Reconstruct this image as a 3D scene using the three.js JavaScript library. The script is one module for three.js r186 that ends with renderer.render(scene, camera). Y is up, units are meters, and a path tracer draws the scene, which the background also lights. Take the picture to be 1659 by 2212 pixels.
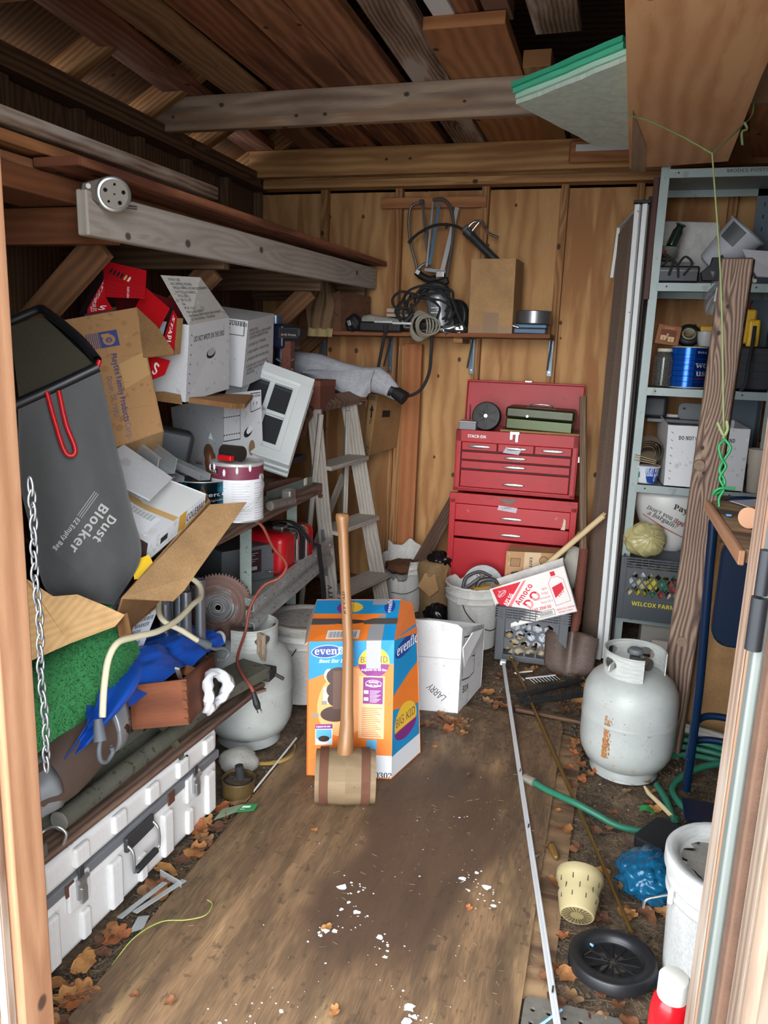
import * as THREE from 'three';
import { RoundedBoxGeometry } from 'three/addons/geometries/RoundedBoxGeometry.js';
import { mergeGeometries, mergeVertices, toCreasedNormals } from 'three/addons/utils/BufferGeometryUtils.js';
import { FontLoader } from 'three/addons/loaders/FontLoader.js';
import { TextGeometry } from 'three/addons/geometries/TextGeometry.js';
import { MarchingCubes } from 'three/addons/objects/MarchingCubes.js';

// ---------- camera, sky, light, exposure ----------
const scene = new THREE.Scene();
const camera = new THREE.PerspectiveCamera(67.33, 1659 / 2212, 0.05, 100);
camera.position.set(0, 1.4, 0);
camera.up.set(-0.0930682, 0.9779404, -0.187005);
camera.lookAt(-0.2752508, 1.4 - 0.2057714, -0.9390927);
const renderer = new THREE.WebGLRenderer({ antialias: true });
renderer.toneMapping = THREE.LinearToneMapping;
renderer.toneMappingExposure = 1.5;
renderer.shadowMap.enabled = true;
scene.background = new THREE.Color(0.9, 0.96, 1.03);
scene.backgroundIntensity = 7.0;
const sun = new THREE.DirectionalLight(0xfff9f2, 1.9);       // veiled autumn sun, wide and soft, behind the photographer
sun.position.set(0.2, 2.7, 5.0); sun.target.position.set(-0.5, 0.9, -3);
sun.castShadow = true; sun.shadow.radius = 60; sun.shadow.mapSize.set(2048, 2048);
Object.assign(sun.shadow.camera, { left: -4, right: 4, top: 4, bottom: -4, near: 0.1, far: 20 });
scene.add(sun, sun.target);

// ---------- helpers ----------
const V = (x, y, z) => new THREE.Vector3(x, y, z), v3 = (a) => new THREE.Vector3(...a);
let seed = 7; const rnd = () => { seed = (seed + 0x6d2b79f5) | 0; let t = Math.imul(seed ^ (seed >>> 15), 1 | seed); t = (t + Math.imul(t ^ (t >>> 7), 61 | t)) ^ t; return ((t ^ (t >>> 14)) >>> 0) / 4294967296; };
const rr = (a, b) => a + (b - a) * rnd(), clamp = (x, a = 0, b = 1) => Math.min(b, Math.max(a, x)), mix = (a, b, t) => a + (b - a) * t, D2R = Math.PI / 180;
const sstep = (a, b, x) => { const t = clamp((x - a) / (b - a)); return t * t * (3 - 2 * t); };
const hash = (x, y, s) => { let h = Math.imul(x | 0, 374761393) ^ Math.imul(y | 0, 668265263) ^ Math.imul(s | 0, 1274126177); h = Math.imul(h ^ (h >>> 13), 1103515245); h ^= h >>> 16; return (h >>> 0) / 4294967296; };
function vn(x, y, s = 0) { const xi = Math.floor(x), yi = Math.floor(y), fx = x - xi, fy = y - yi, u = fx * fx * (3 - 2 * fx), w = fy * fy * (3 - 2 * fy); return mix(mix(hash(xi, yi, s), hash(xi + 1, yi, s), u), mix(hash(xi, yi + 1, s), hash(xi + 1, yi + 1, s), u), w); }
function fbm(x, y, s = 0, o = 4) { let a = 0, g = 0.5; for (let i = 0; i < o; i++) { a += g * vn(x, y, s + i * 17); x *= 2.03; y *= 2.03; g *= 0.5; } return a; }
const names = {};
function numbered(n) { const k = names[n] = (names[n] ?? -1) + 1; return k ? n + '_' + String(k).padStart(3, '0') : n; }
function shade(o) { o.castShadow = o.receiveShadow = true; return o; }
function tag(o, label, category, group) { o.userData = { label, category }; if (group) o.userData.group = group; return o; }
function T(name, label, category, pos = [0, 0, 0], rot = [0, 0, 0], group) {      // a thing: a Group at its base
  const o = new THREE.Group(); o.name = numbered(name); o.position.set(...pos); o.rotation.set(rot[0] * D2R, rot[1] * D2R, rot[2] * D2R, 'YXZ'); o.updateMatrixWorld(true);
  tag(o, label, category, group); scene.add(o); return o;
}
function P(parent, name, geo, m, pos, rot, label) {                                // a part, in its parent's axes
  const o = shade(new THREE.Mesh(geo, m)); o.name = name;
  if (pos) o.position.set(...pos); if (rot) o.rotation.set(rot[0] * D2R, rot[1] * D2R, rot[2] * D2R, 'YXZ');
  if (label) o.userData.label = label;
  parent.add(o); o.updateMatrixWorld(true); return o;
}
function W(parent, name, geo, m, label) { return P(parent, name, geo.clone().applyMatrix4(parent.matrixWorld.clone().invert()), m, null, null, label); }   // a part whose shape is given in the room's axes
function struct(name, group = true) { const o = new THREE.Group(); o.name = name; o.userData = { kind: 'structure' }; scene.add(o); o.updateMatrixWorld(true); return o; }
function copyOf(src, pos, rot, label, group) { const c = src.clone(); c.name = numbered(src.name.replace(/_\d{3}$/, '')); c.userData = { ...src.userData, label: label ?? src.userData.label }; if (group) c.userData.group = group; if (pos) c.position.set(...pos); if (rot) c.rotation.set(rot[0] * D2R, rot[1] * D2R, rot[2] * D2R, 'YXZ'); scene.add(c); return c; }
const merge = (list) => mergeGeometries(list.map((g) => { const n = g.index ? g.toNonIndexed() : g.clone(); for (const k of Object.keys(n.attributes)) if (!['position', 'normal', 'uv'].includes(k)) n.deleteAttribute(k); return n; }));
const at = (g, p, r = [0, 0, 0], s) => { const m = new THREE.Matrix4().compose(v3(p), new THREE.Quaternion().setFromEuler(new THREE.Euler(r[0] * D2R, r[1] * D2R, r[2] * D2R, 'YXZ')), s ? v3(s) : V(1, 1, 1)); return g.clone().applyMatrix4(m); };
// uv in metres by the face's main direction; grain: the axis that the pattern's u follows
function boxUV(g, grain = 'x', du = 0, dv = 0) {
  if (g.index) g = g.toNonIndexed();
  const p = g.attributes.position, n = g.attributes.normal, uv = new Float32Array(p.count * 2), gi = 'xyz'.indexOf(grain);
  for (let i = 0; i < p.count; i++) {
    const a = [p.getX(i), p.getY(i), p.getZ(i)], b = [Math.abs(n.getX(i)), Math.abs(n.getY(i)), Math.abs(n.getZ(i))], k = b.indexOf(Math.max(...b)), o = [0, 1, 2].filter((q) => q !== k);
    const u = o.includes(gi) ? gi : o[0], w = o.find((q) => q !== u);
    uv[i * 2] = (k === gi ? a[u] * 0.3 : a[u]) + du; uv[i * 2 + 1] = a[w] + dv + k * 0.37;
  }
  g.setAttribute('uv', new THREE.BufferAttribute(uv, 2)); return g;
}
function bx(w, h, d, r = 0.0015, grain = 'x', off = true) { return boxUV(new RoundedBoxGeometry(w, h, d, 1, Math.min(r, w / 2.01, h / 2.01, d / 2.01)), grain, off ? rr(0, 9) : 0, off ? rr(0, 9) : 0); }
const cyl = (r1, r2, h, s = 24, open = false) => new THREE.CylinderGeometry(r1, r2, h, s, 1, open);
const lathe = (pts, s = 40) => new THREE.LatheGeometry(pts.map((p) => new THREE.Vector2(p[0], p[1])), s);
function tube(pts, r, seg = 8, n, closed = false) { const c = new THREE.CatmullRomCurve3(pts.map(v3), closed, 'centripetal'); return new THREE.TubeGeometry(c, n ?? Math.max(8, pts.length * 8), r, seg, closed); }
// turn a swept shape's uv so that wood grain runs along it
function alongUV(g, c, L) { const uv = g.attributes.uv, o = rr(0, 3); for (let i = 0; i < uv.count; i++) uv.setXY(i, uv.getY(i) * L + o, uv.getX(i) * c + o); return g; }
function bar(a, b, r, seg = 10, r2) { const A = v3(a), B = v3(b), d = B.clone().sub(A), L = d.length(), g = alongUV(new THREE.CylinderGeometry(r2 ?? r, r, L, seg), 6.28 * r, L); g.applyQuaternion(new THREE.Quaternion().setFromUnitVectors(V(0, 1, 0), d.normalize())); return g.translate(...A.add(B).multiplyScalar(0.5).toArray()); }
// a board from a to b (centre line), w wide along `side`, t thick
function beam(a, b, w, t, side = [1, 0, 0], r = 0.002) {
  const A = v3(a), B = v3(b), x = B.clone().sub(A), L = x.length(); x.normalize();
  const y0 = v3(side), z = new THREE.Vector3().crossVectors(x, y0).normalize(), y = new THREE.Vector3().crossVectors(z, x);
  return bx(L, w, t, r, 'x').applyMatrix4(new THREE.Matrix4().makeBasis(x, y, z).setPosition(A.add(B).multiplyScalar(0.5)));
}
function ext(pts, depth, bevel = 0, holes = [], curve = 8) {
  const s = new THREE.Shape(pts.map((p) => new THREE.Vector2(p[0], p[1]))); for (const h of holes) s.holes.push(new THREE.Path(h.map((p) => new THREE.Vector2(p[0], p[1]))));
  return new THREE.ExtrudeGeometry(s, { depth, bevelEnabled: bevel > 0, bevelThickness: bevel, bevelSize: bevel, bevelSegments: 1, curveSegments: curve });
}
const circ = (x, y, r, n = 20, ry = r) => Array.from({ length: n }, (_, i) => [x + r * Math.cos(i / n * 2 * Math.PI), y + ry * Math.sin(i / n * 2 * Math.PI)]);
function rrect(x0, y0, x1, y1, r, n = 5) { const o = []; for (const [cx, cy, a] of [[x1 - r, y0 + r, -90], [x1 - r, y1 - r, 0], [x0 + r, y1 - r, 90], [x0 + r, y0 + r, 180]]) for (let i = 0; i <= n; i++) { const t = (a + 90 * i / n) * D2R; o.push([cx + r * Math.cos(t), cy + r * Math.sin(t)]); } return o; }
// flat sheet from a polygon in space, given a thickness; uv 0..1 over the first three corners (origin, +u, then the rest) or metres
function sheet(pts, t = 0.004, mode = 'm', flip = 1) {
  const q = pts.map(v3), o = q[0], u = q[1].clone().sub(o), n = new THREE.Vector3(); for (let i = 0; i < q.length; i++) n.add(new THREE.Vector3().crossVectors(q[i], q[(i + 1) % q.length])); n.normalize().multiplyScalar(flip);
  const lu = u.length(); u.normalize(); const w = new THREE.Vector3().crossVectors(n, u).normalize();
  const loc = q.map((p) => { const d = p.clone().sub(o); return [d.dot(u), d.dot(w), d.dot(n)]; });
  const cap = THREE.ShapeUtils.triangulateShape(loc.map((p) => new THREE.Vector2(p[0], p[1])), []), pos = [], uv = [], N = q.length;
  const hs = Math.max(...loc.map((p) => p[1])) - Math.min(0, ...loc.map((p) => p[1])) || 1;
  const put = (i, k) => { const p = q[i].clone().addScaledVector(n, -k * t); pos.push(p.x, p.y, p.z); uv.push(...(mode === 'm' ? [loc[i][0], loc[i][1]] : [loc[i][0] / lu, loc[i][1] / hs])); };
  for (const [a, b, c] of cap) { put(a, 0); put(b, 0); put(c, 0); put(a, 1); put(c, 1); put(b, 1); }
  for (let i = 0; i < N; i++) { const j = (i + 1) % N; put(i, 0); put(i, 1); put(j, 0); put(j, 0); put(i, 1); put(j, 1); }
  const g = new THREE.BufferGeometry(); g.setAttribute('position', new THREE.Float32BufferAttribute(pos, 3)); g.setAttribute('uv', new THREE.Float32BufferAttribute(uv, 2)); g.computeVertexNormals(); return g;
}
// closed surface patch: f(u,v) -> [x,y,z], with thickness t
function skin(f, nu, nv, t = 0.002, uvs = [1, 1]) {
  const pos = [], uv = [], idx = [], pt = (i, j) => v3(f(i / nu, j / nv)), W1 = nu + 1, M = W1 * (nv + 1), P0 = [];
  for (let j = 0; j <= nv; j++) for (let i = 0; i <= nu; i++) P0.push(pt(i, j));
  const nrm = P0.map((p, k) => { const i = k % W1, j = (k - i) / W1, a = P0[k + (i < nu ? 1 : 0)].clone().sub(P0[k - (i > 0 ? 1 : 0)]), b = P0[k + (j < nv ? W1 : 0)].clone().sub(P0[k - (j > 0 ? W1 : 0)]); return a.cross(b).normalize(); });
  for (const s of [0.5, -0.5]) P0.forEach((p, k) => { const i = k % W1, j = (k - i) / W1, q = p.clone().addScaledVector(nrm[k], s * t); pos.push(q.x, q.y, q.z); uv.push(i / nu * uvs[0], j / nv * uvs[1]); });
  for (let j = 0; j < nv; j++) for (let i = 0; i < nu; i++) { const a = j * W1 + i, b = a + 1, c = a + W1, d = c + 1; idx.push(a, b, d, a, d, c, M + a, M + d, M + b, M + a, M + c, M + d); }
  const rim = (a, b) => idx.push(a, M + a, b, b, M + a, M + b);
  for (let i = 0; i < nu; i++) { rim(i + 1, i); rim(nv * W1 + i, nv * W1 + i + 1); } for (let j = 0; j < nv; j++) { rim(j * W1, (j + 1) * W1); rim((j + 1) * W1 + nu, j * W1 + nu); }
  const g = new THREE.BufferGeometry(); g.setAttribute('position', new THREE.Float32BufferAttribute(pos, 3)); g.setAttribute('uv', new THREE.Float32BufferAttribute(uv, 2)); g.setIndex(idx); g.computeVertexNormals(); return g;
}
// sagging tube-like body: rings of given centres, radii and section; good for rolls, bags
function loft(rings, seg = 28, cap = true, wob = () => 1, uvm = [1, 1]) {   // rings: [centre, across vector, up vector]
  const pos = [], uv = [], idx = [], n = rings.length, S = seg + 1;
  rings.forEach(([c, a, b], j) => { for (let i = 0; i <= seg; i++) { const t = i / seg * 2 * Math.PI, k = wob(i / seg, j / (n - 1)); pos.push(...v3(c).addScaledVector(v3(a), Math.cos(t) * k).addScaledVector(v3(b), Math.sin(t) * k).toArray()); uv.push(i / seg * uvm[0], j / (n - 1) * uvm[1]); } });
  for (let j = 0; j < n - 1; j++) for (let i = 0; i < seg; i++) { const a = j * S + i; idx.push(a, a + 1, a + S, a + 1, a + S + 1, a + S); }
  if (cap) for (const [j, s] of [[0, 1], [n - 1, 0]]) { const m = pos.length / 3; pos.push(...rings[j][0]); uv.push(0.5, 0.5); for (let i = 0; i < seg; i++) s ? idx.push(m, j * S + i + 1, j * S + i) : idx.push(m, j * S + i, j * S + i + 1); }
  const g = new THREE.BufferGeometry(); g.setAttribute('position', new THREE.Float32BufferAttribute(pos, 3)); g.setAttribute('uv', new THREE.Float32BufferAttribute(uv, 2)); g.setIndex(idx); g.computeVertexNormals(); return g;
}
// crumpled closed body (bags): a unit sphere pushed about, scaled
function lump(rx, ry, rz, amp, fr, s, det = 24, flat = 0) {
  const g = new THREE.SphereGeometry(1, det * 2, det), p = g.attributes.position;
  for (let i = 0; i < p.count; i++) { const x = p.getX(i), y = p.getY(i), z = p.getZ(i), a = Math.abs(fbm(x * fr + 5 + z * fr * 0.7, y * fr + 3 - z * fr * 0.6, s, 4) - 0.5) * 2, k = 1 + amp * (a - 0.35); let Y = y * k * ry; if (Y < -ry * (1 - flat)) Y = -ry * (1 - flat); p.setXYZ(i, x * k * rx, Y, z * k * rz); }
  g.computeVertexNormals(); return g;
}
// ---------- materials ----------
const texCount = { n: 0 };
function dataTex(w, h, f, srgb = true, wrap = THREE.MirroredRepeatWrapping) {
  const a = new Uint8Array(w * h * 4), c = [0, 0, 0];
  for (let y = 0; y < h; y++) for (let x = 0; x < w; x++) { f(x / w, y / h, c, x, y); const i = (y * w + x) * 4; a[i] = clamp(c[0]) * 255; a[i + 1] = clamp(c[1]) * 255; a[i + 2] = clamp(c[2]) * 255; a[i + 3] = 255; }
  const t = new THREE.DataTexture(a, w, h); if (srgb) t.colorSpace = THREE.SRGBColorSpace; t.wrapS = t.wrapT = wrap; t.magFilter = THREE.LinearFilter; t.minFilter = THREE.LinearFilter; t.needsUpdate = true; return t;
}
function canvasTex(w, h, draw) { const c = document.createElement('canvas'); c.width = w; c.height = h; const g = c.getContext('2d'); draw(g, w, h); const t = new THREE.CanvasTexture(c); t.colorSpace = THREE.SRGBColorSpace; return t; }
const hex = (s) => [1, 3, 5].map((i) => parseInt(s.slice(i, i + 2), 16) / 255);
const M = (o) => new THREE.MeshStandardMaterial({ roughness: 0.8, ...o });
const paint = (c, rough = 0.6, metal = 0) => M({ color: c, roughness: rough, metalness: metal });
// wood: u (metres) runs with the grain; the picture covers L x A metres
function wood({ w = 1024, h = 256, L = 1.6, A = 0.4, light, dark, extra, freq = 60, warp = 0.03, knots = 3, contrast = 0.8, fine = 0.16, blotch = 0.25, sharp = 1, rough = 0.8, s = 1, bump = 0.0006 }) {
  const l = hex(light), d = hex(dark), e = extra && hex(extra), K = []; for (let i = 0; i < knots; i++) K.push([hash(i, 1, s) * L, hash(i, 2, s) * A, 0.006 + 0.012 * hash(i, 3, s)]);
  const hgt = new Float32Array(w * h);
  const t = dataTex(w, h, (u, v, c, x, y) => {
    const X = u * L, Y = v * A; let q = Y + warp * (fbm(X * 1.6, Y * 4, s) - 0.5) * 2 + 0.004 * fbm(X * 9, Y * 30, s + 5), kn = 0;
    for (const [kx, ky, kr] of K) { const dx = (X - kx) / 3.2, dy = Y - ky, r = Math.hypot(dx, dy), g = Math.exp(-r * r / (kr * kr * 9)); q += g * kr * 2.2 * Math.sign(dy || 1) * Math.exp(-Math.abs(dy) / kr * 0.3); kn = Math.max(kn, 1 - sstep(kr * 0.45, kr * 0.9, Math.hypot(dx * 2.4, dy))); }
    let ring = 0.5 + 0.5 * Math.sin(q * freq * 6.283 + 3 * fbm(X * 0.8, Y * 2, s + 9)); ring = Math.pow(ring, sharp);
    const f = vn(X * 30, Y * 900, s + 3) * 0.6 + vn(X * 90, Y * 2200, s + 4) * 0.4 - 0.5, b = fbm(X * 3, Y * 9, s + 21) - 0.5;
    let k = ring * contrast + b * blotch * 2 + f * fine * 2; hgt[y * w + x] = 1 - ring;
    for (let i = 0; i < 3; i++) { c[i] = mix(l[i], d[i], clamp(k, -0.3, 1.2)); if (e) c[i] = mix(c[i], e[i], sstep(0.5, 0.68, fbm(X * 2 + 7, Y * 14, s + 31))); c[i] = mix(c[i], d[i] * 0.45, kn * 0.85); }
  });
  const m = M({ map: t, roughness: rough }); m.userData.size = [L, A]; t.repeat.set(1 / L, 1 / A); m.bumpMap = t; m.bumpScale = bump; return m;
}
// an even surface with specks and patches: own picture for large surfaces, else a tint of a shared neutral one
const NEUTRAL = {};
function neutral(k) { return NEUTRAL[k] ??= dataTex(512, 512, (u, v, c) => { const n = 0.86 + (fbm(u * 9, v * 9, 901 + k) - 0.5) * 0.2 + (vn(u * 256, v * 256, 909) - 0.5) * 0.12, q = k ? sstep(0.63, 0.72, fbm(u * 22, v * 22, 933)) * 0.3 : 0; c[0] = n * (1 - q); c[1] = n * (1 - q * 1.1); c[2] = n * (1 - q * 1.2); }); }
function grainy(base, amp, L = 0.5, { rough = 0.85, s = 1, spots = 0, spot = '#333333', scale = 30, w = 512, metal = 0, thr = 0.62, own = false } = {}) {
  if (!own) { const t = neutral(spots ? 1 : 0).clone(); t.repeat.set(1 / L, 1 / L); const c = new THREE.Color(base); c.multiplyScalar(1.25); return M({ map: t, color: c, roughness: rough, metalness: metal }); }
  const b = hex(base), sp = hex(spot), t = dataTex(w, w, (u, v, c) => { const n = (fbm(u * scale * 0.3, v * scale * 0.3, s) - 0.5) * amp * 1.4 + (vn(u * w / 2, v * w / 2, s + 8) - 0.5) * amp * 0.6, k = spots * sstep(thr, thr + 0.05, fbm(u * scale, v * scale, s + 40)); for (let i = 0; i < 3; i++) c[i] = mix(b[i] * (1 + n), sp[i], k); });
  t.repeat.set(1 / L, 1 / L); return M({ map: t, roughness: rough, metalness: metal });
}

// ---------- woods ----------
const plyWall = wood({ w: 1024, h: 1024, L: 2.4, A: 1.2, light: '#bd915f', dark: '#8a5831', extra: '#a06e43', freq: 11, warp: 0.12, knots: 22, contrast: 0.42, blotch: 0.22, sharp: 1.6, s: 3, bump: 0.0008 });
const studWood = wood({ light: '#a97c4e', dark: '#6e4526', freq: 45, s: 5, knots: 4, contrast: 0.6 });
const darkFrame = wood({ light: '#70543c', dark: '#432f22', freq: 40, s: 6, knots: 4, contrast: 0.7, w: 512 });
const joistGrey = wood({ light: '#a8937f', dark: '#6f5b4e', extra: '#9d7a5c', freq: 20, s: 8, knots: 8, contrast: 0.6, blotch: 0.5 });
const joistPine = wood({ light: '#b98c5a', dark: '#855a35', extra: '#96683f', freq: 24, s: 9, knots: 5, contrast: 0.6, blotch: 0.3 });
const ceilWood = [['#aa7450', '#6d4129', 11], ['#b08660', '#7a5236', 12], ['#a06645', '#633624', 13]].map(([a, b, s]) => wood({ light: a, dark: b, extra: b, freq: 26, s, knots: 5, contrast: 0.5, warp: 0.06, blotch: 0.35 }));
const barkWood = wood({ light: '#8d7462', dark: '#3f281d', extra: '#b9aca0', freq: 60, s: 15, knots: 2, contrast: 0.6, blotch: 0.8, fine: 0.3, bump: 0.003 });
const orangeWood = wood({ light: '#b27a4e', dark: '#7b4a2b', extra: '#a06a42', freq: 22, s: 17, knots: 4, contrast: 0.45, warp: 0.05 });
const greyBoard = wood({ light: '#b9b0a4', dark: '#8f857a', freq: 50, s: 19, knots: 6, contrast: 0.35, blotch: 0.35, fine: 0.2 });
const jambWood = wood({ light: '#a87c5c', dark: '#82563a', extra: '#96694a', freq: 30, s: 21, knots: 6, contrast: 0.5, blotch: 0.3 });
const peelWood = wood({ light: '#87705e', dark: '#5c4030', extra: '#978a7d', freq: 46, s: 23, knots: 2, contrast: 0.6, blotch: 0.6, bump: 0.003 });
const ladderWood = wood({ light: '#a19a91', dark: '#6f6860', freq: 60, s: 25, knots: 2, contrast: 0.45, blotch: 0.4, fine: 0.25 });
const benchWood = wood({ light: '#72594a', dark: '#382821', freq: 52, s: 27, knots: 2, contrast: 0.7, blotch: 0.6, fine: 0.3, bump: 0.0008 });
const postWood = wood({ light: '#8e7765', dark: '#4c382e', L: 1.6, A: 0.3, freq: 95, warp: 0.045, s: 29, knots: 12, contrast: 0.95, blotch: 0.2, sharp: 1.4, bump: 0.002 });
const redWood = wood({ light: '#84502f', dark: '#5c331e', freq: 30, s: 31, knots: 3, contrast: 0.4, w: 512 });
const dirtyPly = wood({ w: 1024, h: 1024, L: 2, A: 1, light: '#8f7253', dark: '#5d432f', extra: '#4f3a2b', freq: 16, warp: 0.1, s: 33, knots: 2, contrast: 0.4, blotch: 0.8, fine: 0.25 });

// ---------- the setting ----------
const XL = -2.12, XR = 1.38, ZB = -4.34, ZF = -1.0, RX = -0.37, RY = 3.35;
{ // dirt ground, gently uneven, inside and outside
  const dirt = dataTex(1024, 1024, (u, v, c) => { const n = fbm(u * 24, v * 24, 50, 5), f = vn(u * 500, v * 500, 51), g = fbm(u * 90, v * 90, 52); let k = 0.32 + 0.5 * (n - 0.4) + (f - 0.5) * 0.28 + (g - 0.5) * 0.4; c[0] = 0.66 * k + 0.15; c[1] = 0.53 * k + 0.13; c[2] = 0.41 * k + 0.105; const s = sstep(0.86, 0.9, vn(u * 420, v * 300, 53)); c[0] = mix(c[0], 0.62, s * 0.6); c[1] = mix(c[1], 0.53, s * 0.6); c[2] = mix(c[2], 0.4, s * 0.6); });
  dirt.repeat.set(1 / 1.5, 1 / 1.5);
  const g = new THREE.PlaneGeometry(12, 14, 240, 280).rotateX(-Math.PI / 2).translate(0, 0, -1), p = g.attributes.position, uv = g.attributes.uv;
  for (let i = 0; i < p.count; i++) { const x = p.getX(i), z = p.getZ(i); uv.setXY(i, x, z); p.setY(i, -0.022 + 0.02 * fbm(x * 3, z * 3, 60) + 0.012 * fbm(x * 14, z * 14, 61) - 0.008); }
  g.computeVertexNormals();
  const fl = struct('floor'), yd = struct('yard');
  const gv = dataTex(512, 512, (u, v, c) => { const k = 0.62 + (vn(u * 120, v * 120, 54) - 0.5) * 0.35 + (fbm(u * 20, v * 20, 55) - 0.5) * 0.3; c[0] = k; c[1] = k * 0.97; c[2] = k * 0.92; }); gv.repeat.set(1, 1);
  P(yd, 'bounce_gravel', new THREE.BoxGeometry(14, 0.06, 9).translate(0, 0, 0), M({ map: gv, roughness: 0.95 }), [0, -0.02, 3.68]); P(fl, 'dirt_ground', g, M({ map: dirt, roughness: 0.95, bumpMap: dirt, bumpScale: 0.006 }));  // the pale gravel is unseen, added to bounce daylight up to the ceiling
}
const plyGeo = (w, h, t = 0.012) => bx(w, h, t, 0.001, 'y');
{
  const wb = struct('wall_back'), sheets = [[-2.16, -0.77], [-0.768, 0.46], [0.462, 1.42]];
  for (const [a, b] of sheets) P(wb, 'plywood_panel', plyGeo(b - a + 0.001, 2.44), plyWall, [(a + b) / 2, 1.14, ZB - 0.02]);
  P(wb, 'gable_panel', ext([[-2.3, -0.1], [1.56, -0.1], [1.56, 0.05], [RX, 1.16], [-2.3, 0.05]], 0.012), darkFrame, [0, 2.36, ZB - 0.026]);
  for (const x of [-1.68, -1.243, -0.765, -0.352, 0.02, 0.46, 0.9, 1.3]) P(wb, 'stud', bx(0.04, 2.27, 0.05, 0.002, 'y'), studWood, [x, 1.135, ZB + 0.012]);
  P(wb, 'sole_plate', bx(3.4, 0.04, 0.05), studWood, [-0.37, 0.02, ZB + 0.014]);
  P(wb, 'top_plate', bx(3.46, 0.04, 0.09), joistPine, [-0.37, 2.29, ZB + 0.045]);
  P(wb, 'top_plate', bx(3.46, 0.036, 0.09), studWood, [-0.37, 2.33, ZB + 0.04]);
  P(wb, 'nailer_board', bx(0.585, 0.055, 0.018), orangeWood, [-1.047, 2.19, ZB + 0.048]);
  const wl = struct('wall_left');
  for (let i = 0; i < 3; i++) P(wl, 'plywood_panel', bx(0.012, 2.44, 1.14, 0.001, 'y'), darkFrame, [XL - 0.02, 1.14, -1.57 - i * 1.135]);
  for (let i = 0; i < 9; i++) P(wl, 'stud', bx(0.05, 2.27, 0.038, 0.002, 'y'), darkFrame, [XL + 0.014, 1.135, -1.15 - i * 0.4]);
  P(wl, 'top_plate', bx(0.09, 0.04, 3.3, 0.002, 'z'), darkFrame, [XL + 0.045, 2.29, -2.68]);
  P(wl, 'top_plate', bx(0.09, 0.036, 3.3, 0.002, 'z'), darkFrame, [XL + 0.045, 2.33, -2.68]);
  const wr = struct('wall_right');
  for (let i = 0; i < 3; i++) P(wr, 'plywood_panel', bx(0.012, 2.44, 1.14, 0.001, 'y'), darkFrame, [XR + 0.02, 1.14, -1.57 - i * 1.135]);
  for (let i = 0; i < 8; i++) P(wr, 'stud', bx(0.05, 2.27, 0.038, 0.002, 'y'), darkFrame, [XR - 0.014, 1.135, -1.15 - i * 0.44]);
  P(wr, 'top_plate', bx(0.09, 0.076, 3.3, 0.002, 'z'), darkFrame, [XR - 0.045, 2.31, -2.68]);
  const wf = struct('wall_front'), HD = 2.2;
  P(wf, 'siding_panel', bx(1.16, 2.36, 0.05, 0.002, 'y'), peelWood, [-1.56, 1.18, ZF + 0.02]);
  P(wf, 'siding_panel', bx(1.15, 2.36, 0.05, 0.002, 'y'), peelWood, [0.835, 1.18, ZF + 0.02]);
  P(wf, 'header_panel', bx(1.24, 0.17, 0.05, 0.002), peelWood, [-0.365, HD + 0.085, ZF + 0.02]);
  P(wf, 'gable_panel', ext([[-2.14, 0], [1.4, 0], [RX, 1.05]], 0.05), peelWood, [0, 2.36, ZF - 0.005]);
  // roof: two sheathed slopes on rafters
  const roof = struct('roof'), sl = Math.atan2(RY - 2.36, RX - XL), len = Math.hypot(RY - 2.36, RX - XL) + 0.25;
  for (const s of [-1, 1]) {
    const mx = RX + s * (len / 2) * Math.cos(sl), my = RY + 0.03 - (len / 2) * Math.sin(sl);
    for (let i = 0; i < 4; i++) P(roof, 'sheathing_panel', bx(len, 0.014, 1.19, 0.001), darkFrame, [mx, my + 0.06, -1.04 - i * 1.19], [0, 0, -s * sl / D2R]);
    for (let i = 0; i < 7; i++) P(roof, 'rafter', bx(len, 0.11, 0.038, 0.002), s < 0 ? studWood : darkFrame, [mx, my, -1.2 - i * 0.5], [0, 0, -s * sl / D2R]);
  }
  P(roof, 'added_soffit', bx(3.6, 0.02, 0.66, 0.002), peelWood, [-0.37, 2.4, -0.62]);  // unseen overhang, added to shade the jambs and threshold
  P(roof, 'ridge_board', bx(0.03, 0.16, 3.6, 0.002, 'z'), darkFrame, [RX, RY - 0.02, -2.65]);
  const ceil = struct('ceiling');
  for (const [z, m] of [[-1.25, joistPine], [-1.95, joistPine], [-3.245, joistGrey], [-4.17, joistPine]]) P(ceil, 'joist', bx(3.42, 0.14, 0.038, 0.003), m, [-0.37, 2.385, z - 0.019]);
}
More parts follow.
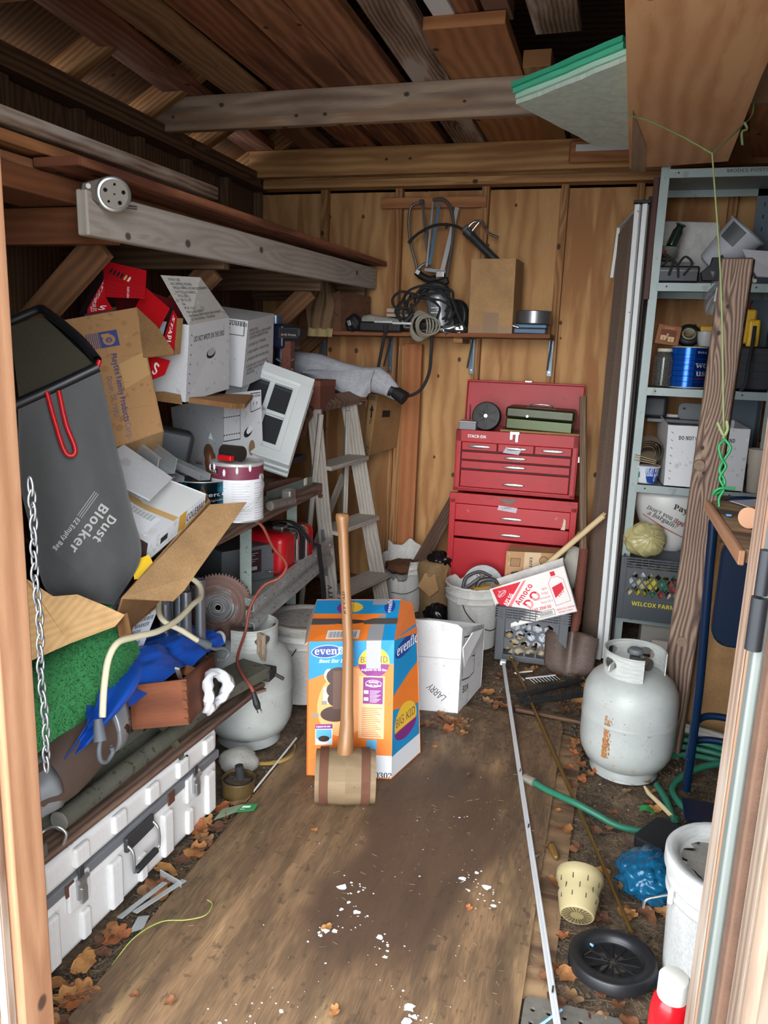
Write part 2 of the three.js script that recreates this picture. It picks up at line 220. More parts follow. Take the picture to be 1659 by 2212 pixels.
{ // doorway trim
  const t1 = struct('trim_1');
  P(t1, 'door_jamb', bx(0.075, 2.2, 0.072, 0.004, 'y'), jambWood, [-0.9375, 1.1, -0.964]);
  P(t1, 'stop_strip', bx(0.02, 2.2, 0.018, 0.003, 'y'), peelWood, [-0.925, 1.1, -0.917]);
  P(t1, 'casing_board', bx(0.09, 2.25, 0.02, 0.003, 'y'), M({ map: canvasTex(128, 1024, (g, w, h) => { g.fillStyle = '#6f705f'; g.fillRect(0, 0, w, h); for (let i = 0; i < 260; i++) { const n = hash(i, 3, 5); g.fillStyle = ['#8d7862', '#e2e2d6', '#7a4b40', '#a3a58f'][i % 4]; g.fillRect(hash(i, 1, 5) * w, hash(i, 2, 5) * h, 4 + n * 20, 8 + hash(i, 4, 5) * 90); } }), roughness: 0.8 }), [-1.0, 1.12, -0.935]);
  P(t1, 'hinge', merge([at(cyl(0.009, 0.009, 0.09), [0, 0, 0]), at(new THREE.BoxGeometry(0.04, 0.085, 0.003), [-0.02, 0, 0])]), paint('#23262b', 0.5, 0.6), [-0.945, 0.35, -0.91]);
  const t2 = struct('trim_2');
  P(t2, 'door_jamb', bx(0.075, 2.2, 0.06, 0.004, 'y'), peelWood, [0.2095, 1.1, -0.97]);
  P(t2, 'stop_strip', bx(0.03, 2.2, 0.022, 0.004, 'y'), jambWood, [0.188, 1.1, -0.926]);
  P(t2, 'weather_strip', bx(0.012, 2.2, 0.028, 0.004, 'y'), M({ color: '#777d79', roughness: 0.5, metalness: 0.4 }), [0.177, 1.1, -0.9]);
  P(t2, 'casing_board', bx(0.05, 2.2, 0.03, 0.004, 'y'), grainy('#5f4433', 0.2, 0.3), [0.206, 1.1, -0.868]);
  P(t2, 'hinge', merge([at(cyl(0.007, 0.007, 0.05), [0, 0.05, 0]), at(cyl(0.009, 0.009, 0.06), [0, -0.008, 0])]), paint('#1d2025', 0.5, 0.3), [0.17, 1.13, -0.885]);
  const door = struct('door_1');
  const doorWood = wood({ w: 512, light: '#7d6c5c', dark: '#553f30', extra: '#8f8073', freq: 46, s: 24, contrast: 0.6, blotch: 0.6, bump: 0.002 });
  P(door, 'door_edge', bx(0.045, 2.15, 0.05, 0.004, 'y'), doorWood, [0.212, 1.09, -0.82]);
  P(door, 'door_panel', bx(0.03, 2.15, 0.6, 0.003, 'y'), doorWood, [0.305, 1.09, -0.545], [0, 18, 0]);
}
// ---------- lumber stored on the joists ----------
const JT = 2.456;
function lumber(name, label, x0, z0, x1, z1, w, t, m, group, y = JT, cat = 'plank') {
  const o = T(name, label, cat, [(x0 + x1) / 2, y, (z0 + z1) / 2], [0, 0, 0], group);
  W(o, 'board', beam([x0, y + t / 2, z0], [x1, y + t / 2, z1], w, t, [1, 0, 0], 0.003), m); return o;
}
lumber('plank', 'dark brown plank on the joists, the one nearest the side wall of the shed', -1.78, -1.9, -2.03, -4.3, 0.17, 0.038, ceilWood[2]);
lumber('plank', 'greyish plank on the joists, second from the side wall', -1.6, -1.9, -1.69, -4.3, 0.16, 0.038, ceilWood[1]);
lumber('plank', 'reddish plank on the joists with strong cathedral grain, third from the side wall', -1.4, -1.9, -1.425, -4.3, 0.172, 0.038, ceilWood[2]);
lumber('plank', 'brown plank on the joists with a fine split near its middle', -1.19, -1.9, -1.225, -4.3, 0.16, 0.038, ceilWood[0]);
lumber('plank', 'warm brown knotty plank on the joists, fifth from the side wall', -1.022, -1.9, -1.045, -4.3, 0.165, 0.038, ceilWood[0]);
lumber('plank', 'rough plank with frosted bark-like face on the joists beside the short wide board', -0.797, -1.9, -0.845, -4.3, 0.155, 0.045, barkWood);
lumber('wide_board', 'short wide brown board on the joists with a pale sawn orange end and two knots', -0.602, -2.765, -0.6, -4.3, 0.285, 0.042, orangeWood, undefined, JT, 'board');
lumber('timber_offcut', 'pale orange square-cut timber end poking over the joist beside the green foam sheets', -0.4, -3.17, -0.41, -4.3, 0.105, 0.06, joistPine, undefined, JT, 'timber');
lumber('plywood_offcut', 'dark plywood piece over the back joist, beside the pale timber offcut', -0.2, -3.35, -0.19, -4.28, 0.28, 0.02, darkFrame, undefined, JT, 'board');
{
  const y2 = JT + 0.045;
  const a = lumber('batten', 'square batten with a white painted end on top of the short wide board', -0.705, -1.9, -0.662, -2.9, 0.07, 0.06, jambWood, undefined, y2);
  W(a, 'painted_end', beam([-0.673, y2 + 0.028, -2.64], [-0.662, y2 + 0.028, -2.905], 0.073, 0.064), paint('#e4e4e6', 0.6));
  lumber('batten', 'brown batten next to the white-ended one on the short wide board', -0.6, -1.9, -0.59, -2.88, 0.075, 0.05, ceilWood[0], undefined, y2);
  lumber('batten', 'batten with faded red paint on the short wide board, beside the foam sheets', -0.5, -1.9, -0.49, -2.86, 0.085, 0.05, M({ map: canvasTex(256, 256, (g, w, h) => { g.fillStyle = '#7b5847'; g.fillRect(0, 0, w, h); for (let i = 0; i < 90; i++) { g.fillStyle = i % 3 ? 'rgba(130,50,45,.5)' : 'rgba(170,160,150,.5)'; g.fillRect(hash(i, 1, 9) * w, hash(i, 2, 9) * h, 20 + 50 * hash(i, 3, 9), 4 + 18 * hash(i, 4, 9)); } }), roughness: 0.85 }), undefined, y2);
  lumber('plank', 'dusty grey-brown plank above the foam sheets, high under the roof', -0.33, -1.9, -0.31, -3.0, 0.16, 0.04, barkWood, undefined, y2);
  const tb = T('trim_board', 'routed trim board with chipped white paint fixed across the back joist', 'board', [-0.15, 2.3, -4.13]);
  P(tb, 'board', bx(0.44, 0.1, 0.024, 0.012), orangeWood, [0.04, 0.075, 0.03]);
  P(tb, 'painted_groove', bx(0.4, 0.032, 0.006, 0.003), paint('#dcdde0', 0.6), [0.05, 0.09, 0.043]);
  P(tb, 'batten', bx(0.3, 0.03, 0.03, 0.002), redWood, [0.1, 0.145, 0.02]);
}
{ // green foam sheets
  const c = [[-0.42, -2.86], [-0.06, -2.52], [0.18, -3.1], [0.1, -3.46], [-0.17, -3.45]], cols = ['#c3d4c4', '#b9e3cb', '#57c79f', '#3fb38e'];
  const words = ['greyish green faced foam board, the lowest of the stack under the joists', 'pale mint foam board with torn edge, second up in the stack', 'bright mint foam board, third up in the stack', 'deep mint foam board with ragged edge, topmost of the stack'];
  const foamT = grainy('#c8d6c8', 0.12, 0.4, { own: true, s: 71, scale: 60, rough: 0.7 });
  for (let i = 0; i < 4; i++) {
    const y = 2.253 + i * 0.0165, o = T('foam_board', words[i], 'foam board', [-0.1, y, -3], [0, 0, 0], 'foam boards under the joists');
    const j = i * 0.006, pts = []; for (let k = 0; k < c.length; k++) { const a = c[k], b = c[(k + 1) % c.length]; for (let q = 0; q < 8; q++) { const t = q / 8; pts.push([mix(a[0], b[0], t) + (hash(k * 9 + q, i, 77) - 0.5) * 0.008 - j, y + 0.0 + 0.1 * (a[1] === 0 ? 0 : 0), mix(a[1], b[1], t) + (hash(q, k + i * 5, 78) - 0.5) * 0.008 + j]); } }
    W(o, 'sheet', sheet(pts, 0.0145, 'm', 1), i ? M({ color: cols[i], roughness: 0.6 }) : foamT);
  }
}
{ // wide plank slung under the ceiling on a cord
  const o = T('slung_plank', 'very wide orange softwood plank slung under the ceiling on a thin green cord', 'plank', [0.13, 2.2, -2.6]);
  const hangWood = wood({ L: 1.8, A: 0.4, light: '#dba676', dark: '#b57a4a', extra: '#e0ae7c', freq: 16, s: 37, knots: 6, contrast: 0.45, warp: 0.05, rough: 0.6 });
  W(o, 'board', sheet([[-0.075, 2.2, -1.5], [-0.037, 2.2, -3.68], [0.345, 2.2, -3.6], [0.31, 2.2, -2.6], [0.29, 2.2, -1.5]].reverse(), 0.035, 'm', -1).rotateY(0), hangWood);
  const s = T('sling_strip', 'thin dusty strip of board under the far end of the slung plank', 'board', [0, 2.19, -3.2]);
  W(s, 'strip', sheet([[-0.035, 2.196, -2.85], [-0.03, 2.196, -3.72], [0.03, 2.196, -3.74], [0.02, 2.196, -3.3]], 0.006, 'm', 1), wood({ w: 512, light: '#a58a70', dark: '#7c604a', freq: 30, s: 38, contrast: 0.3, knots: 1 }));
  const cordM = paint('#6f7f52', 0.8), c = T('hanging_cord', 'thin olive cord tied round the slung plank and dropping to a green wire', 'cord', [0.2, 2, -2.8]);
  const J = [0.205, 2.005, -2.62];
  W(c, 'sling', merge([tube([[-0.04, 2.235, -2.87], [-0.052, 2.2, -2.87], [0.02, 2.15, -2.8], [0.12, 2.075, -2.7], J], 0.0028, 6), tube([[0.335, 2.235, -2.92], [0.335, 2.19, -2.9], [0.28, 2.1, -2.75], J], 0.0028, 6), tube([[0.3, 2.13, -2.78], [0.31, 2.11, -2.78], [0.296, 2.1, -2.77], [0.3, 2.06, -2.76]], 0.004, 6)]), cordM);
  W(c, 'drop_line', tube([J, [0.24, 1.6, -2.3], [0.265, 1.21, -2.06]], 0.0026, 6), paint('#8f9a68', 0.8));
}
{ // boards high on the other side, over the metal shelving
  lumber('plank', 'pale plank lying over the metal shelving beside the slung plank', 0.46, -3.3, 0.62, -4.3, 0.2, 0.03, orangeWood, undefined, 2.34);
  lumber('plank', 'dark plank end above the metal shelving, next to the roof', 0.52, -2.9, 0.46, -4.3, 0.16, 0.04, ceilWood[2], undefined, 2.46);
}
// ---------- loft shelf along the side wall ----------
{
  const loftWood = wood({ w: 512, light: '#7d5636', dark: '#503420', freq: 30, s: 39, contrast: 0.5, knots: 2 });
  const loft = T('loft_shelf', 'rough loft shelf of bracketed beams along the side wall, carrying planks', 'shelf', [-1.74, 1.66, -2.9]);
  W(loft, 'front_board', beam([-1.37, 1.722, -1.79], [-1.37, 1.79, -4.29], 0.115, 0.036, [0, 1, 0], 0.006), greyBoard, 'pale weathered front board');
  for (const z of [-1.96, -2.61, -3.55, -4.22]) {
    W(loft, 'cross_beam', beam([-2.08, 1.71, z], [-1.39, 1.715, z], 0.1, 0.038, [0, 1, 0]), z === -1.96 ? redWood : darkFrame);
    W(loft, 'brace', beam([-1.46, 1.67, z - 0.03], [-2.06, 1.14, z - 0.03], 0.09, 0.03, [0.66, 0.75, 0]), loftWood);
  }
  const Pk = (n, l, a, b, w, t, m, end) => { const o = T(n, l, 'plank', a); W(o, 'board', beam(a, b, w, t, [1, 0, 0], 0.004), m); if (end) W(o, 'painted_end', beam(a, [mix(a[0], b[0], 0.03), mix(a[1], b[1], 0.03), mix(a[2], b[2], 0.03)], w + 0.004, t + 0.004), end, 'green painted end'); return o; };
  Pk('loft_plank', 'thick timber with a blunt end on the loft shelf, beside the pulley', [-1.6, 1.795, -1.55], [-1.56, 1.815, -4.1], 0.2, 0.062, redWood);
  Pk('loft_plank', 'reddish board under the green-ended plank on the loft shelf', [-1.66, 1.845, -1.4], [-1.58, 1.86, -3.9], 0.22, 0.03, ceilWood[0]);
  Pk('loft_plank', 'brown plank with a green painted end on the loft shelf', [-1.56, 1.885, -1.62], [-1.55, 1.9, -2.9], 0.12, 0.03, orangeWood, paint('#1f5a45', 0.7));
  Pk('loft_plank', 'grey plank with peeling whitish edge, topmost on the loft shelf', [-1.56, 1.93, -1.4], [-1.53, 1.945, -2.72], 0.1, 0.045, barkWood);
  Pk('loft_plank', 'long dark plank with a ragged bark edge lying behind the pale front board', [-1.45, 1.85, -1.8], [-1.37, 1.872, -4.3], 0.15, 0.025, ceilWood[2]);
  const p = T('pulley', 'grey metal belt pulley with holes hung on the pale loft board', 'pulley', [-1.34, 1.78, -1.87], [8, 48, 0]);
  const holes = [...Array(5)].map((_, i) => circ(0.024 * Math.cos(i * 1.257 + 0.3), 0.024 * Math.sin(i * 1.257 + 0.3), i % 2 ? 0.004 : 0.006, 12)); holes.push(circ(0, 0, 0.003, 10));
  P(p, 'face_plate', ext(circ(0, 0, 0.035, 32), 0.004, 0.001, holes), M({ color: '#8a837a', roughness: 0.6, metalness: 0.4 }), [0, 0, 0.046]);
  P(p, 'grooved_rim', lathe([[0.03, -0.03], [0.04, -0.03], ...[...Array(7)].flatMap((_, i) => [[0.043, -0.028 + i * 0.007], [0.039, -0.0245 + i * 0.007]]), [0.043, 0.022], [0.045, 0.03], [0.045, 0.036], [0.042, 0.04], [0.036, 0.04]], 48).rotateX(Math.PI / 2), M({ color: '#c9ccca', roughness: 0.3, metalness: 0.85 }), [0, 0, 0.006]);
  P(p, 'hub_back', cyl(0.03, 0.03, 0.04).rotateX(Math.PI / 2), M({ color: '#3a3836', roughness: 0.6, metalness: 0.5 }), [0, 0, 0]);
  P(p, 'bracket', ext([[-0.075, 0.016], [-0.03, 0.034], [-0.02, -0.02], [-0.035, -0.028], [-0.078, 0.0]], 0.012, 0.002), M({ color: '#5b514a', roughness: 0.55, metalness: 0.5 }), [0, 0, 0.02]);
  P(p, 'bolt', cyl(0.007, 0.007, 0.012, 6).rotateX(Math.PI / 2), M({ color: '#b0aca6', roughness: 0.35, metalness: 0.8 }), [-0.063, 0.012, 0.036]);
  P(p, 'pin', cyl(0.005, 0.005, 0.05).rotateZ(Math.PI / 2), M({ color: '#6b6661', roughness: 0.4, metalness: 0.8 }), [0.045, -0.026, 0.0]);
  const wheelM = paint('#1b1c20', 0.85);
  const tyre = T('wheel', 'black rubber wheel hung in shadow under the loft shelf', 'wheel', [-1.9, 1.36, -1.9], [0, 60, 0]);
  P(tyre, 'tyre', new THREE.TorusGeometry(0.085, 0.04, 14, 40), wheelM); P(tyre, 'disc', cyl(0.085, 0.085, 0.03).rotateX(Math.PI / 2), paint('#26272b', 0.8)); P(tyre, 'hub', cyl(0.014, 0.014, 0.06).rotateX(Math.PI / 2), paint('#101013', 0.6));
  const disc = T('metal_plate', 'round grey plate hanging behind the brace beside the black wheel', 'plate', [-1.93, 1.4, -1.68], [0, 60, 0]);
  P(disc, 'plate', lathe([[0, 0], [0.09, 0], [0.1, 0.012], [0.105, 0.012], [0.1, 0.0], [0.09, -0.006], [0, -0.006]]).rotateX(Math.PI / 2), paint('#4c5150', 0.6, 0.4));
}

// ---------- prints, cartons ----------
const CARD = grainy('#b08a5e', 0.12, 0.6, { s: 81, scale: 24 }), CARD2 = grainy('#9b7449', 0.12, 0.6, { s: 82, scale: 24 }), WHITEBOX = grainy('#d6d7d8', 0.09, 0.7, { own: true, s: 83, scale: 10, spots: 0.25, spot: '#8f8a80', w: 512, thr: 0.66 });
const STEEL = M({ color: '#b9bcbd', roughness: 0.32, metalness: 0.85 }), DARKSTEEL = M({ color: '#55575a', roughness: 0.5, metalness: 0.7 }), CHROME = M({ color: '#d8dadc', roughness: 0.15, metalness: 0.95 }), RUST = grainy('#5f3a28', 0.4, 0.2, { s: 84, scale: 30 }), BLACK = paint('#17181a', 0.6), RUBBER = paint('#232427', 0.85), WHITEP = paint('#dcdee0', 0.5), ALU = M({ color: '#c3c7c8', roughness: 0.4, metalness: 0.6 });
function quadSheet(q, t = 0.003) {   // LB, RB, RT, LT seen from outside; uv runs over the face
  const g = sheet(q, t), uv = g.attributes.uv, p = g.attributes.position, Q = q.map(v3);
  const n = new THREE.Vector3().crossVectors(Q[1].clone().sub(Q[0]), Q[3].clone().sub(Q[0])).normalize(), c = [[0, 0], [1, 0], [1, 1], [0, 1]];
  for (let i = 0; i < p.count; i++) { const P0 = V(p.getX(i), p.getY(i), p.getZ(i)); let b = 0, bd = 1e9; Q.forEach((k, j) => { const d = Math.min(k.distanceTo(P0), k.clone().addScaledVector(n, -t).distanceTo(P0)); if (d < bd) { bd = d; b = j; } }); uv.setXY(i, ...c[b]); }
  return g;
}
const FACES = { F: [0, 1, 2, 3], R: [1, 5, 6, 2], L: [4, 0, 3, 7], K: [5, 4, 7, 6], T: [3, 2, 6, 7], B: [4, 5, 1, 0] }, PANEL = { F: 'front_panel', R: 'side_panel', L: 'side_panel', K: 'back_panel', T: 'top_panel', B: 'base_panel' };
function carton(o, c8, m, skip = '', mats = {}, t = 0.004) {
  for (const k of 'FRLKTB') if (!skip.includes(k)) { const q = FACES[k].map((i) => c8[i]); W(o, PANEL[k], mats[k] ? quadSheet(q, t) : sheet(q, t), mats[k] ?? m); }
  return o;
}
function box8([x, y, z], [a, b, c], [w, h, d]) { const m = new THREE.Matrix4().compose(V(x, y, z), new THREE.Quaternion().setFromEuler(new THREE.Euler(a * D2R, b * D2R, c * D2R, 'YXZ')), V(1, 1, 1)); return [[-1, 0, 1], [1, 0, 1], [1, 1, 1], [-1, 1, 1], [-1, 0, -1], [1, 0, -1], [1, 1, -1], [-1, 1, -1]].map((s) => V(s[0] * w / 2, s[1] * h, s[2] * d / 2).applyMatrix4(m).toArray()); }
const center = (c8) => [0, 1, 2].map((i) => (c8[0][i] + c8[1][i] + c8[4][i] + c8[5][i]) / 4);
const printMat = (w, h, draw, o = {}) => M({ map: canvasTex(w, h, draw), roughness: 0.8, ...o });
function text(g, s, x, y, px, { font = 'sans-serif', bold = true, color = '#111', rot = 0, align = 'left', sx = 1, italic } = {}) { g.save(); g.translate(x, y); g.rotate(rot * D2R); g.scale(sx, 1); g.fillStyle = color; g.font = `${italic ? 'italic ' : ''}${bold ? 'bold ' : ''}${px}px ${font}`; g.textAlign = align; g.textBaseline = 'middle'; g.fillText(s, 0, 0); g.restore(); }
function grime(g, w, h, n, cols, s, big = 20) { for (let i = 0; i < n; i++) { g.fillStyle = cols[i % cols.length]; const r = 0.5 + big * Math.pow(hash(i, 7, s), 4); g.beginPath(); g.ellipse(hash(i, 1, s) * w, hash(i, 2, s) * h, r, r * (0.3 + hash(i, 3, s)), hash(i, 4, s) * 3, 0, 7); g.fill(); } }
function poly(g, pts, fill) { g.fillStyle = fill; g.beginPath(); pts.forEach((p, i) => (i ? g.lineTo(...p) : g.moveTo(...p))); g.closePath(); g.fill(); }
// flat print laid on a surface: LB, RB, RT, LT
function decal(parent, name, q, w, h, draw, o = {}) { return W(parent, name, quadSheet(q, 0.0006), M({ map: canvasTex(w, h, draw), transparent: true, roughness: 0.8, ...o })); }
function lerpQ(q, u0, v0, u1, v1, lift = 0.002) {   // a rectangle of a face q (LB RB RT LT), lifted off it
  const Q = q.map(v3), n = new THREE.Vector3().crossVectors(Q[1].clone().sub(Q[0]), Q[3].clone().sub(Q[0])).normalize();
  const f = (u, v) => Q[0].clone().lerp(Q[1], u).lerp(Q[3].clone().lerp(Q[2], u), v).addScaledVector(n, lift).toArray();
  return [f(u0, v0), f(u1, v0), f(u1, v1), f(u0, v1)];
}
const face = (c8, k) => FACES[k].map((i) => c8[i]);
const white = (g, w, h, s = 1) => { g.fillStyle = '#d4d5d7'; g.fillRect(0, 0, w, h); grime(g, w, h, 160, ['rgba(150,145,135,.25)', 'rgba(240,240,240,.3)', 'rgba(110,100,90,.2)'], s, 14); };

// ---------- white transit case and what lies on it ----------
{
  const o = T('transit_case', 'long white plastic transit case with grey strap line on the floor beside the door post', 'case', [-1.32, 0, -1.53]);
  const white = grainy('#d9d8d6', 0.05, 0.5, { own: true, s: 91, scale: 18, spots: 0.5, spot: '#7d746a', thr: 0.71, rough: 0.45 });
  const z0 = -1.12, z1 = -1.925, L = z0 - z1, mx = (z0 + z1) / 2;
  const g = T('x', '', ''); scene.remove(g);
  const side = (z) => mix(-1.095, -1.058, (z0 - z) / L);
  const yaw = -Math.atan2(0.037, L) / D2R;
  const B = (w, h, d, r) => new RoundedBoxGeometry(w, h, d, 3, r);
  W(o, 'tub', at(boxUV(B(0.46, 0.172, L, 0.022)), [side(mx) - 0.23, 0.088, mx], [0, yaw, 0]), white);
  W(o, 'lid', at(boxUV(B(0.46, 0.078, L, 0.02)), [side(mx) - 0.23, 0.234, mx], [0, yaw, 0]), white);
  W(o, 'sealing_band', at(bx(0.466, 0.026, L + 0.004, 0.004, 'z'), [side(mx) - 0.23, 0.183, mx], [0, yaw, 0]), M({ color: '#6d6f73', roughness: 0.5 }));
  for (let i = 0; i < 7; i++) { const z = z0 - 0.09 - i * 0.108; if (i % 2 === 0) W(o, 'rib', at(B(0.02, 0.13, 0.045, 0.008), [side(z) + 0.004, 0.085, z], [0, yaw, 0]), white); else W(o, 'rib', at(B(0.018, 0.075, 0.03, 0.007), [side(z) + 0.003, 0.055, z], [0, yaw, 0]), white); }
  for (let i = 0; i < 6; i++) { const z = z0 - 0.06 - i * 0.135; W(o, 'lid_rib', at(B(0.018, 0.05, 0.05, 0.008), [side(z) + 0.003, 0.24, z], [0, yaw, 0]), white); }
  for (const z of [-1.3, -1.77]) {
    const h = W(o, 'latch', merge([at(B(0.014, 0.05, 0.03, 0.003), [side(z) + 0.012, 0.165, z]), at(cyl(0.006, 0.006, 0.034).rotateX(Math.PI / 2), [side(z) + 0.019, 0.19, z]), at(B(0.008, 0.04, 0.02, 0.002), [side(z) + 0.02, 0.15, z])]), STEEL, 'metal latch');
    W(h, 'latch_hook', at(B(0.006, 0.03, 0.018, 0.002), [side(z) + 0.014, 0.203, z]), DARKSTEEL);
    W(o, 'latch_recess', at(B(0.012, 0.075, 0.075, 0.01), [side(z) + 0.004, 0.155, z]), white);
  }
  const hz = -1.52, hx = side(hz) + 0.01, H = W(o, 'handle', merge([tube([[hx, 0.165, hz + 0.055], [hx + 0.016, 0.15, hz + 0.055], [hx + 0.018, 0.095, hz + 0.055], [hx + 0.016, 0.088, hz + 0.045]], 0.004, 8), tube([[hx, 0.165, hz - 0.055], [hx + 0.016, 0.15, hz - 0.055], [hx + 0.018, 0.095, hz - 0.055], [hx + 0.016, 0.088, hz - 0.045]], 0.004, 8), bar([hx + 0.017, 0.09, hz - 0.05], [hx + 0.017, 0.09, hz + 0.05], 0.004)]), STEEL, 'steel drop handle');
  W(H, 'grip', bar([hx + 0.017, 0.09, hz - 0.042], [hx + 0.017, 0.09, hz + 0.042], 0.0095), RUBBER, 'black rubber grip');
  W(H, 'hinge_plate', at(B(0.012, 0.04, 0.12, 0.004), [hx - 0.002, 0.165, hz]), DARKSTEEL);
  W(o, 'strap_patch', at(B(0.004, 0.035, 0.03, 0.001), [side(-1.66) + 0.008, 0.183, -1.66]), RUST); W(o, 'strap_patch', at(B(0.004, 0.03, 0.028, 0.001), [side(-1.27) + 0.008, 0.18, -1.27]), RUST);
}
const olive = grainy('#57574b', 0.2, 0.4, { s: 95, scale: 16, spots: 0.3, spot: '#2a2723' });
{
  const a = T('wood_plank', 'dirty brown plank lying along the front edge of the white case', 'plank', [-1.09, 0.285, -1.6]);
  W(a, 'board', beam([-1.134, 0.287, -1.13], [-1.075, 0.284, -2.14], 0.07, 0.02, [1, 0, 0.07], 0.004), benchWood);
  W(a, 'broken_end', merge([beam([-1.08, 0.285, -2.1], [-1.05, 0.29, -2.2], 0.03, 0.014), beam([-1.06, 0.285, -2.12], [-1.03, 0.282, -2.18], 0.02, 0.01)]), benchWood);
  const b = T('wooden_pole', 'round dull green pole with a scuffed end on the plank over the white case', 'pole', [-1.11, 0.325, -1.7]);
  W(b, 'shaft', bar([-1.115, 0.333, -1.29], [-1.095, 0.322, -2.1], 0.0235, 20), olive); W(b, 'end_cap', bar([-1.1155, 0.333, -1.287], [-1.115, 0.333, -1.295], 0.0236, 20, 0.0225), grainy('#8a877d', 0.5, 0.05, { s: 96, scale: 10 }), 'worn bare end');
  const c = T('wooden_trough', 'long dull green wooden trough with a thick lid beside the green pole', 'trough', [-1.17, 0.3, -1.6]);
  W(c, 'body', beam([-1.2, 0.325, -1.285], [-1.185, 0.33, -1.95], 0.085, 0.058, [1, 0, 0.04], 0.003), olive);
  W(c, 'lid', beam([-1.205, 0.369, -1.27], [-1.19, 0.374, -1.66], 0.1, 0.03, [1, 0, 0.04], 0.004), olive);
  const d = T('wood_block', 'small green-topped wooden block with a wire hook at the near end of the white case', 'block', [-1.125, 0.298, -1.2]);
  W(d, 'block', beam([-1.125, 0.315, -1.175], [-1.12, 0.315, -1.225], 0.06, 0.03, [1, 0, 0.05], 0.003), olive);
  W(d, 'hook', tube([[-1.12, 0.332, -1.225], [-1.11, 0.345, -1.24], [-1.085, 0.35, -1.25], [-1.07, 0.335, -1.255], [-1.075, 0.31, -1.25]], 0.004, 8), STEEL);
  const s = T('webbing_strap', 'olive webbing strap with black buckle hanging over the green pole', 'strap', [-1.08, 0.34, -1.72]);
  W(s, 'strap', skin((u, v) => { const t = u, x = mix(-1.18, -1.066, t) + (v - 0.5) * 0.006, y = 0.375 - 0.12 * Math.pow(t, 2.2) + 0.012 * Math.sin(t * 3), z = -1.7 - 0.03 * t + (v - 0.5) * 0.032; return [x, y, z]; }, 14, 3, 0.003), paint('#5b5d45', 0.9));
  W(s, 'buckle', at(new RoundedBoxGeometry(0.035, 0.012, 0.045, 2, 0.004), [-1.135, 0.38, -1.7]), BLACK);
  W(s, 'tip', at(new RoundedBoxGeometry(0.006, 0.02, 0.034, 2, 0.002), [-1.064, 0.255, -1.732]), BLACK);
  const e = T('wood_plank', 'dark olive plank with a clamp at its tip jutting past the white case', 'plank', [-1.09, 0.34, -1.95]);
  W(e, 'board', beam([-1.16, 0.352, -1.75], [-1.055, 0.36, -2.17], 0.12, 0.036, [1, 0, 0.2], 0.003), olive);
  W(e, 'clamp', merge([at(new RoundedBoxGeometry(0.05, 0.036, 0.06, 2, 0.005), [-1.02, 0.345, -2.17]), at(cyl(0.006, 0.006, 0.05).rotateZ(1.2), [-0.99, 0.333, -2.19])]), paint('#2d2b29', 0.7), 'dark metal clamp');
}
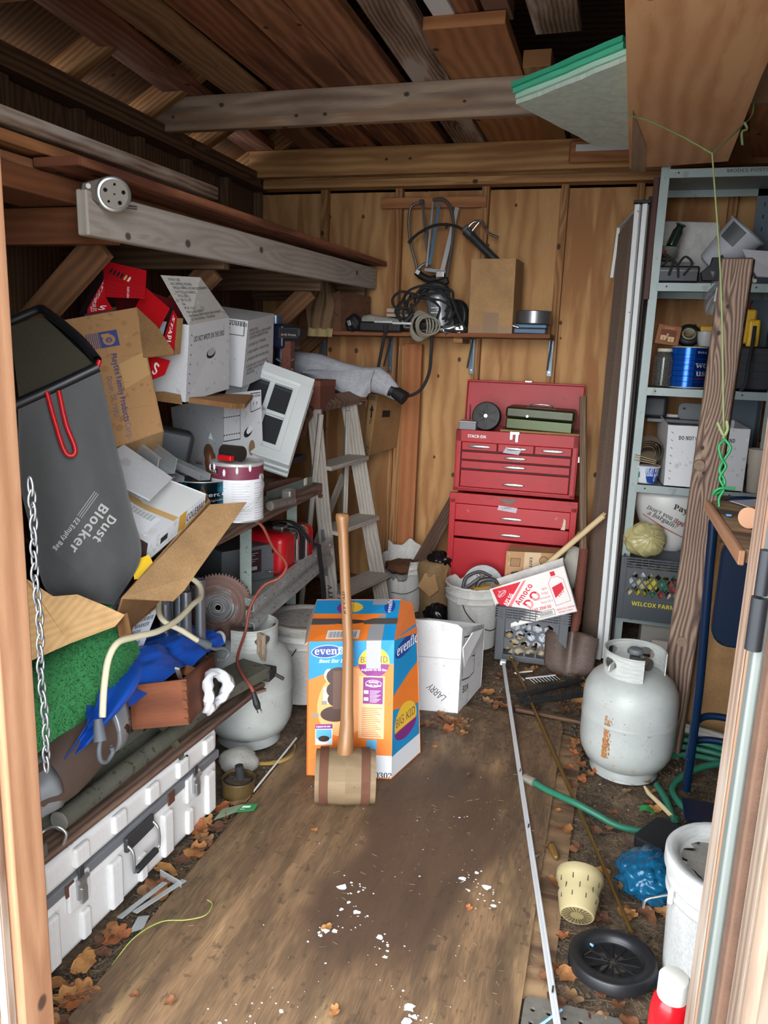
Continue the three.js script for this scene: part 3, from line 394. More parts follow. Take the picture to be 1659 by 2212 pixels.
{ // turf roll, tarp, taped roll
  const turfM = grainy('#3c8a4e', 0.55, 0.12, { s: 101, scale: 40, w: 512, rough: 0.95 }), o = T('turf_roll', 'rolled green artificial turf leaning behind the door post', 'turf', [-1.25, 0.28, -1.4]);
  const ax = [[-1.31, 0.34, -1.2], [-1.265, 0.48, -1.35], [-1.22, 0.6, -1.5], [-1.2, 0.69, -1.62]];
  W(o, 'roll', loft(ax.map((c, i) => [c, [0.075, 0.03, 0.06], [-0.07, 0.075, 0]]), 36, true, (u) => 1 + 0.03 * Math.sin(u * 18)), turfM);
  const blade = new THREE.ConeGeometry(0.0012, 0.009, 3).translate(0, 0.0045, 0), N = 16000, im = new THREE.InstancedMesh(blade, M({ color: '#ffffff', roughness: 0.8 }), N), mm = new THREE.Matrix4(), q = new THREE.Quaternion(), cc = new THREE.Color();
  for (let i = 0; i < N; i++) { const t = rnd() * 2.999, k = Math.floor(t), c = v3(ax[k]).lerp(v3(ax[k + 1]), t - k), th = rnd() * 6.283, r = 1 + 0.03 * Math.sin(th / 6.283 * 18), n = V(0.075, 0.03, 0.06).multiplyScalar(Math.cos(th)).add(V(-0.07, 0.075, 0).multiplyScalar(Math.sin(th))); c.addScaledVector(n, r * 0.985); n.normalize().add(V(rr(-0.6, 0.6), rr(-0.6, 0.6), rr(-0.6, 0.6))).normalize(); q.setFromUnitVectors(V(0, 1, 0), n); mm.compose(c, q, V(1, rr(0.7, 1.3), 1)); im.setMatrixAt(i, mm); const b = rr(0.6, 1.3); im.setColorAt(i, cc.setRGB(0.035 * b, 0.2 * b, 0.065 * b)); }
  im.name = 'turf_pile'; im.userData.kind = 'stuff'; im.applyMatrix4(o.matrixWorld.clone().invert()); shade(im); o.add(im);
  const tm = M({ color: '#1b52b4', roughness: 0.35 });
  const t = T('tarp', 'crumpled shiny blue tarpaulin folded over the turf and the rolled mat', 'tarp', [-1.2, 0.42, -1.7]);
  const fold = (u, v) => 0.04 * (fbm(u * 7, v * 6, 111, 3) - 0.5) + 0.02 * Math.abs(Math.sin(u * 9 + 3 * fbm(u * 4, v * 6, 112))) * (0.3 + v);
  W(t, 'sheet', skin((u, v) => { // u along the pile, v over it from the back to the front edge
    const A = V(-1.36, 0.53, -1.45).lerp(V(-1.36, 0.5, -2.1), u), B = V(-1.2, 0.645, -1.56).lerp(V(-1.2, 0.5, -2.12), Math.pow(u, 1.4)), C = V(-1.1, 0.505, -1.36).lerp(V(-1.14, 0.45, -2.1), Math.pow(u, 0.6));
    const p = A.multiplyScalar((1 - v) * (1 - v)).addScaledVector(B, 2.3 * v * (1 - v)).addScaledVector(C, v * v); const k = 1 / ((1 - v) * (1 - v) + 2.3 * v * (1 - v) + v * v); p.multiplyScalar(k); const f = fold(u, v); return [p.x + f * 0.6, p.y + f, p.z]; }, 60, 36, 0.003), tm);
  W(t, 'corner_flap', skin((u, v) => { const A = V(-1.17, 0.6, -1.52).lerp(V(-1.1, 0.58, -1.6), v), B = V(-1.12, 0.455, -1.29).lerp(V(-1.085, 0.5, -1.4), v), p = A.lerp(B, u); const f = 0.02 * Math.sin(v * 9 + u * 3) * (0.4 + u); return [p.x + f * 0.6 + 0.035 * Math.sin(u * 3.1), p.y + f * 0.5 + 0.02 * Math.sin(u * 3.1), p.z]; }, 24, 12, 0.003), tm);
  const r = T('mat_roll', 'brown rubbery mat rolled up with silver tape round both ends', 'roll', [-1.16, 0.36, -1.45]);
  const brownM = M({ color: '#57473f', roughness: 0.45 }), tapeM = M({ color: '#9ea3a8', roughness: 0.35, metalness: 0.45 });
  const ring = (t, k = 1) => { const c = V(-1.145, 0.4, -1.17).lerp(V(-1.165, 0.475, -1.545), t); const w = mix(0.05, 0.088, sstep(0, 0.5, t)) * k; return [c.toArray(), [w * 0.85, 0.0, w * 0.25], [-0.01, w * mix(0.65, 1, t), 0]]; };
  W(r, 'mat', loft([...Array(14)].map((_, i) => ring(i / 13)), 36, true, (u, v) => 1 + 0.02 * Math.sin(u * 25 + v * 9)), brownM);
  W(r, 'silver_tape', loft([...Array(8)].map((_, i) => ring(-0.02 + i * 0.05, 1.03)), 36, true, (u, v) => 1 + 0.025 * Math.sin(u * 31 + v * 6)), tapeM);
  W(r, 'silver_tape', loft([...Array(5)].map((_, i) => ring(0.86 + i * 0.04, 1.04)), 36, true, (u, v) => 1 + 0.03 * Math.sin(u * 27 + v * 5)), tapeM);
}
{ // open wooden drawer box
  const c8 = [[-1.136, 0.400, -1.600], [-0.997, 0.417, -1.649], [-1.017, 0.532, -1.672], [-1.158, 0.512, -1.620], [-1.258, 0.309, -1.971], [-1.118, 0.326, -2.021], [-1.139, 0.441, -2.042], [-1.279, 0.422, -1.992]];
  const o = T('wooden_box', 'open dovetailed reddish wooden box holding scraps, tipped on the pile before the blue tarp', 'box', center(c8)), m = wood({ w: 512, h: 256, light: '#7c4528', dark: '#472214', extra: '#8d5735', freq: 16, warp: 0.05, s: 121, knots: 3, contrast: 0.4, bump: 0.0001 });
  carton(o, c8, m, 'T', {}, 0.012);
  for (let i = 0; i < 5; i++) { const q = v3(c8[1]).lerp(v3(c8[2]), 0.1 + i * 0.2); W(o, 'dovetail_peg', at(new THREE.BoxGeometry(0.012, 0.012, 0.008), [q.x - 0.006, q.y, q.z + 0.001]), redWood); }
  const s = T('wood_scrap', 'light strip of wood sticking out of the open wooden box', 'scrap', [-1.12, 0.45, -1.75]);
  W(s, 'strip', beam([-1.13, 0.4, -1.85], [-1.08, 0.53, -1.73], 0.014, 0.006), M({ color: '#b8a895', roughness: 0.8 }));
  const s2 = T('wood_scrap', 'dark wooden wedge lying in the open wooden box', 'scrap', [-1.13, 0.4, -1.86]);
  W(s2, 'wedge', beam([-1.2, 0.42, -1.9], [-1.09, 0.475, -1.83], 0.05, 0.03), redWood);
  const b = T('plastic_ring', 'white plastic bag twisted into a ring behind the open wooden box', 'plastic bag', [-1.05, 0.33, -1.9]);
  const pts = [...Array(22)].map((_, i) => { const a = i / 22 * 6.283; return [-1.04 + 0.012 * Math.cos(a * 2), 0.408 + 0.052 * Math.sin(a), -1.865 + 0.055 * Math.cos(a)]; });
  W(b, 'ring', loft([...pts, pts[0]].map((p, i) => { const k = 0.011 + 0.009 * vn(i * 0.8, 3, 9); return [p, [k, 0, 0], [0, k * (p[1] - 0.408) / 0.052, k * (p[2] + 1.865) / 0.055]]; }), 12, false, (u, v) => 1 + 0.25 * Math.sin(u * 20 + v * 50)), M({ color: '#dfe2e6', roughness: 0.4 }));
}
{ // bungee and chain
  const o = T('bungee_cord', 'cream bungee cord with a grey plastic hook looped over the blue tarp', 'bungee cord', [-1.05, 0.5, -1.5]);
  W(o, 'cord', tube([[-1.02, 0.585, -1.33], [-1.03, 0.649, -1.354], [-1.03, 0.707, -1.374], [-1.03, 0.729, -1.404], [-1.03, 0.721, -1.470], [-1.03, 0.701, -1.566], [-1.05, 0.687, -1.69], [-1.07, 0.692, -1.8], [-1.09, 0.69, -1.88], [-1.12, 0.71, -1.92], [-1.16, 0.74, -1.9], [-1.2, 0.73, -1.86], [-1.19, 0.68, -1.82], [-1.14, 0.65, -1.76], [-1.1, 0.615, -1.79], [-1.08, 0.57, -1.84]], 0.0078, 10, 90), M({ color: '#d9d0b0', roughness: 0.7 }));
  const gm = paint('#5d6268', 0.6);
  W(o, 'hook', merge([bar([-1.02, 0.588, -1.315], [-1.005, 0.545, -1.3], 0.009, 14, 0.015), tube([[-1.005, 0.548, -1.3], [-1.0, 0.53, -1.288], [-1.0, 0.505, -1.292], [-1.0, 0.492, -1.312], [-1.0, 0.503, -1.334], [-1.0, 0.518, -1.33]], 0.0052, 10)]), gm, 'grey plastic hook');
  W(o, 'hook', merge([bar([-1.08, 0.572, -1.838], [-1.065, 0.545, -1.875], 0.009, 14, 0.013), tube([[-1.065, 0.547, -1.87], [-1.06, 0.526, -1.897], [-1.05, 0.512, -1.942], [-1.045, 0.49, -1.96], [-1.05, 0.477, -1.945], [-1.055, 0.485, -1.915]], 0.005, 10)]), gm, 'grey plastic hook');
  const ch = T('door_chain', 'zinc chain hanging down the inner edge of the door post', 'chain', [-0.893, 0.6, -0.99]), lk = (() => { const r = []; for (let i = 0; i < 16; i++) { const a = i / 16 * 6.283; r.push([0.0062 * Math.cos(a), 0.0135 * Math.sin(a) * (1 + 0.15 * Math.abs(Math.sin(a))), 0]); } return tube(r, 0.0021, 7, 32, true); })();
  const zinc = M({ color: '#8e9397', roughness: 0.35, metalness: 0.85 });
  for (let i = 0; i < 25; i++) { const y = 1.165 - i * 0.0205; P(ch, 'link', lk, zinc, [0.004 + 0.002 * Math.sin(i * 0.7), y - 0.6, -0.016], [0, i % 2 ? 75 : -15, (hash(i, 1, 2) - 0.5) * 16]); }
}

// ---------- cardboard cartons, grass bag ----------
{
  const c8 = [[-1.463, 1.065, -1.904], [-1.276, 1.142, -1.998], [-1.469, 1.504, -2.166], [-1.669, 1.455, -2.064], [-1.531, 0.949, -2.110], [-1.337, 1.010, -2.207], [-1.537, 1.385, -2.370], [-1.731, 1.324, -2.273]];
  const o = T('cardboard_box', 'brown cardboard box with a blue logo and lettering, tilted behind the black grass bag', 'box', center(c8));
  const pm = printMat(512, 1024, (g, w, h) => {
    g.fillStyle = '#b5885a'; g.fillRect(0, 0, w, h); grime(g, w, h, 260, ['rgba(140,98,58,.3)', 'rgba(205,165,120,.3)', 'rgba(90,60,35,.2)'], 5, 26);
    poly(g, [[w * 0.6, h * 0.4], [w, h * 0.36], [w, h * 0.55], [w * 0.62, h * 0.6]], '#c79e69');
    g.save(); g.translate(w * 0.53, h * 0.2); g.rotate(0.0); const B = '#3d4a86', s = 62; g.strokeStyle = B; g.lineWidth = 6; for (let i = -5; i <= 5; i++) { g.beginPath(); g.moveTo(-s * 1.15 + i * 13, -s); g.lineTo(-s * 1.15 + i * 13, s); g.stroke(); g.beginPath(); g.moveTo(s * 1.1 - Math.abs(i) * 3, -s); g.lineTo(s * 1.1 - Math.abs(i) * 3, s); g.stroke(); }
    g.fillStyle = B; g.fillRect(-s * 0.85, -s, s * 1.8, s * 2); g.fillStyle = '#b5885a'; g.beginPath(); g.arc(s * 0.12, s * 0.1, s * 0.68, 0, 7); g.fill(); g.fillRect(-s * 0.62, -s * 0.72, s * 0.9, s * 0.4); g.fillStyle = B; g.beginPath(); g.arc(s * 0.12, s * 0.14, s * 0.34, 0, 7); g.fill(); g.fillStyle = '#b5885a'; for (const k of [-0.14, 0.02, 0.18]) g.fillRect(-s * 0.05, s * (0.1 + k), s * 0.36, 5); g.restore();
    text(g, 'Playtex Family Products', w * 0.56, h * 0.31, 55, { rot: 90, color: '#43457c', sx: 0.86 }); text(g, 'Corp.', w * 0.56, h * 0.85, 55, { rot: 90, color: '#6a6690', bold: false }); text(g, 'Dover, DE 19901', w * 0.44, h * 0.47, 50, { rot: 90, color: '#5a5a85', bold: false, sx: 0.9 });
    g.strokeStyle = 'rgba(110,75,45,.5)'; g.lineWidth = 2; for (let i = 0; i < 12; i++) { g.beginPath(); g.moveTo(hash(i, 1, 6) * w, hash(i, 2, 6) * h); g.lineTo(hash(i, 3, 6) * w, hash(i, 2, 6) * h + 60); g.stroke(); }
  });
  carton(o, c8.map((p, i) => (i < 4 ? p : i === 5 || i === 6 ? [p[0] - 0.12, p[1] - 0.06, p[2] - 0.04] : p)), CARD, 'T', { F: pm });
  W(o, 'flap', sheet([c8[2], [-1.4, 1.352, -2.09], [-1.35, 1.358, -2.1], [-1.305, 1.363, -2.11], [-1.312, 1.376, -2.12], [-1.39, 1.45, -2.15]], 0.004), CARD2, 'bent open flap');
  const r = T('red_carton', 'open shiny red and black printed carton lying on its side behind the tilted brown box', 'box', [-1.53, 1.26, -2.3]);
  const red = paint('#c3151d', 0.42), flat = { roughness: 0.4 };
  W(r, 'lid_flap', quadSheet([[-1.603, 1.534, -2.17], [-1.442, 1.531, -2.17], [-1.435, 1.616, -2.17], [-1.589, 1.645, -2.17]]), printMat(256, 256, (g, w, h) => { g.fillStyle = '#b3121c'; g.fillRect(0, 0, w, h); g.strokeStyle = 'rgba(240,160,150,.5)'; for (let i = 0; i < 4; i++) { g.beginPath(); g.moveTo(0, 130 + i * 30); g.lineTo(w, 150 + i * 34); g.stroke(); } for (let i = 0; i < 6; i++) { g.save(); g.translate(50 + i * 22, 45 + i * 6); g.rotate(0.4); g.fillStyle = i === 4 ? '#c9b56a' : i === 5 ? '#e8e4df' : '#2a2226'; g.fillRect(0, 0, 13, 30); g.beginPath(); g.moveTo(0, 0); g.lineTo(6, -14); g.lineTo(13, 0); g.fill(); g.restore(); } text(g, 'bold colors', w * 0.62, h * 0.6, 22, { rot: 90, color: '#f2d9d6' }); }, flat));
  W(r, 'inner_panel', sheet([[-1.515, 1.501, -2.22], [-1.428, 1.43, -2.21], [-1.375, 1.505, -2.2], [-1.465, 1.568, -2.21]], 0.004), red); W(r, 'back_panel', sheet([[-1.66, 1.45, -2.33], [-1.42, 1.4, -2.36], [-1.42, 1.53, -2.34], [-1.64, 1.6, -2.3]], 0.004), paint('#6d0d14', 0.5));
  W(r, 'end_panel', quadSheet([[-1.41, 1.36, -2.185], [-1.345, 1.362, -2.18], [-1.336, 1.475, -2.185], [-1.365, 1.51, -2.195]]), printMat(192, 256, (g, w, h) => { g.fillStyle = '#b8141c'; g.fillRect(0, 0, w, h); poly(g, [[0, 0], [w * 0.3, 0], [w * 0.15, h * 0.7], [0, h]], '#1d1618'); text(g, 'STAPLES', w * 0.62, h * 0.05, 74, { rot: 93, color: '#efe9e6', sx: 0.8 }); }, flat));
  W(r, 'end_edge', sheet([[-1.345, 1.362, -2.179], [-1.338, 1.365, -2.2], [-1.328, 1.475, -2.205], [-1.336, 1.475, -2.184]], 0.003), CARD2, 'torn brown edge');
  W(r, 'base_panel', quadSheet([[-1.435, 1.275, -2.15], [-1.36, 1.30, -2.14], [-1.345, 1.345, -2.15], [-1.44, 1.362, -2.17]]), printMat(256, 192, (g, w, h) => { g.fillStyle = '#c9161e'; g.fillRect(0, 0, w, h); poly(g, [[0, h * 0.55], [w * 0.3, h], [0, h]], '#20181a'); text(g, 'S', w * 0.42, h * 0.45, 130, { rot: 20, color: '#f3eeee', align: 'center' }); }, flat));
  W(r, 'side_panel', quadSheet([[-1.665, 1.475, -2.14], [-1.545, 1.494, -2.15], [-1.58, 1.535, -2.16], [-1.592, 1.64, -2.17]]), printMat(256, 256, (g, w, h) => { g.fillStyle = '#c3151d'; g.fillRect(0, 0, w, h); poly(g, [[0, 0], [w * 0.5, 0], [w * 0.25, h], [0, h]], '#1d1618'); text(g, 'STAPLES', w * 0.62, h * 0.02, 60, { rot: 100, color: '#e9d9d6' }); text(g, 'S', w * 0.75, h * 0.75, 110, { rot: 30, color: '#f5f5f5', align: 'center' }); }, flat));
}
// archive boxes
const archive = (c8, label, F, R, skip = 'T', L) => { const o = T('archive_box', label, 'box', center(c8)); carton(o, c8, WHITEBOX, skip, { ...(F && { F }), ...(R && { R }), ...(L && { L }) }); return o; };
const endPrint = (head, hole, s) => printMat(512, 512, (g, w, h) => { white(g, w, h, s); if (head) text(g, head, w * 0.13, h * 0.2, 50, { sx: 0.56 }); g.fillStyle = '#222'; for (let i = 0; i < 7; i++) { g.save(); g.translate(w * 0.07, h * (0.14 + i * 0.125)); g.rotate(0.7); g.fillRect(-10, -2.5, 20, 5); g.restore(); } if (hole) { g.fillStyle = '#1a1a1c'; g.beginPath(); g.ellipse(w * 0.56, h * 0.44, 54, 34, -0.1, 0, 7); g.fill(); g.fillStyle = '#b9babc'; g.beginPath(); g.ellipse(w * 0.57, h * 0.42, 46, 27, -0.15, 0, 7); g.fill(); } });
{
  const A = [[-1.370, 1.207, -2.280], [-1.374, 1.240, -2.592], [-1.355, 1.495, -2.560], [-1.337, 1.457, -2.256], [-1.744, 1.243, -2.264], [-1.756, 1.279, -2.571], [-1.729, 1.531, -2.543], [-1.718, 1.495, -2.236]];
  const o = archive(A, 'white archive box with raised lid flap and DO NOT WRITE ON THIS END', endPrint('DO NOT WRITE ON THIS END', true, 3));
  W(o, 'lid_flap', quadSheet([A[3], A[2], [-1.36, 1.615, -2.37], [-1.4, 1.605, -2.2]]), printMat(512, 512, (g, w, h) => { g.fillStyle = '#bdb9b2'; g.fillRect(0, 0, w, h); grime(g, w, h, 120, ['rgba(120,110,95,.3)', 'rgba(220,218,212,.3)'], 8, 30); ['075-05-11-028', 'BOX, SHIPPING, RECORDS', 'SPECIAL PURPOSE, RECORDS RETIREMENT', 'A-A-1735 CLASS DOMESTIC', 'STYLE 2, SIZE 1', '1 BD CTN. 25', 'GSA', 'WT 40   CU 2.1', 'NSN-CU-025-070001', 'NATIONAL CENTER FOR EMPLOYMENT', 'OF THE SEVERELY DISABLED'].forEach((s, i) => text(g, s, w * 0.12, 40 + i * 42, 37, { sx: 0.6, color: '#26242a' })); }));
  W(o, 'torn_base', sheet([[-1.375, 1.2, -2.27], [-1.5, 1.21, -2.265], [-1.5, 1.235, -2.262], [-1.44, 1.24, -2.262], [-1.38, 1.232, -2.266]], 0.003), CARD2, 'brown torn edge');
  const B = [[-1.704, 1.270, -2.706], [-1.403, 1.238, -2.753], [-1.366, 1.491, -2.731], [-1.674, 1.522, -2.680], [-1.759, 1.315, -3.079], [-1.450, 1.284, -3.131], [-1.429, 1.535, -3.100], [-1.729, 1.567, -3.053]];
  archive(B, 'closed white archive box printed with numbered instructions, behind the box with the raised flap', printMat(512, 512, (g, w, h) => { white(g, w, h, 4); g.strokeStyle = '#222'; g.lineWidth = 5; g.strokeRect(w * 0.4, h * 0.03, w * 0.56, h * 0.2); text(g, 'BOX NUMBER', w * 0.6, h * 0.07, 40, { sx: 0.8 }); text(g, 'OF', w * 0.68, h * 0.16, 40); }), printMat(512, 512, (g, w, h) => { white(g, w, h, 5); ['INSTRUCTIONS', '1. DO NOT OVERFILL. REMOVE BINDERS', '   ACCESSION NUMBER WITH PENS.', '', '2. USE BLACK FELT TIP MARKER.', '', '3. MAKE NUMBERS 1.5 INCHES HIGH.', '', '4. PACK BOXES WITH RECORDS ONLY.', '', '5. RECORDS MUST BE IN ORDER BY', '   NUMBER, IN DATE FROM THE LABEL', '   END OF BOX.'].forEach((s, i) => text(g, s, w * 0.08, h * (0.16 + i * 0.055), 30, { sx: 0.75, color: '#33333a' })); }), '');
  const C = [[-1.405, 0.862, -2.60], [-1.318, 0.93, -2.77], [-1.352, 1.229, -2.815], [-1.437, 1.213, -2.660], [-1.72, 0.86, -2.79], [-1.633, 0.87, -2.955], [-1.681, 1.137, -2.995], [-1.774, 1.135, -2.837]];
  const patch = (g, x, y, rx, ry, c = '#8c7156') => { g.fillStyle = c; g.beginPath(); g.ellipse(x, y, rx, ry, 0, 0, 7); g.fill(); };
  const c = archive(C, 'large white archive box with brown scuffed spots under the other archive boxes', printMat(512, 512, (g, w, h) => { white(g, w, h, 6); g.strokeStyle = '#2a2a2c'; g.lineWidth = 5; g.strokeRect(6, 22, w * 0.43, h * 0.46); text(g, 'ACCESSION NUMBER', w * 0.03, h * 0.09, 32, { sx: 0.62 }); g.setLineDash([22, 10]); for (const y of [0.25, 0.44]) { g.beginPath(); g.moveTo(8, h * y); g.lineTo(w * 0.44, h * y); g.stroke(); } g.setLineDash([]); g.strokeRect(w * 0.72, 14, w * 0.26, h * 0.2); text(g, 'AGENCY BOX NUMBER', w * 0.73, h * 0.06, 22, { sx: 0.6 }); text(g, '1    P', w * 0.78, h * 0.15, 28); g.fillStyle = '#17181a'; g.beginPath(); g.ellipse(w * 0.64, h * 0.46, 54, 30, -0.1, 0, 7); g.fill(); g.fillStyle = '#e6e6e6'; g.beginPath(); g.ellipse(w * 0.68, h * 0.44, 40, 22, -0.2, 0, 7); g.fill(); patch(g, w * 0.72, h * 0.68, 40, 50); }), null, 'T', printMat(512, 512, (g, w, h) => { white(g, w, h, 7); patch(g, w * 0.7, h * 0.66, 54, 52, '#7c5f45'); }));
  W(c, 'top_panel', sheet([C[3], C[2], C[6], C[7]], 0.004), WHITEBOX);
  const w1 = T('wood_offcut', 'tan board offcut with a pointed end jammed under the flapped archive box', 'offcut', [-1.36, 1.21, -2.5]);
  W(w1, 'board', sheet([[-1.37, 1.222, -2.3], [-1.275, 1.2, -2.43], [-1.262, 1.196, -2.5], [-1.34, 1.215, -2.72], [-1.46, 1.225, -2.5]], 0.018), studWood);
  // lowest archive box, printed side, under the cardboard flap
  const D = [[-1.315, 0.5, -1.65], [-1.222, 0.52, -1.755], [-1.185, 0.69, -1.834], [-1.29, 0.70, -1.735], [-1.5, 0.5, -1.85], [-1.4, 0.52, -1.96], [-1.37, 0.69, -2.04], [-1.48, 0.7, -1.94]];
  archive(D, 'white archive box with numbered instruction list, beneath the open cardboard flaps', printMat(512, 512, (g, w, h) => { g.fillStyle = '#c8cdd6'; g.fillRect(0, 0, w, h); grime(g, w, h, 80, ['rgba(150,150,150,.2)', 'rgba(240,240,240,.3)'], 9, 14); ['INSTRUCTIONS', '1. DO NOT OVERFILL;', '    ACCESSION NUMBER', '2. USE BLACK MARKER', '3. MAKE NUMBERS', '4. PACK BOXES WITH', '5. RECORDS MUST BE', '    NUMBER, IN DATE', '    END OF BOX'].forEach((s, i) => text(g, s, w * 0.16, h * (0.12 + i * 0.095), 44, { sx: 0.85, color: '#40424c' })); }), null, '');
}
{ // open cardboard box holding the white boxes; its flaps hang out
  const o = T('cardboard_box', 'large open cardboard box with two broad flaps hanging out, under the black grass bag', 'box', [-1.3, 0.72, -1.75]);
  W(o, 'flap', sheet([[-1.085, 0.8, -1.505], [-1.003, 0.775, -1.6], [-0.999, 0.79, -1.645], [-1.0, 0.813, -1.693], [-1.022, 0.944, -2.034], [-1.085, 0.95, -1.93]], 0.005), CARD, 'long tan flap');
  const corr = dataTex(256, 256, (u, v, c) => { const k = 0.5 + 0.5 * Math.sin((u * 0.9 + v * 0.25) * 110), n = fbm(u * 9, v * 9, 131) - 0.5; c[0] = 0.78 + 0.05 * k + n * 0.1; c[1] = 0.62 + 0.05 * k + n * 0.1; c[2] = 0.42 + 0.04 * k + n * 0.08; }); corr.repeat.set(4, 4);
  W(o, 'flap', sheet([[-1.30, 0.95, -1.36], [-1.25, 0.86, -1.385], [-1.205, 0.815, -1.415], [-1.165, 0.815, -1.448], [-1.115, 0.79, -1.47], [-1.072, 0.762, -1.495], [-1.085, 0.738, -1.475], [-1.158, 0.71, -1.405], [-1.23, 0.675, -1.335], [-1.32, 0.68, -1.28]], 0.006), M({ map: corr, roughness: 0.85, bumpMap: corr, bumpScale: 0.002 }), 'corrugated near flap');
  W(o, 'side_panel', sheet([[-1.09, 0.798, -1.51], [-1.095, 0.962, -1.94], [-1.19, 0.72, -1.98], [-1.17, 0.64, -1.55]].reverse(), 0.005, 'm', -1), CARD2);
  W(o, 'back_panel', sheet([[-1.095, 0.955, -1.94], [-1.3, 1.0, -2.2], [-1.34, 0.86, -2.2], [-1.19, 0.78, -1.98]], 0.005), CARD2);
  W(o, 'base_panel', sheet([[-1.17, 0.64, -1.55], [-1.19, 0.7, -1.98], [-1.5, 0.7, -1.95], [-1.45, 0.66, -1.5]], 0.005), CARD2);
  const wd = T('wood_offcut', 'short stub of timber poking from under the corrugated flap', 'offcut', [-1.06, 0.72, -1.5]); W(wd, 'stub', beam([-1.11, 0.735, -1.54], [-1.055, 0.712, -1.475], 0.03, 0.022), studWood);
  // white flat box
  const q = [[-1.14, 0.882, -1.70], [-1.118, 0.972, -1.965], [-1.33, 1.03, -1.96], [-1.335, 0.957, -1.71]], dn = (p) => [p[0] + 0.002, p[1] - 0.05, p[2] + 0.018];
  const f = T('flat_white_box', 'flat white box with brown tape and COLEMAN edge, in the open cardboard box', 'box', [-1.22, 0.85, -1.83]);
  const c8 = [dn(q[0]), dn(q[1]), q[1], q[0], dn(q[3]), dn(q[2]), q[2], q[3]];
  carton(f, c8, WHITEBOX, 'T', { F: printMat(512, 96, (g, w, h) => { white(g, w, h, 10); g.fillStyle = '#c9973f'; g.fillRect(w * 0.52, 0, w * 0.13, h); text(g, 'COLEMAN', w * 0.66, h * 0.5, 50, { color: '#201a18', sx: 0.75 }); g.fillStyle = '#222'; g.fillRect(w * 0.22, h * 0.35, 60, 28); }), L: printMat(128, 96, (g, w, h) => { g.fillStyle = '#3a2420'; g.fillRect(0, 0, w, h); g.fillStyle = '#c8401d'; for (let i = 0; i < 5; i++) g.fillRect(w * 0.35, 10 + i * 17, w * 0.55, 9); }) });
  W(f, 'top_panel', quadSheet([q[0], q[1], q[2], q[3]]), printMat(512, 512, (g, w, h) => { white(g, w, h, 11); grime(g, w, h, 120, ['rgba(255,255,255,.5)', 'rgba(200,196,186,.4)'], 12, 40); g.fillStyle = '#c9a267'; g.fillRect(w * 0.42, 0, w * 0.1, h); poly(g, [[w * 0.5, h * 0.45], [w, h * 0.3], [w, h], [w * 0.5, h]], '#dcdbd8'); g.fillStyle = '#e2e3e4'; g.fillRect(w * 0.08, h * 0.35, w * 0.3, h * 0.5); g.fillStyle = '#888'; for (let i = 0; i < 22; i++) g.fillRect(w * 0.3, h * (0.38 + i * 0.018), 44, i % 3 ? 3 : 6); text(g, 'COLEMAN', w * 0.7, h * 0.2, 22, { color: '#444' }); }));
  const y = T('yellow_card', 'yellow printed card showing under the flat white box', 'card', [-1.1, 0.8, -1.62]); W(y, 'card', sheet([[-1.115, 0.815, -1.6], [-1.07, 0.815, -1.64], [-1.11, 0.865, -1.66], [-1.135, 0.855, -1.62]], 0.002), paint('#e3b818', 0.6));
}
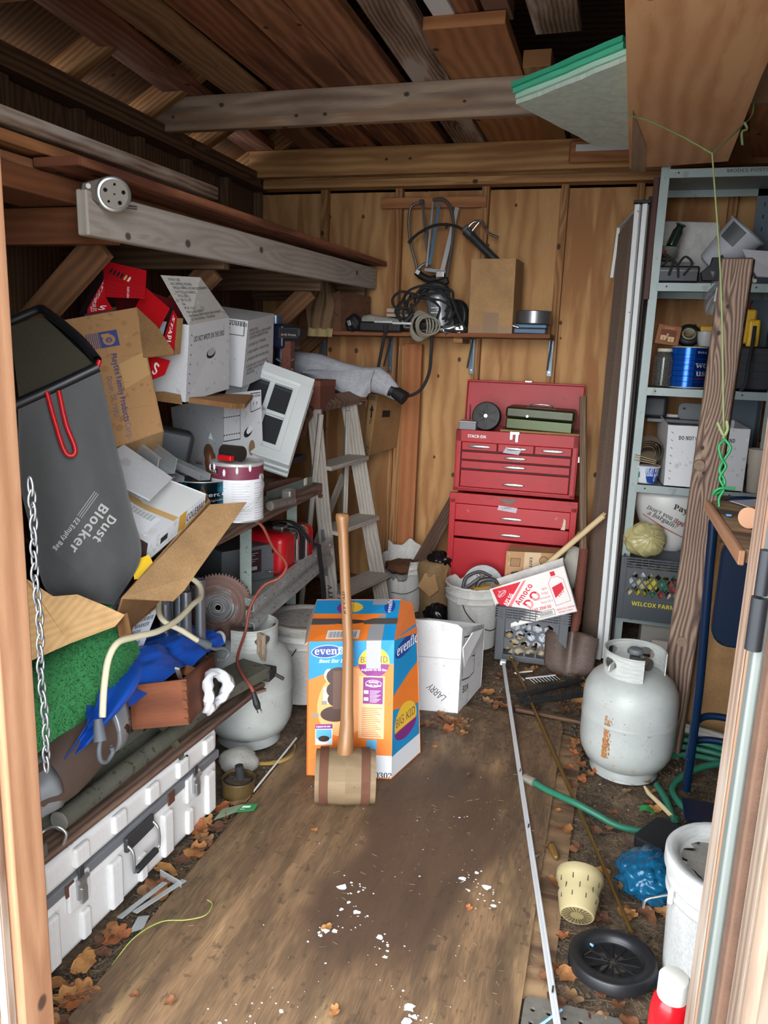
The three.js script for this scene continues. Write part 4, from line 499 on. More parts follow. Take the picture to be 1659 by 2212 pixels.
{ // grass catcher bag
  const o = T('grass_bag', 'black mower grass-catcher bag with red wire handle and upside-down grey lettering', 'bag', [-1.24, 0.75, -1.56]);
  const fab = grainy('#4b4b4b', 0.2, 0.5, { own: true, s: 141, scale: 8, rough: 0.7 }), mesh = grainy('#4e4839', 0.25, 0.03, { s: 142, scale: 40, w: 256 });
  const F0 = [[-1.342, 1.210, -1.500], [-1.330, 1.042, -1.480], [-1.304, 0.921, -1.478], [-1.273, 0.796, -1.480], [-1.227, 0.780, -1.513], [-1.154, 0.750, -1.565], [-1.110, 0.832, -1.613], [-1.109, 0.884, -1.622], [-1.171, 1.149, -1.622], [-1.211, 1.338, -1.625]];
  // front cloth: a bulged patch between the two side edges
  const Lf = [[-1.348, 1.25, -1.5], [-1.335, 1.05, -1.48], [-1.304, 0.921, -1.478], [-1.273, 0.796, -1.48], [-1.2, 0.772, -1.53]], Rt = [[-1.211, 1.338, -1.622], [-1.171, 1.149, -1.622], [-1.13, 0.98, -1.622], [-1.108, 0.87, -1.62], [-1.154, 0.752, -1.566]];
  const cl = new THREE.CatmullRomCurve3(Lf.map(v3)), cr = new THREE.CatmullRomCurve3(Rt.map(v3)), nn = V(0.61, 0.14, 0.78);
  const bag = (t) => (u, v) => { const a = cl.getPoint(1 - v), b = cr.getPoint(1 - v), p = a.lerp(b, u), k = Math.sin(Math.PI * u) * Math.sin(Math.PI * clamp(v * 0.92 + 0.06)); return p.addScaledVector(nn, t * k + 0.006 * (fbm(u * 5, v * 8, 143) - 0.5) * k).toArray(); };
  W(o, 'front_cloth', skin(bag(0.03), 28, 40, 0.003), fab);
  W(o, 'back_cloth', skin((u, v) => { const p = bag(0)(u, v); return [p[0] - 0.14 * Math.sin(Math.PI * u) - 0.02, p[1], p[2] - 0.14 * Math.sin(Math.PI * u) - 0.02]; }, 16, 20, 0.003), fab);
  W(o, 'mesh_panel', sheet([[-1.348, 1.25, -1.505], [-1.215, 1.333, -1.625], [-1.455, 1.455, -1.73], [-1.52, 1.425, -1.68]], 0.003), mesh, 'olive mesh panel');
  const rub = paint('#1c1d20', 0.4);
  W(o, 'rim_tube', merge([tube([[-1.365, 1.235, -1.485], [-1.282, 1.287, -1.555], [-1.212, 1.335, -1.62]], 0.0125, 10), tube([[-1.218, 1.352, -1.625], [-1.3, 1.4, -1.67], [-1.452, 1.472, -1.725], [-1.462, 1.474, -1.73], [-1.53, 1.437, -1.69]], 0.0115, 10, 40)]), rub, 'black rubber rim');
  W(o, 'rim_lip', tube([[-1.235, 1.335, -1.64], [-1.33, 1.39, -1.69], [-1.46, 1.452, -1.745]], 0.008, 8), rub);
  W(o, 'wire_handle', merge([tube([[-1.29, 1.275, -1.53], [-1.262, 1.2, -1.522], [-1.238, 1.14, -1.518], [-1.232, 1.13, -1.522], [-1.224, 1.129, -1.53], [-1.221, 1.14, -1.535], [-1.244, 1.2, -1.536], [-1.268, 1.278, -1.545]], 0.0055, 10, 70), bar([-1.218, 1.335, -1.625], [-1.212, 1.352, -1.628], 0.006)]), paint('#c4161e', 0.35), 'red wire handle');
  const q = [[-1.213, 1.046, -1.571], [-1.283, 0.906, -1.492], [-1.218, 0.840, -1.531], [-1.146, 0.982, -1.612]].map((p) => v3(p).addScaledVector(nn, 0.0285).toArray()), qq = [q[0], q[1], q[2], q[3]];
  { // the print follows the bulged cloth
    const bs = bag(0.03), S = []; for (let i = 0; i <= 60; i++) for (let j = 0; j <= 80; j++) { const p = bs(i / 60, j / 80); S.push(p); }
    const near = (p) => { let b = S[0], d = 1e9; for (const s of S) { const k = Math.hypot(s[0] - p.x, s[1] - p.y, s[2] - p.z); if (k < d) { d = k; b = s; } } const off = v3(b).sub(p).dot(nn); return p.clone().addScaledVector(nn, off + 0.0035).toArray(); };
    W(o, 'lettering', skin((u, v) => near(v3(q[0]).lerp(v3(q[1]), u).lerp(v3(q[3]).lerp(v3(q[2]), u), v)), 24, 14, 0.0006), M({ transparent: true, roughness: 0.8, map: canvasTex(640, 400, letter) }));
  }
  function letter(g, w, h) { g.clearRect(0, 0, w, h); const c = '#b3b2ae'; text(g, 'Dust', w * 0.12, h * 0.17, 120, { color: c }); text(g, 'Blocker', w * 0.06, h * 0.47, 128, { color: c, sx: 1.05 }); g.fillStyle = c; for (const y of [0.75, 0.8, 0.85]) g.fillRect(0, h * y, w * 0.4, 6); text(g, 'EZ Empty Bag', w * 0.42, h * 0.8, 62, { color: c, sx: 0.85 }); }
}

// ---------- bench along the side wall ----------
{
  const o = T('workbench', 'steel-framed workbench with a thick weathered wooden top along the side wall', 'workbench', [-1.5, 0, -2.5]), green = grainy('#8f9b94', 0.15, 0.4, { s: 151, scale: 12, spots: 0.3, spot: '#6e4a34', rough: 0.5 });
  W(o, 'top_board', beam([-1.19, 0.83, -1.8], [-1.235, 0.83, -2.95], 0.2, 0.042, [1, 0, -0.04], 0.006), benchWood);
  W(o, 'top_board', beam([-1.4, 0.83, -1.75], [-1.445, 0.83, -3.0], 0.21, 0.042, [1, 0, -0.04], 0.006), benchWood);
  W(o, 'top_board', beam([-1.62, 0.83, -1.75], [-1.66, 0.83, -3.0], 0.2, 0.042, [1, 0, -0.04], 0.006), benchWood);
  W(o, 'top_board', beam([-1.86, 0.83, -1.75], [-1.9, 0.83, -3.0], 0.24, 0.042, [1, 0, -0.04], 0.006), benchWood);
  const C = (a, b) => beam(a, b, 0.03, 0.03, [0, 1, 0], 0.003);
  for (const [x, z] of [[-1.25, -2.9], [-1.2, -2.38], [-1.8, -2.9], [-1.8, -2.38]]) W(o, 'leg', merge([at(bx(0.045, 0.8, 0.003, 0.001, 'y'), [x, 0.41, z]), at(bx(0.003, 0.8, 0.04, 0.001, 'y'), [x - 0.021, 0.41, z - 0.02])]), green);
  W(o, 'top_rail', merge([C([-1.19, 0.79, -2.2], [-1.22, 0.79, -2.95]), C([-1.8, 0.79, -2.2], [-1.82, 0.79, -2.95])]), green);
  const rail = (y0, y1, dz) => { const a = [-1.135, 0, -2.31], b = [-1.195, 0, -3.25], r = (p, q, h) => sheet([[a[0] + p[0], p[1], a[2]], [b[0] + p[0], p[1], b[2]], [b[0] + q[0], q[1], b[2]], [a[0] + q[0], q[1], a[2]]], 0.003); return merge([r([0, 0.5], [0, 0.538]), r([0, 0.5], [-0.03, 0.497]), r([-0.03, 0.497], [-0.03, 0.455]), r([-0.03, 0.455], [0.0, 0.45]), r([0, 0.538], [-0.02, 0.54]), r([0, 0.45], [0, 0.43])]); };
  W(o, 'shelf_rail', rail(), grainy('#a5a7a3', 0.2, 0.3, { own: true, s: 152, scale: 14, spots: 0.6, spot: '#6d4a35', rough: 0.45, w: 256 }), 'folded steel front rail');
  for (let i = 0; i < 5; i++) W(o, 'rivet', new THREE.SphereGeometry(0.004, 8, 6).translate(mix(-1.134, -1.19, i / 4), 0.52, mix(-2.4, -3.2, i / 4)), STEEL);
  W(o, 'shelf_plate', sheet([[-1.15, 0.498, -2.35], [-1.2, 0.498, -3.2], [-1.9, 0.498, -3.15], [-1.85, 0.498, -2.35]], 0.003), green, 'rusty pale shelf plate');
  W(o, 'end_rail', merge([C([-1.16, 0.515, -2.36], [-1.85, 0.515, -2.36])]), green);
}
{ // on the bench
  const o = T('paint_can', 'gallon paint can with maroon band, white label and drips on the bench top', 'paint can', [-1.139, 0.851, -2.2]), R = 0.083;
  const lab = printMat(1024, 512, (g, w, h) => { g.fillStyle = '#d9dadd'; g.fillRect(0, 0, w, h); g.fillStyle = '#742f45'; g.fillRect(0, 0, w, h * 0.24); for (let i = 0; i < 70; i++) { g.fillStyle = 'rgba(150,80,100,.5)'; g.fillRect(hash(i, 1, 61) * w, hash(i, 2, 61) * h * 0.22, 60, 2); } for (const cx of [0.23, 0.73]) { g.fillStyle = '#211b1d'; g.fillRect(w * cx - 52, h * 0.06, 104, 46); text(g, 'BEHR', w * cx, h * 0.115, 32, { color: '#eee', align: 'center' }); g.fillStyle = '#b9962f'; g.fillRect(w * cx - 52, h * 0.152, 104, 5); } for (let i = 0; i < 90; i++) { const x = (i % 6) * 175 + 20, y = h * (0.3 + 0.045 * Math.floor(i / 6)); g.fillStyle = i % 4 ? '#a9abb2' : '#84868e'; g.fillRect(x, y, 60 + hash(i, 3, 61) * 80, 3); g.fillRect(x, y + 6, 40 + hash(i, 4, 61) * 90, 2); } g.fillStyle = '#742f45'; g.fillRect(w * 0.15, h * 0.93, w * 0.4, 7); g.fillRect(w * 0.15, h * 0.96, w * 0.4, 7); }, { roughness: 0.5 });
  P(o, 'body', cyl(R, R, 0.178, 48, true), lab, [0, 0.091, 0], [0, 60, 0]); P(o, 'base', lathe([[0, 0], [R, 0], [R + 0.002, 0.004], [R, 0.007]], 48), ALU);
  P(o, 'lid', lathe([[0, 0.184], [0.03, 0.184], [0.032, 0.181], [0.045, 0.181], [0.047, 0.184], [0.062, 0.184], [0.066, 0.178], [0.07, 0.187], [0.076, 0.189], [R + 0.001, 0.188], [R + 0.002, 0.182], [R, 0.178]], 48), M({ color: '#d3d3d2', roughness: 0.4, metalness: 0.5 }));
  P(o, 'paint_drips', merge([...Array(7)].map((_, i) => at(new THREE.SphereGeometry(0.005, 8, 6), [R * Math.cos(i * 0.5 + 0.6), 0.175 - 0.008 * (i % 3), R * Math.sin(i * 0.5 + 0.6)], [0, 0, 0], [1, 2.4, 1]))), WHITEP);
  P(o, 'bail_handle', tube([[R, 0.14, 0], [R + 0.02, 0.12, 0.02], [R + 0.01, 0.07, 0.06], [0.05, 0.04, 0.085], [0, 0.03, 0.095]], 0.0018, 6), STEEL); P(o, 'handle_ear', cyl(0.011, 0.011, 0.006).rotateZ(Math.PI / 2), ALU, [R + 0.002, 0.142, 0]);
  const k = T('tool_battery', 'black and red plastic tool piece lying on the paint can lid', 'tool', [-1.15, 1.04, -2.19], [0, -15, 0]);
  P(k, 'black_body', merge([cyl(0.024, 0.025, 0.075, 24).rotateZ(Math.PI / 2)]), grainy('#2a2522', 0.4, 0.05, { s: 155, scale: 30, rough: 0.5, w: 128 }), [0, 0.024, 0]); P(k, 'red_block', new RoundedBoxGeometry(0.056, 0.017, 0.02, 2, 0.004), paint('#c1141c', 0.35), [0.004, 0.012, 0.035]);
  const b = T('coffee_can', 'open teal coffee can with rusty seam standing before the white paint can', 'can', [-1.222, 0.851, -2.12], [0, 20, 0]), r2 = 0.077, teal = printMat(512, 256, (g, w, h) => { const gr = ['#0d4a5a', '#0f6d84', '#0b3946']; for (let i = 0; i < 8; i++) { g.fillStyle = gr[i % 3]; g.fillRect(0, i * h / 8, w, h / 8 + 1); } g.fillStyle = '#0a1e27'; g.fillRect(w * 0.1, 0, w * 0.2, h); text(g, 'Perc &', w * 0.2, h * 0.3, 30, { color: '#e8eef0' }); text(g, 'Longlasting', w * 0.2, h * 0.42, 18, { color: '#cfd8da' }); g.fillStyle = '#5a3524'; g.fillRect(w * 0.42, 0, 20, h); grime(g, w, h, 60, ['rgba(90,50,30,.6)'], 66, 6); }, { roughness: 0.25, metalness: 0.55 });
  P(b, 'body', cyl(r2, r2, 0.135, 40, true), teal, [0, 0.0675, 0], [0, -60, 0]); P(b, 'inner_wall', lathe([[r2 - 0.001, 0.136], [r2 - 0.003, 0.132], [r2 - 0.003, 0.006], [0, 0.006]], 40), M({ color: '#4b4d4f', roughness: 0.5, metalness: 0.5 }));
  P(b, 'beads', merge([0.03, 0.055, 0.08, 0.1].map((y) => at(new THREE.TorusGeometry(r2, 0.0013, 6, 40).rotateX(Math.PI / 2), [0, y, 0]))), teal); P(b, 'rim', new THREE.TorusGeometry(r2, 0.002, 8, 40).rotateX(Math.PI / 2), ALU, [0, 0.135, 0]);
}
{
  const o = T('window_sash', 'small white window sash with crossed glazing bars leaning on the bench', 'window sash', [-1.28, 0.88, -2.83]);
  const B = V(-1.237, 1.269, -3.103), C = V(-1.215, 0.941, -2.787), Y = B.clone().sub(C).normalize(), X0 = V(0.76, 0, -0.6), Zn = new THREE.Vector3().crossVectors(X0, Y).normalize(), X = new THREE.Vector3().crossVectors(Y, Zn), Wd = 0.33, Hd = B.distanceTo(C), D = C.clone().addScaledVector(X, -Wd);
  const g = (x0, y0, x1, y1, z0, z1, r = 0.003) => at(new RoundedBoxGeometry((x1 - x0) * Wd, (y1 - y0) * Hd, z1 - z0, 1, Math.min(r, (z1 - z0) / 2.1)), [(x0 + x1) / 2 * Wd, (y0 + y1) / 2 * Hd, (z0 + z1) / 2]).applyMatrix4(new THREE.Matrix4().makeBasis(X, Y, Zn).setPosition(D));
  const vin = paint('#d7dcdb', 0.35);
  W(o, 'outer_frame', merge([g(0, 0, 1, 0.11, -0.03, 0), g(0, 0.88, 1, 1, -0.03, 0), g(0, 0.1, 0.16, 0.9, -0.03, 0), g(0.84, 0.1, 1, 0.9, -0.03, 0), g(0.02, -0.015, 1.015, 1.0, -0.055, -0.034), g(0.03, -0.03, 1.03, 0.98, -0.075, -0.06)]), vin);
  W(o, 'sash_frame', merge([g(0.14, 0.1, 0.86, 0.17, -0.02, -0.008), g(0.14, 0.83, 0.86, 0.89, -0.02, -0.008), g(0.16, 0.16, 0.24, 0.84, -0.02, -0.008), g(0.77, 0.16, 0.86, 0.84, -0.02, -0.008)]), vin);
  W(o, 'glazing_bar', g(0.47, 0.16, 0.535, 0.84, -0.028, -0.018, 0.001), vin); W(o, 'glazing_bar', g(0.23, 0.49, 0.78, 0.525, -0.028, -0.018, 0.001), vin);
  for (const [a, b] of [[0.235, 0.165], [0.535, 0.165], [0.235, 0.525], [0.535, 0.525]]) W(o, 'pane', g(a, b, a + 0.235, b + 0.31, -0.032, -0.028, 0.0005), M({ color: '#35383a', roughness: 0.12 }), 'dark glass pane');
}
{ // aluminium channels poking out, metal bits on the bench
  const mk = (label, a, b, w, h) => { const o = T('metal_channel', label, 'metal channel', [...b], [0, 0, 0], 'aluminium channels'), A = v3(a), B = v3(b), d = B.clone().sub(A).normalize(), up = V(0.2, 1, 0), s = new THREE.Vector3().crossVectors(d, up).normalize(), u = new THREE.Vector3().crossVectors(s, d); const q = (p0, p1) => sheet([A.clone().addScaledVector(s, p0[0]).addScaledVector(u, p0[1]).toArray(), B.clone().addScaledVector(s, p0[0]).addScaledVector(u, p0[1]).toArray(), B.clone().addScaledVector(s, p1[0]).addScaledVector(u, p1[1]).toArray(), A.clone().addScaledVector(s, p1[0]).addScaledVector(u, p1[1]).toArray()], 0.002); W(o, 'channel', merge([q([-w, h], [-w, 0]), q([-w, 0], [w, 0]), q([w, 0], [w, h]), q([-w, h], [-w + 0.008, h + 0.004]), q([w, h], [w - 0.008, h + 0.004])]), ALU); return o; };
  mk('wide white aluminium channel under the tilted brown box', [-1.47, 1.08, -2.1], [-1.255, 1.02, -1.97], 0.03, 0.045);
  mk('narrow aluminium channel pointing over the teal coffee can', [-1.48, 1.04, -2.2], [-1.2, 0.985, -2.1], 0.022, 0.018);
  mk('bright aluminium channel end lowest among the channels', [-1.47, 1.02, -2.15], [-1.25, 0.985, -2.03], 0.02, 0.014);
  const w = T('white_card', 'white cardboard sheet between the grass bag and the flat white box', 'card', [-1.28, 0.99, -1.86]); W(w, 'sheet', sheet([[-1.17, 0.985, -1.76], [-1.2, 1.02, -1.92], [-1.38, 1.1, -1.95], [-1.36, 1.06, -1.75]], 0.004), WHITEBOX);
  const bx1 = T('machine_housing', 'dark grey machine housing half hidden behind the aluminium channels', 'machine', [-1.5, 0.9, -2.3]); W(bx1, 'housing', at(new RoundedBoxGeometry(0.15, 0.2, 0.14, 3, 0.02), [-1.53, 1.0, -2.42], [0, 35, -12]), paint('#4a4d50', 0.5, 0.4)); W(bx1, 'knob', bar([-1.36, 1.0, -2.33], [-1.33, 1.0, -2.32], 0.006), STEEL);
  const kn = T('wood_file', 'worn brown wooden file grip standing behind the teal coffee can', 'file', [-1.3, 0.86, -2.32]); W(kn, 'handle', loft([[-1.29, 0.9, -2.33], [-1.305, 0.95, -2.34], [-1.315, 1.0, -2.345], [-1.32, 1.03, -2.35], [-1.321, 1.04, -2.352]].map((c, i) => { const r = [0.016, 0.018, 0.02, 0.017, 0.006][i]; return [c, [r, 0, 0], [0, 0, r]]; }), 20), wood({ w: 256, h: 128, light: '#7b4a2e', dark: '#4b2a19', s: 161, freq: 50, knots: 0, rough: 0.35 }));
  const an = T('angle_iron', 'grey drilled angle iron lying on the bench end under the window sash', 'metal bracket', [-1.2, 0.853, -2.7]); W(an, 'angle', merge([sheet([[-1.175, 0.853, -2.5], [-1.16, 0.853, -2.9], [-1.16, 0.885, -2.9], [-1.175, 0.885, -2.5]], 0.003), sheet([[-1.175, 0.854, -2.5], [-1.16, 0.854, -2.9], [-1.2, 0.854, -2.9], [-1.215, 0.854, -2.5]], 0.003)]), grainy('#7d8580', 0.2, 0.2, { s: 162, scale: 20, metal: 0.4, w: 256 })); W(an, 'paper_tag', at(bx(0.002, 0.03, 0.03), [-1.158, 0.875, -2.82]), M({ color: '#cfc9b4', roughness: 0.9 }));
  for (let i = 0; i < 3; i++) { const z = -2.52 - i * 0.1, o = T('rusty_bar', ['rusty brown bar lying behind the angle iron on the bench, nearest the paint can', 'rusty brown bar in the middle of the three behind the angle iron', 'rusty brown bar under the window sash behind the angle iron'][i], 'metal bar', [-1.25, 0.86, z]); W(o, 'bar', beam([-1.24, 0.866 + i * 0.004, z + 0.05], [-1.23 + i * 0.01, 0.87, z - 0.16], 0.03, 0.022, [1, 0, 0], 0.006), RUST); }
  const wr = T('steel_wrench', 'greasy steel clamp lying at the foot of the paint can on the bench edge', 'clamp', [-1.09, 0.853, -2.34]); W(wr, 'jaw', merge([bar([-1.085, 0.872, -2.33], [-1.075, 0.86, -2.5], 0.016, 16), at(new RoundedBoxGeometry(0.04, 0.04, 0.05, 2, 0.008), [-1.1, 0.877, -2.52])]), grainy('#8d8a84', 0.3, 0.1, { s: 163, scale: 20, metal: 0.6, rough: 0.4, w: 256 }));
}
{ // lower shelf and what hangs on it
  const o = T('grey_metal_box', 'grey metal electrical box with a maroon rating plate on the lower bench shelf', 'box', [-1.43, 0.5, -2.6]), c8 = [[-1.363, 0.5, -2.50], [-1.24, 0.5, -2.70], [-1.245, 0.635, -2.71], [-1.365, 0.635, -2.51], [-1.6, 0.5, -2.65], [-1.48, 0.5, -2.85], [-1.48, 0.635, -2.85], [-1.6, 0.635, -2.66]];
  carton(o, c8, paint('#6d7276', 0.45, 0.3), ''); W(o, 'rating_plate', quadSheet(lerpQ(face(c8, 'F'), 0.35, 0.25, 0.75, 0.9)), printMat(128, 160, (g, w, h) => { g.fillStyle = '#33161b'; g.fillRect(0, 0, w, h); g.fillStyle = '#b9a9a6'; for (let i = 0; i < 6; i++) g.fillRect(20, 20 + i * 14, 88 - (i % 3) * 18, 4); g.fillRect(20, 116, 30, 26); g.fillRect(62, 116, 40, 26); })); W(o, 'wire_handle', tube([[-1.26, 0.53, -2.66], [-1.235, 0.535, -2.66], [-1.215, 0.52, -2.7], [-1.225, 0.51, -2.74], [-1.25, 0.51, -2.74]], 0.003, 6), STEEL);
  const s = T('red_suitcase', 'small red hard-shell suitcase with steel rims and latches on the lower bench shelf', 'suitcase', [-1.29, 0.49, -2.83], [0, -4, 0]), rs = paint('#b3121b', 0.35), sh = (w, h, d) => new RoundedBoxGeometry(w, h, d, 4, 0.035);
  P(s, 'shell', sh(0.2, 0.18, 0.12), rs, [0, 0.09, 0.06]); P(s, 'shell', sh(0.2, 0.18, 0.12), rs, [0, 0.09, -0.11]); P(s, 'steel_rim', sh(0.206, 0.186, 0.076), CHROME, [0, 0.092, 0.0]); P(s, 'black_seam', sh(0.204, 0.184, 0.08), BLACK, [0, 0.091, -0.045]); P(s, 'steel_rim', sh(0.206, 0.186, 0.074), CHROME, [0, 0.092, -0.085]);
  P(s, 'latch', new RoundedBoxGeometry(0.045, 0.012, 0.05, 2, 0.004), STEEL, [0.02, 0.186, 0]); P(s, 'stud', cyl(0.01, 0.012, 0.008).rotateX(Math.PI / 2), BLACK, [0.045, 0.115, 0.122]);
  P(s, 'carry_strap', skin((u, v) => [mix(-0.02, 0.15, u), 0.19 + 0.03 * Math.sin(u * 3.1) - 0.06 * u * u, -0.02 + (v - 0.5) * 0.03], 14, 3, 0.004), RUBBER);
  const st = T('black_strap', 'black webbing strap hanging down over the bench rail beside the ladder', 'strap', [-1.17, 0.3, -3.05]); W(st, 'strap', skin((u, v) => { const t = u; const y = t < 0.3 ? 0.6 - t * 0.1 : 0.57 - (t - 0.3) * 0.5; const x = t < 0.3 ? mix(-1.3, -1.165, t / 0.3) : -1.15 - 0.01 * Math.sin(t * 6); return [x, y, -2.97 + (v - 0.5) * 0.045 - 0.05 * t]; }, 20, 3, 0.003), paint('#202327', 0.8));
  const sb = T('saw_blade', 'rusty circular saw blade with bright turning marks leaning on the bench shelf', 'saw blade', [-1.262, 0.37, -2.29], [-6, 28, 0]), teeth = [...Array(64)].flatMap((_, i) => { const a = i / 64 * 6.283, b = a + 0.055; return [[0.113 * Math.cos(a), 0.113 * Math.sin(a)], [0.124 * Math.cos(b), 0.124 * Math.sin(b)]]; });
  const bladeT = dataTex(512, 512, (u, v, c) => { const x = u - 0.5, y = v - 0.5, r = Math.hypot(x, y) * 2, a = Math.atan2(y, x), n = vn(r * 120, (a + 3.15) * 1.2, 171), m = fbm(x * 14 + 9, y * 14, 172), rust = sstep(0.3, 0.62, r + (m - 0.5) * 0.5); const s = 0.3 + (n - 0.5) * 0.3; c[0] = mix(s, 0.22 + 0.14 * n, rust); c[1] = mix(s, 0.16 + 0.1 * n, rust); c[2] = mix(s, 0.14 + 0.08 * n, rust); });
  const bg = ext(teeth, 0.0025, 0, [circ(0, 0, 0.0095, 20)]), uv = bg.attributes.uv; for (let i = 0; i < uv.count; i++) uv.setXY(i, uv.getX(i) / 0.25 + 0.5, uv.getY(i) / 0.25 + 0.5);
  P(sb, 'blade', bg, M({ map: bladeT, roughness: 0.38, metalness: 0.7, bumpMap: bladeT, bumpScale: 0.0003 }), [0, 0.128, 0]); P(sb, 'arbor_ring', new THREE.TorusGeometry(0.011, 0.0012, 6, 24), STEEL, [0, 0.128, 0.003]);
  const tubeM = M({ color: '#8f959b', roughness: 0.3, metalness: 0.75 }), pp = [[-1.235, 0.645, -2.0, 0.0165], [-1.2, 0.66, -1.98, 0.0165], [-1.175, 0.69, -2.02, 0.0165], [-1.245, 0.69, -2.05, 0.015], [-1.26, 0.62, -1.96, 0.017], [-1.285, 0.64, -2.02, 0.016]], lb = ['first', 'second', 'third'];
  pp.forEach(([x, y, z, r], i) => { const o = T('steel_tube', ['grey plastic-plugged tube at the front of the tube bundle', 'open-ended steel tube standing nearest the saw blade in the bundle', 'open steel tube at the back of the bundle, against the saw blade', 'tallest steel tube in the bundle, half under the cardboard flap', 'bluish tube at the outer edge of the bundle, behind the white box', 'tube at the back of the bundle hidden under the cardboard flap'][i], 'tube', [x, y - 0.38, z], [0, 0, 0], 'steel tubes in a bundle'); P(o, 'tube', lathe([[r, 0], [r, 0.38], [r - 0.0025, 0.38], [r - 0.0025, 0]], 24), tubeM); if (i === 0 || i === 4) P(o, 'plug', lathe([[r - 0.001, 0.37], [r - 0.001, 0.384], [0.006, 0.388], [0.005, 0.4], [0, 0.4]], 20), paint('#6c7176', 0.5)); });
  const ec = T('extension_cord', 'orange-brown extension cord drooping from the bench to a black plug', 'cord', [-1.05, 0.5, -2.2]); W(ec, 'cord', tube([[-1.21, 0.853, -2.29], [-1.19, 0.856, -2.27], [-1.13, 0.85, -2.22], [-1.08, 0.83, -2.24], [-1.06, 0.74, -2.3], [-1.035, 0.66, -2.36], [-1.06, 0.615, -2.36], [-1.105, 0.59, -2.33], [-1.13, 0.53, -2.28], [-1.135, 0.45, -2.25], [-1.1, 0.4, -2.12], [-1.03, 0.4, -2.02], [-0.975, 0.4, -1.96], [-0.955, 0.385, -1.945]], 0.005, 8, 110), paint('#8c4535', 0.6)); W(ec, 'plug', merge([bar([-0.957, 0.386, -1.946], [-0.945, 0.35, -1.945], 0.007, 12, 0.011), bar([-0.945, 0.35, -1.945], [-0.94, 0.335, -1.945], 0.011, 12, 0.008), bar([-0.943, 0.338, -1.942], [-0.939, 0.324, -1.94], 0.0018, 6), bar([-0.936, 0.34, -1.948], [-0.931, 0.328, -1.948], 0.0018, 6)]), BLACK, 'black plug');
}

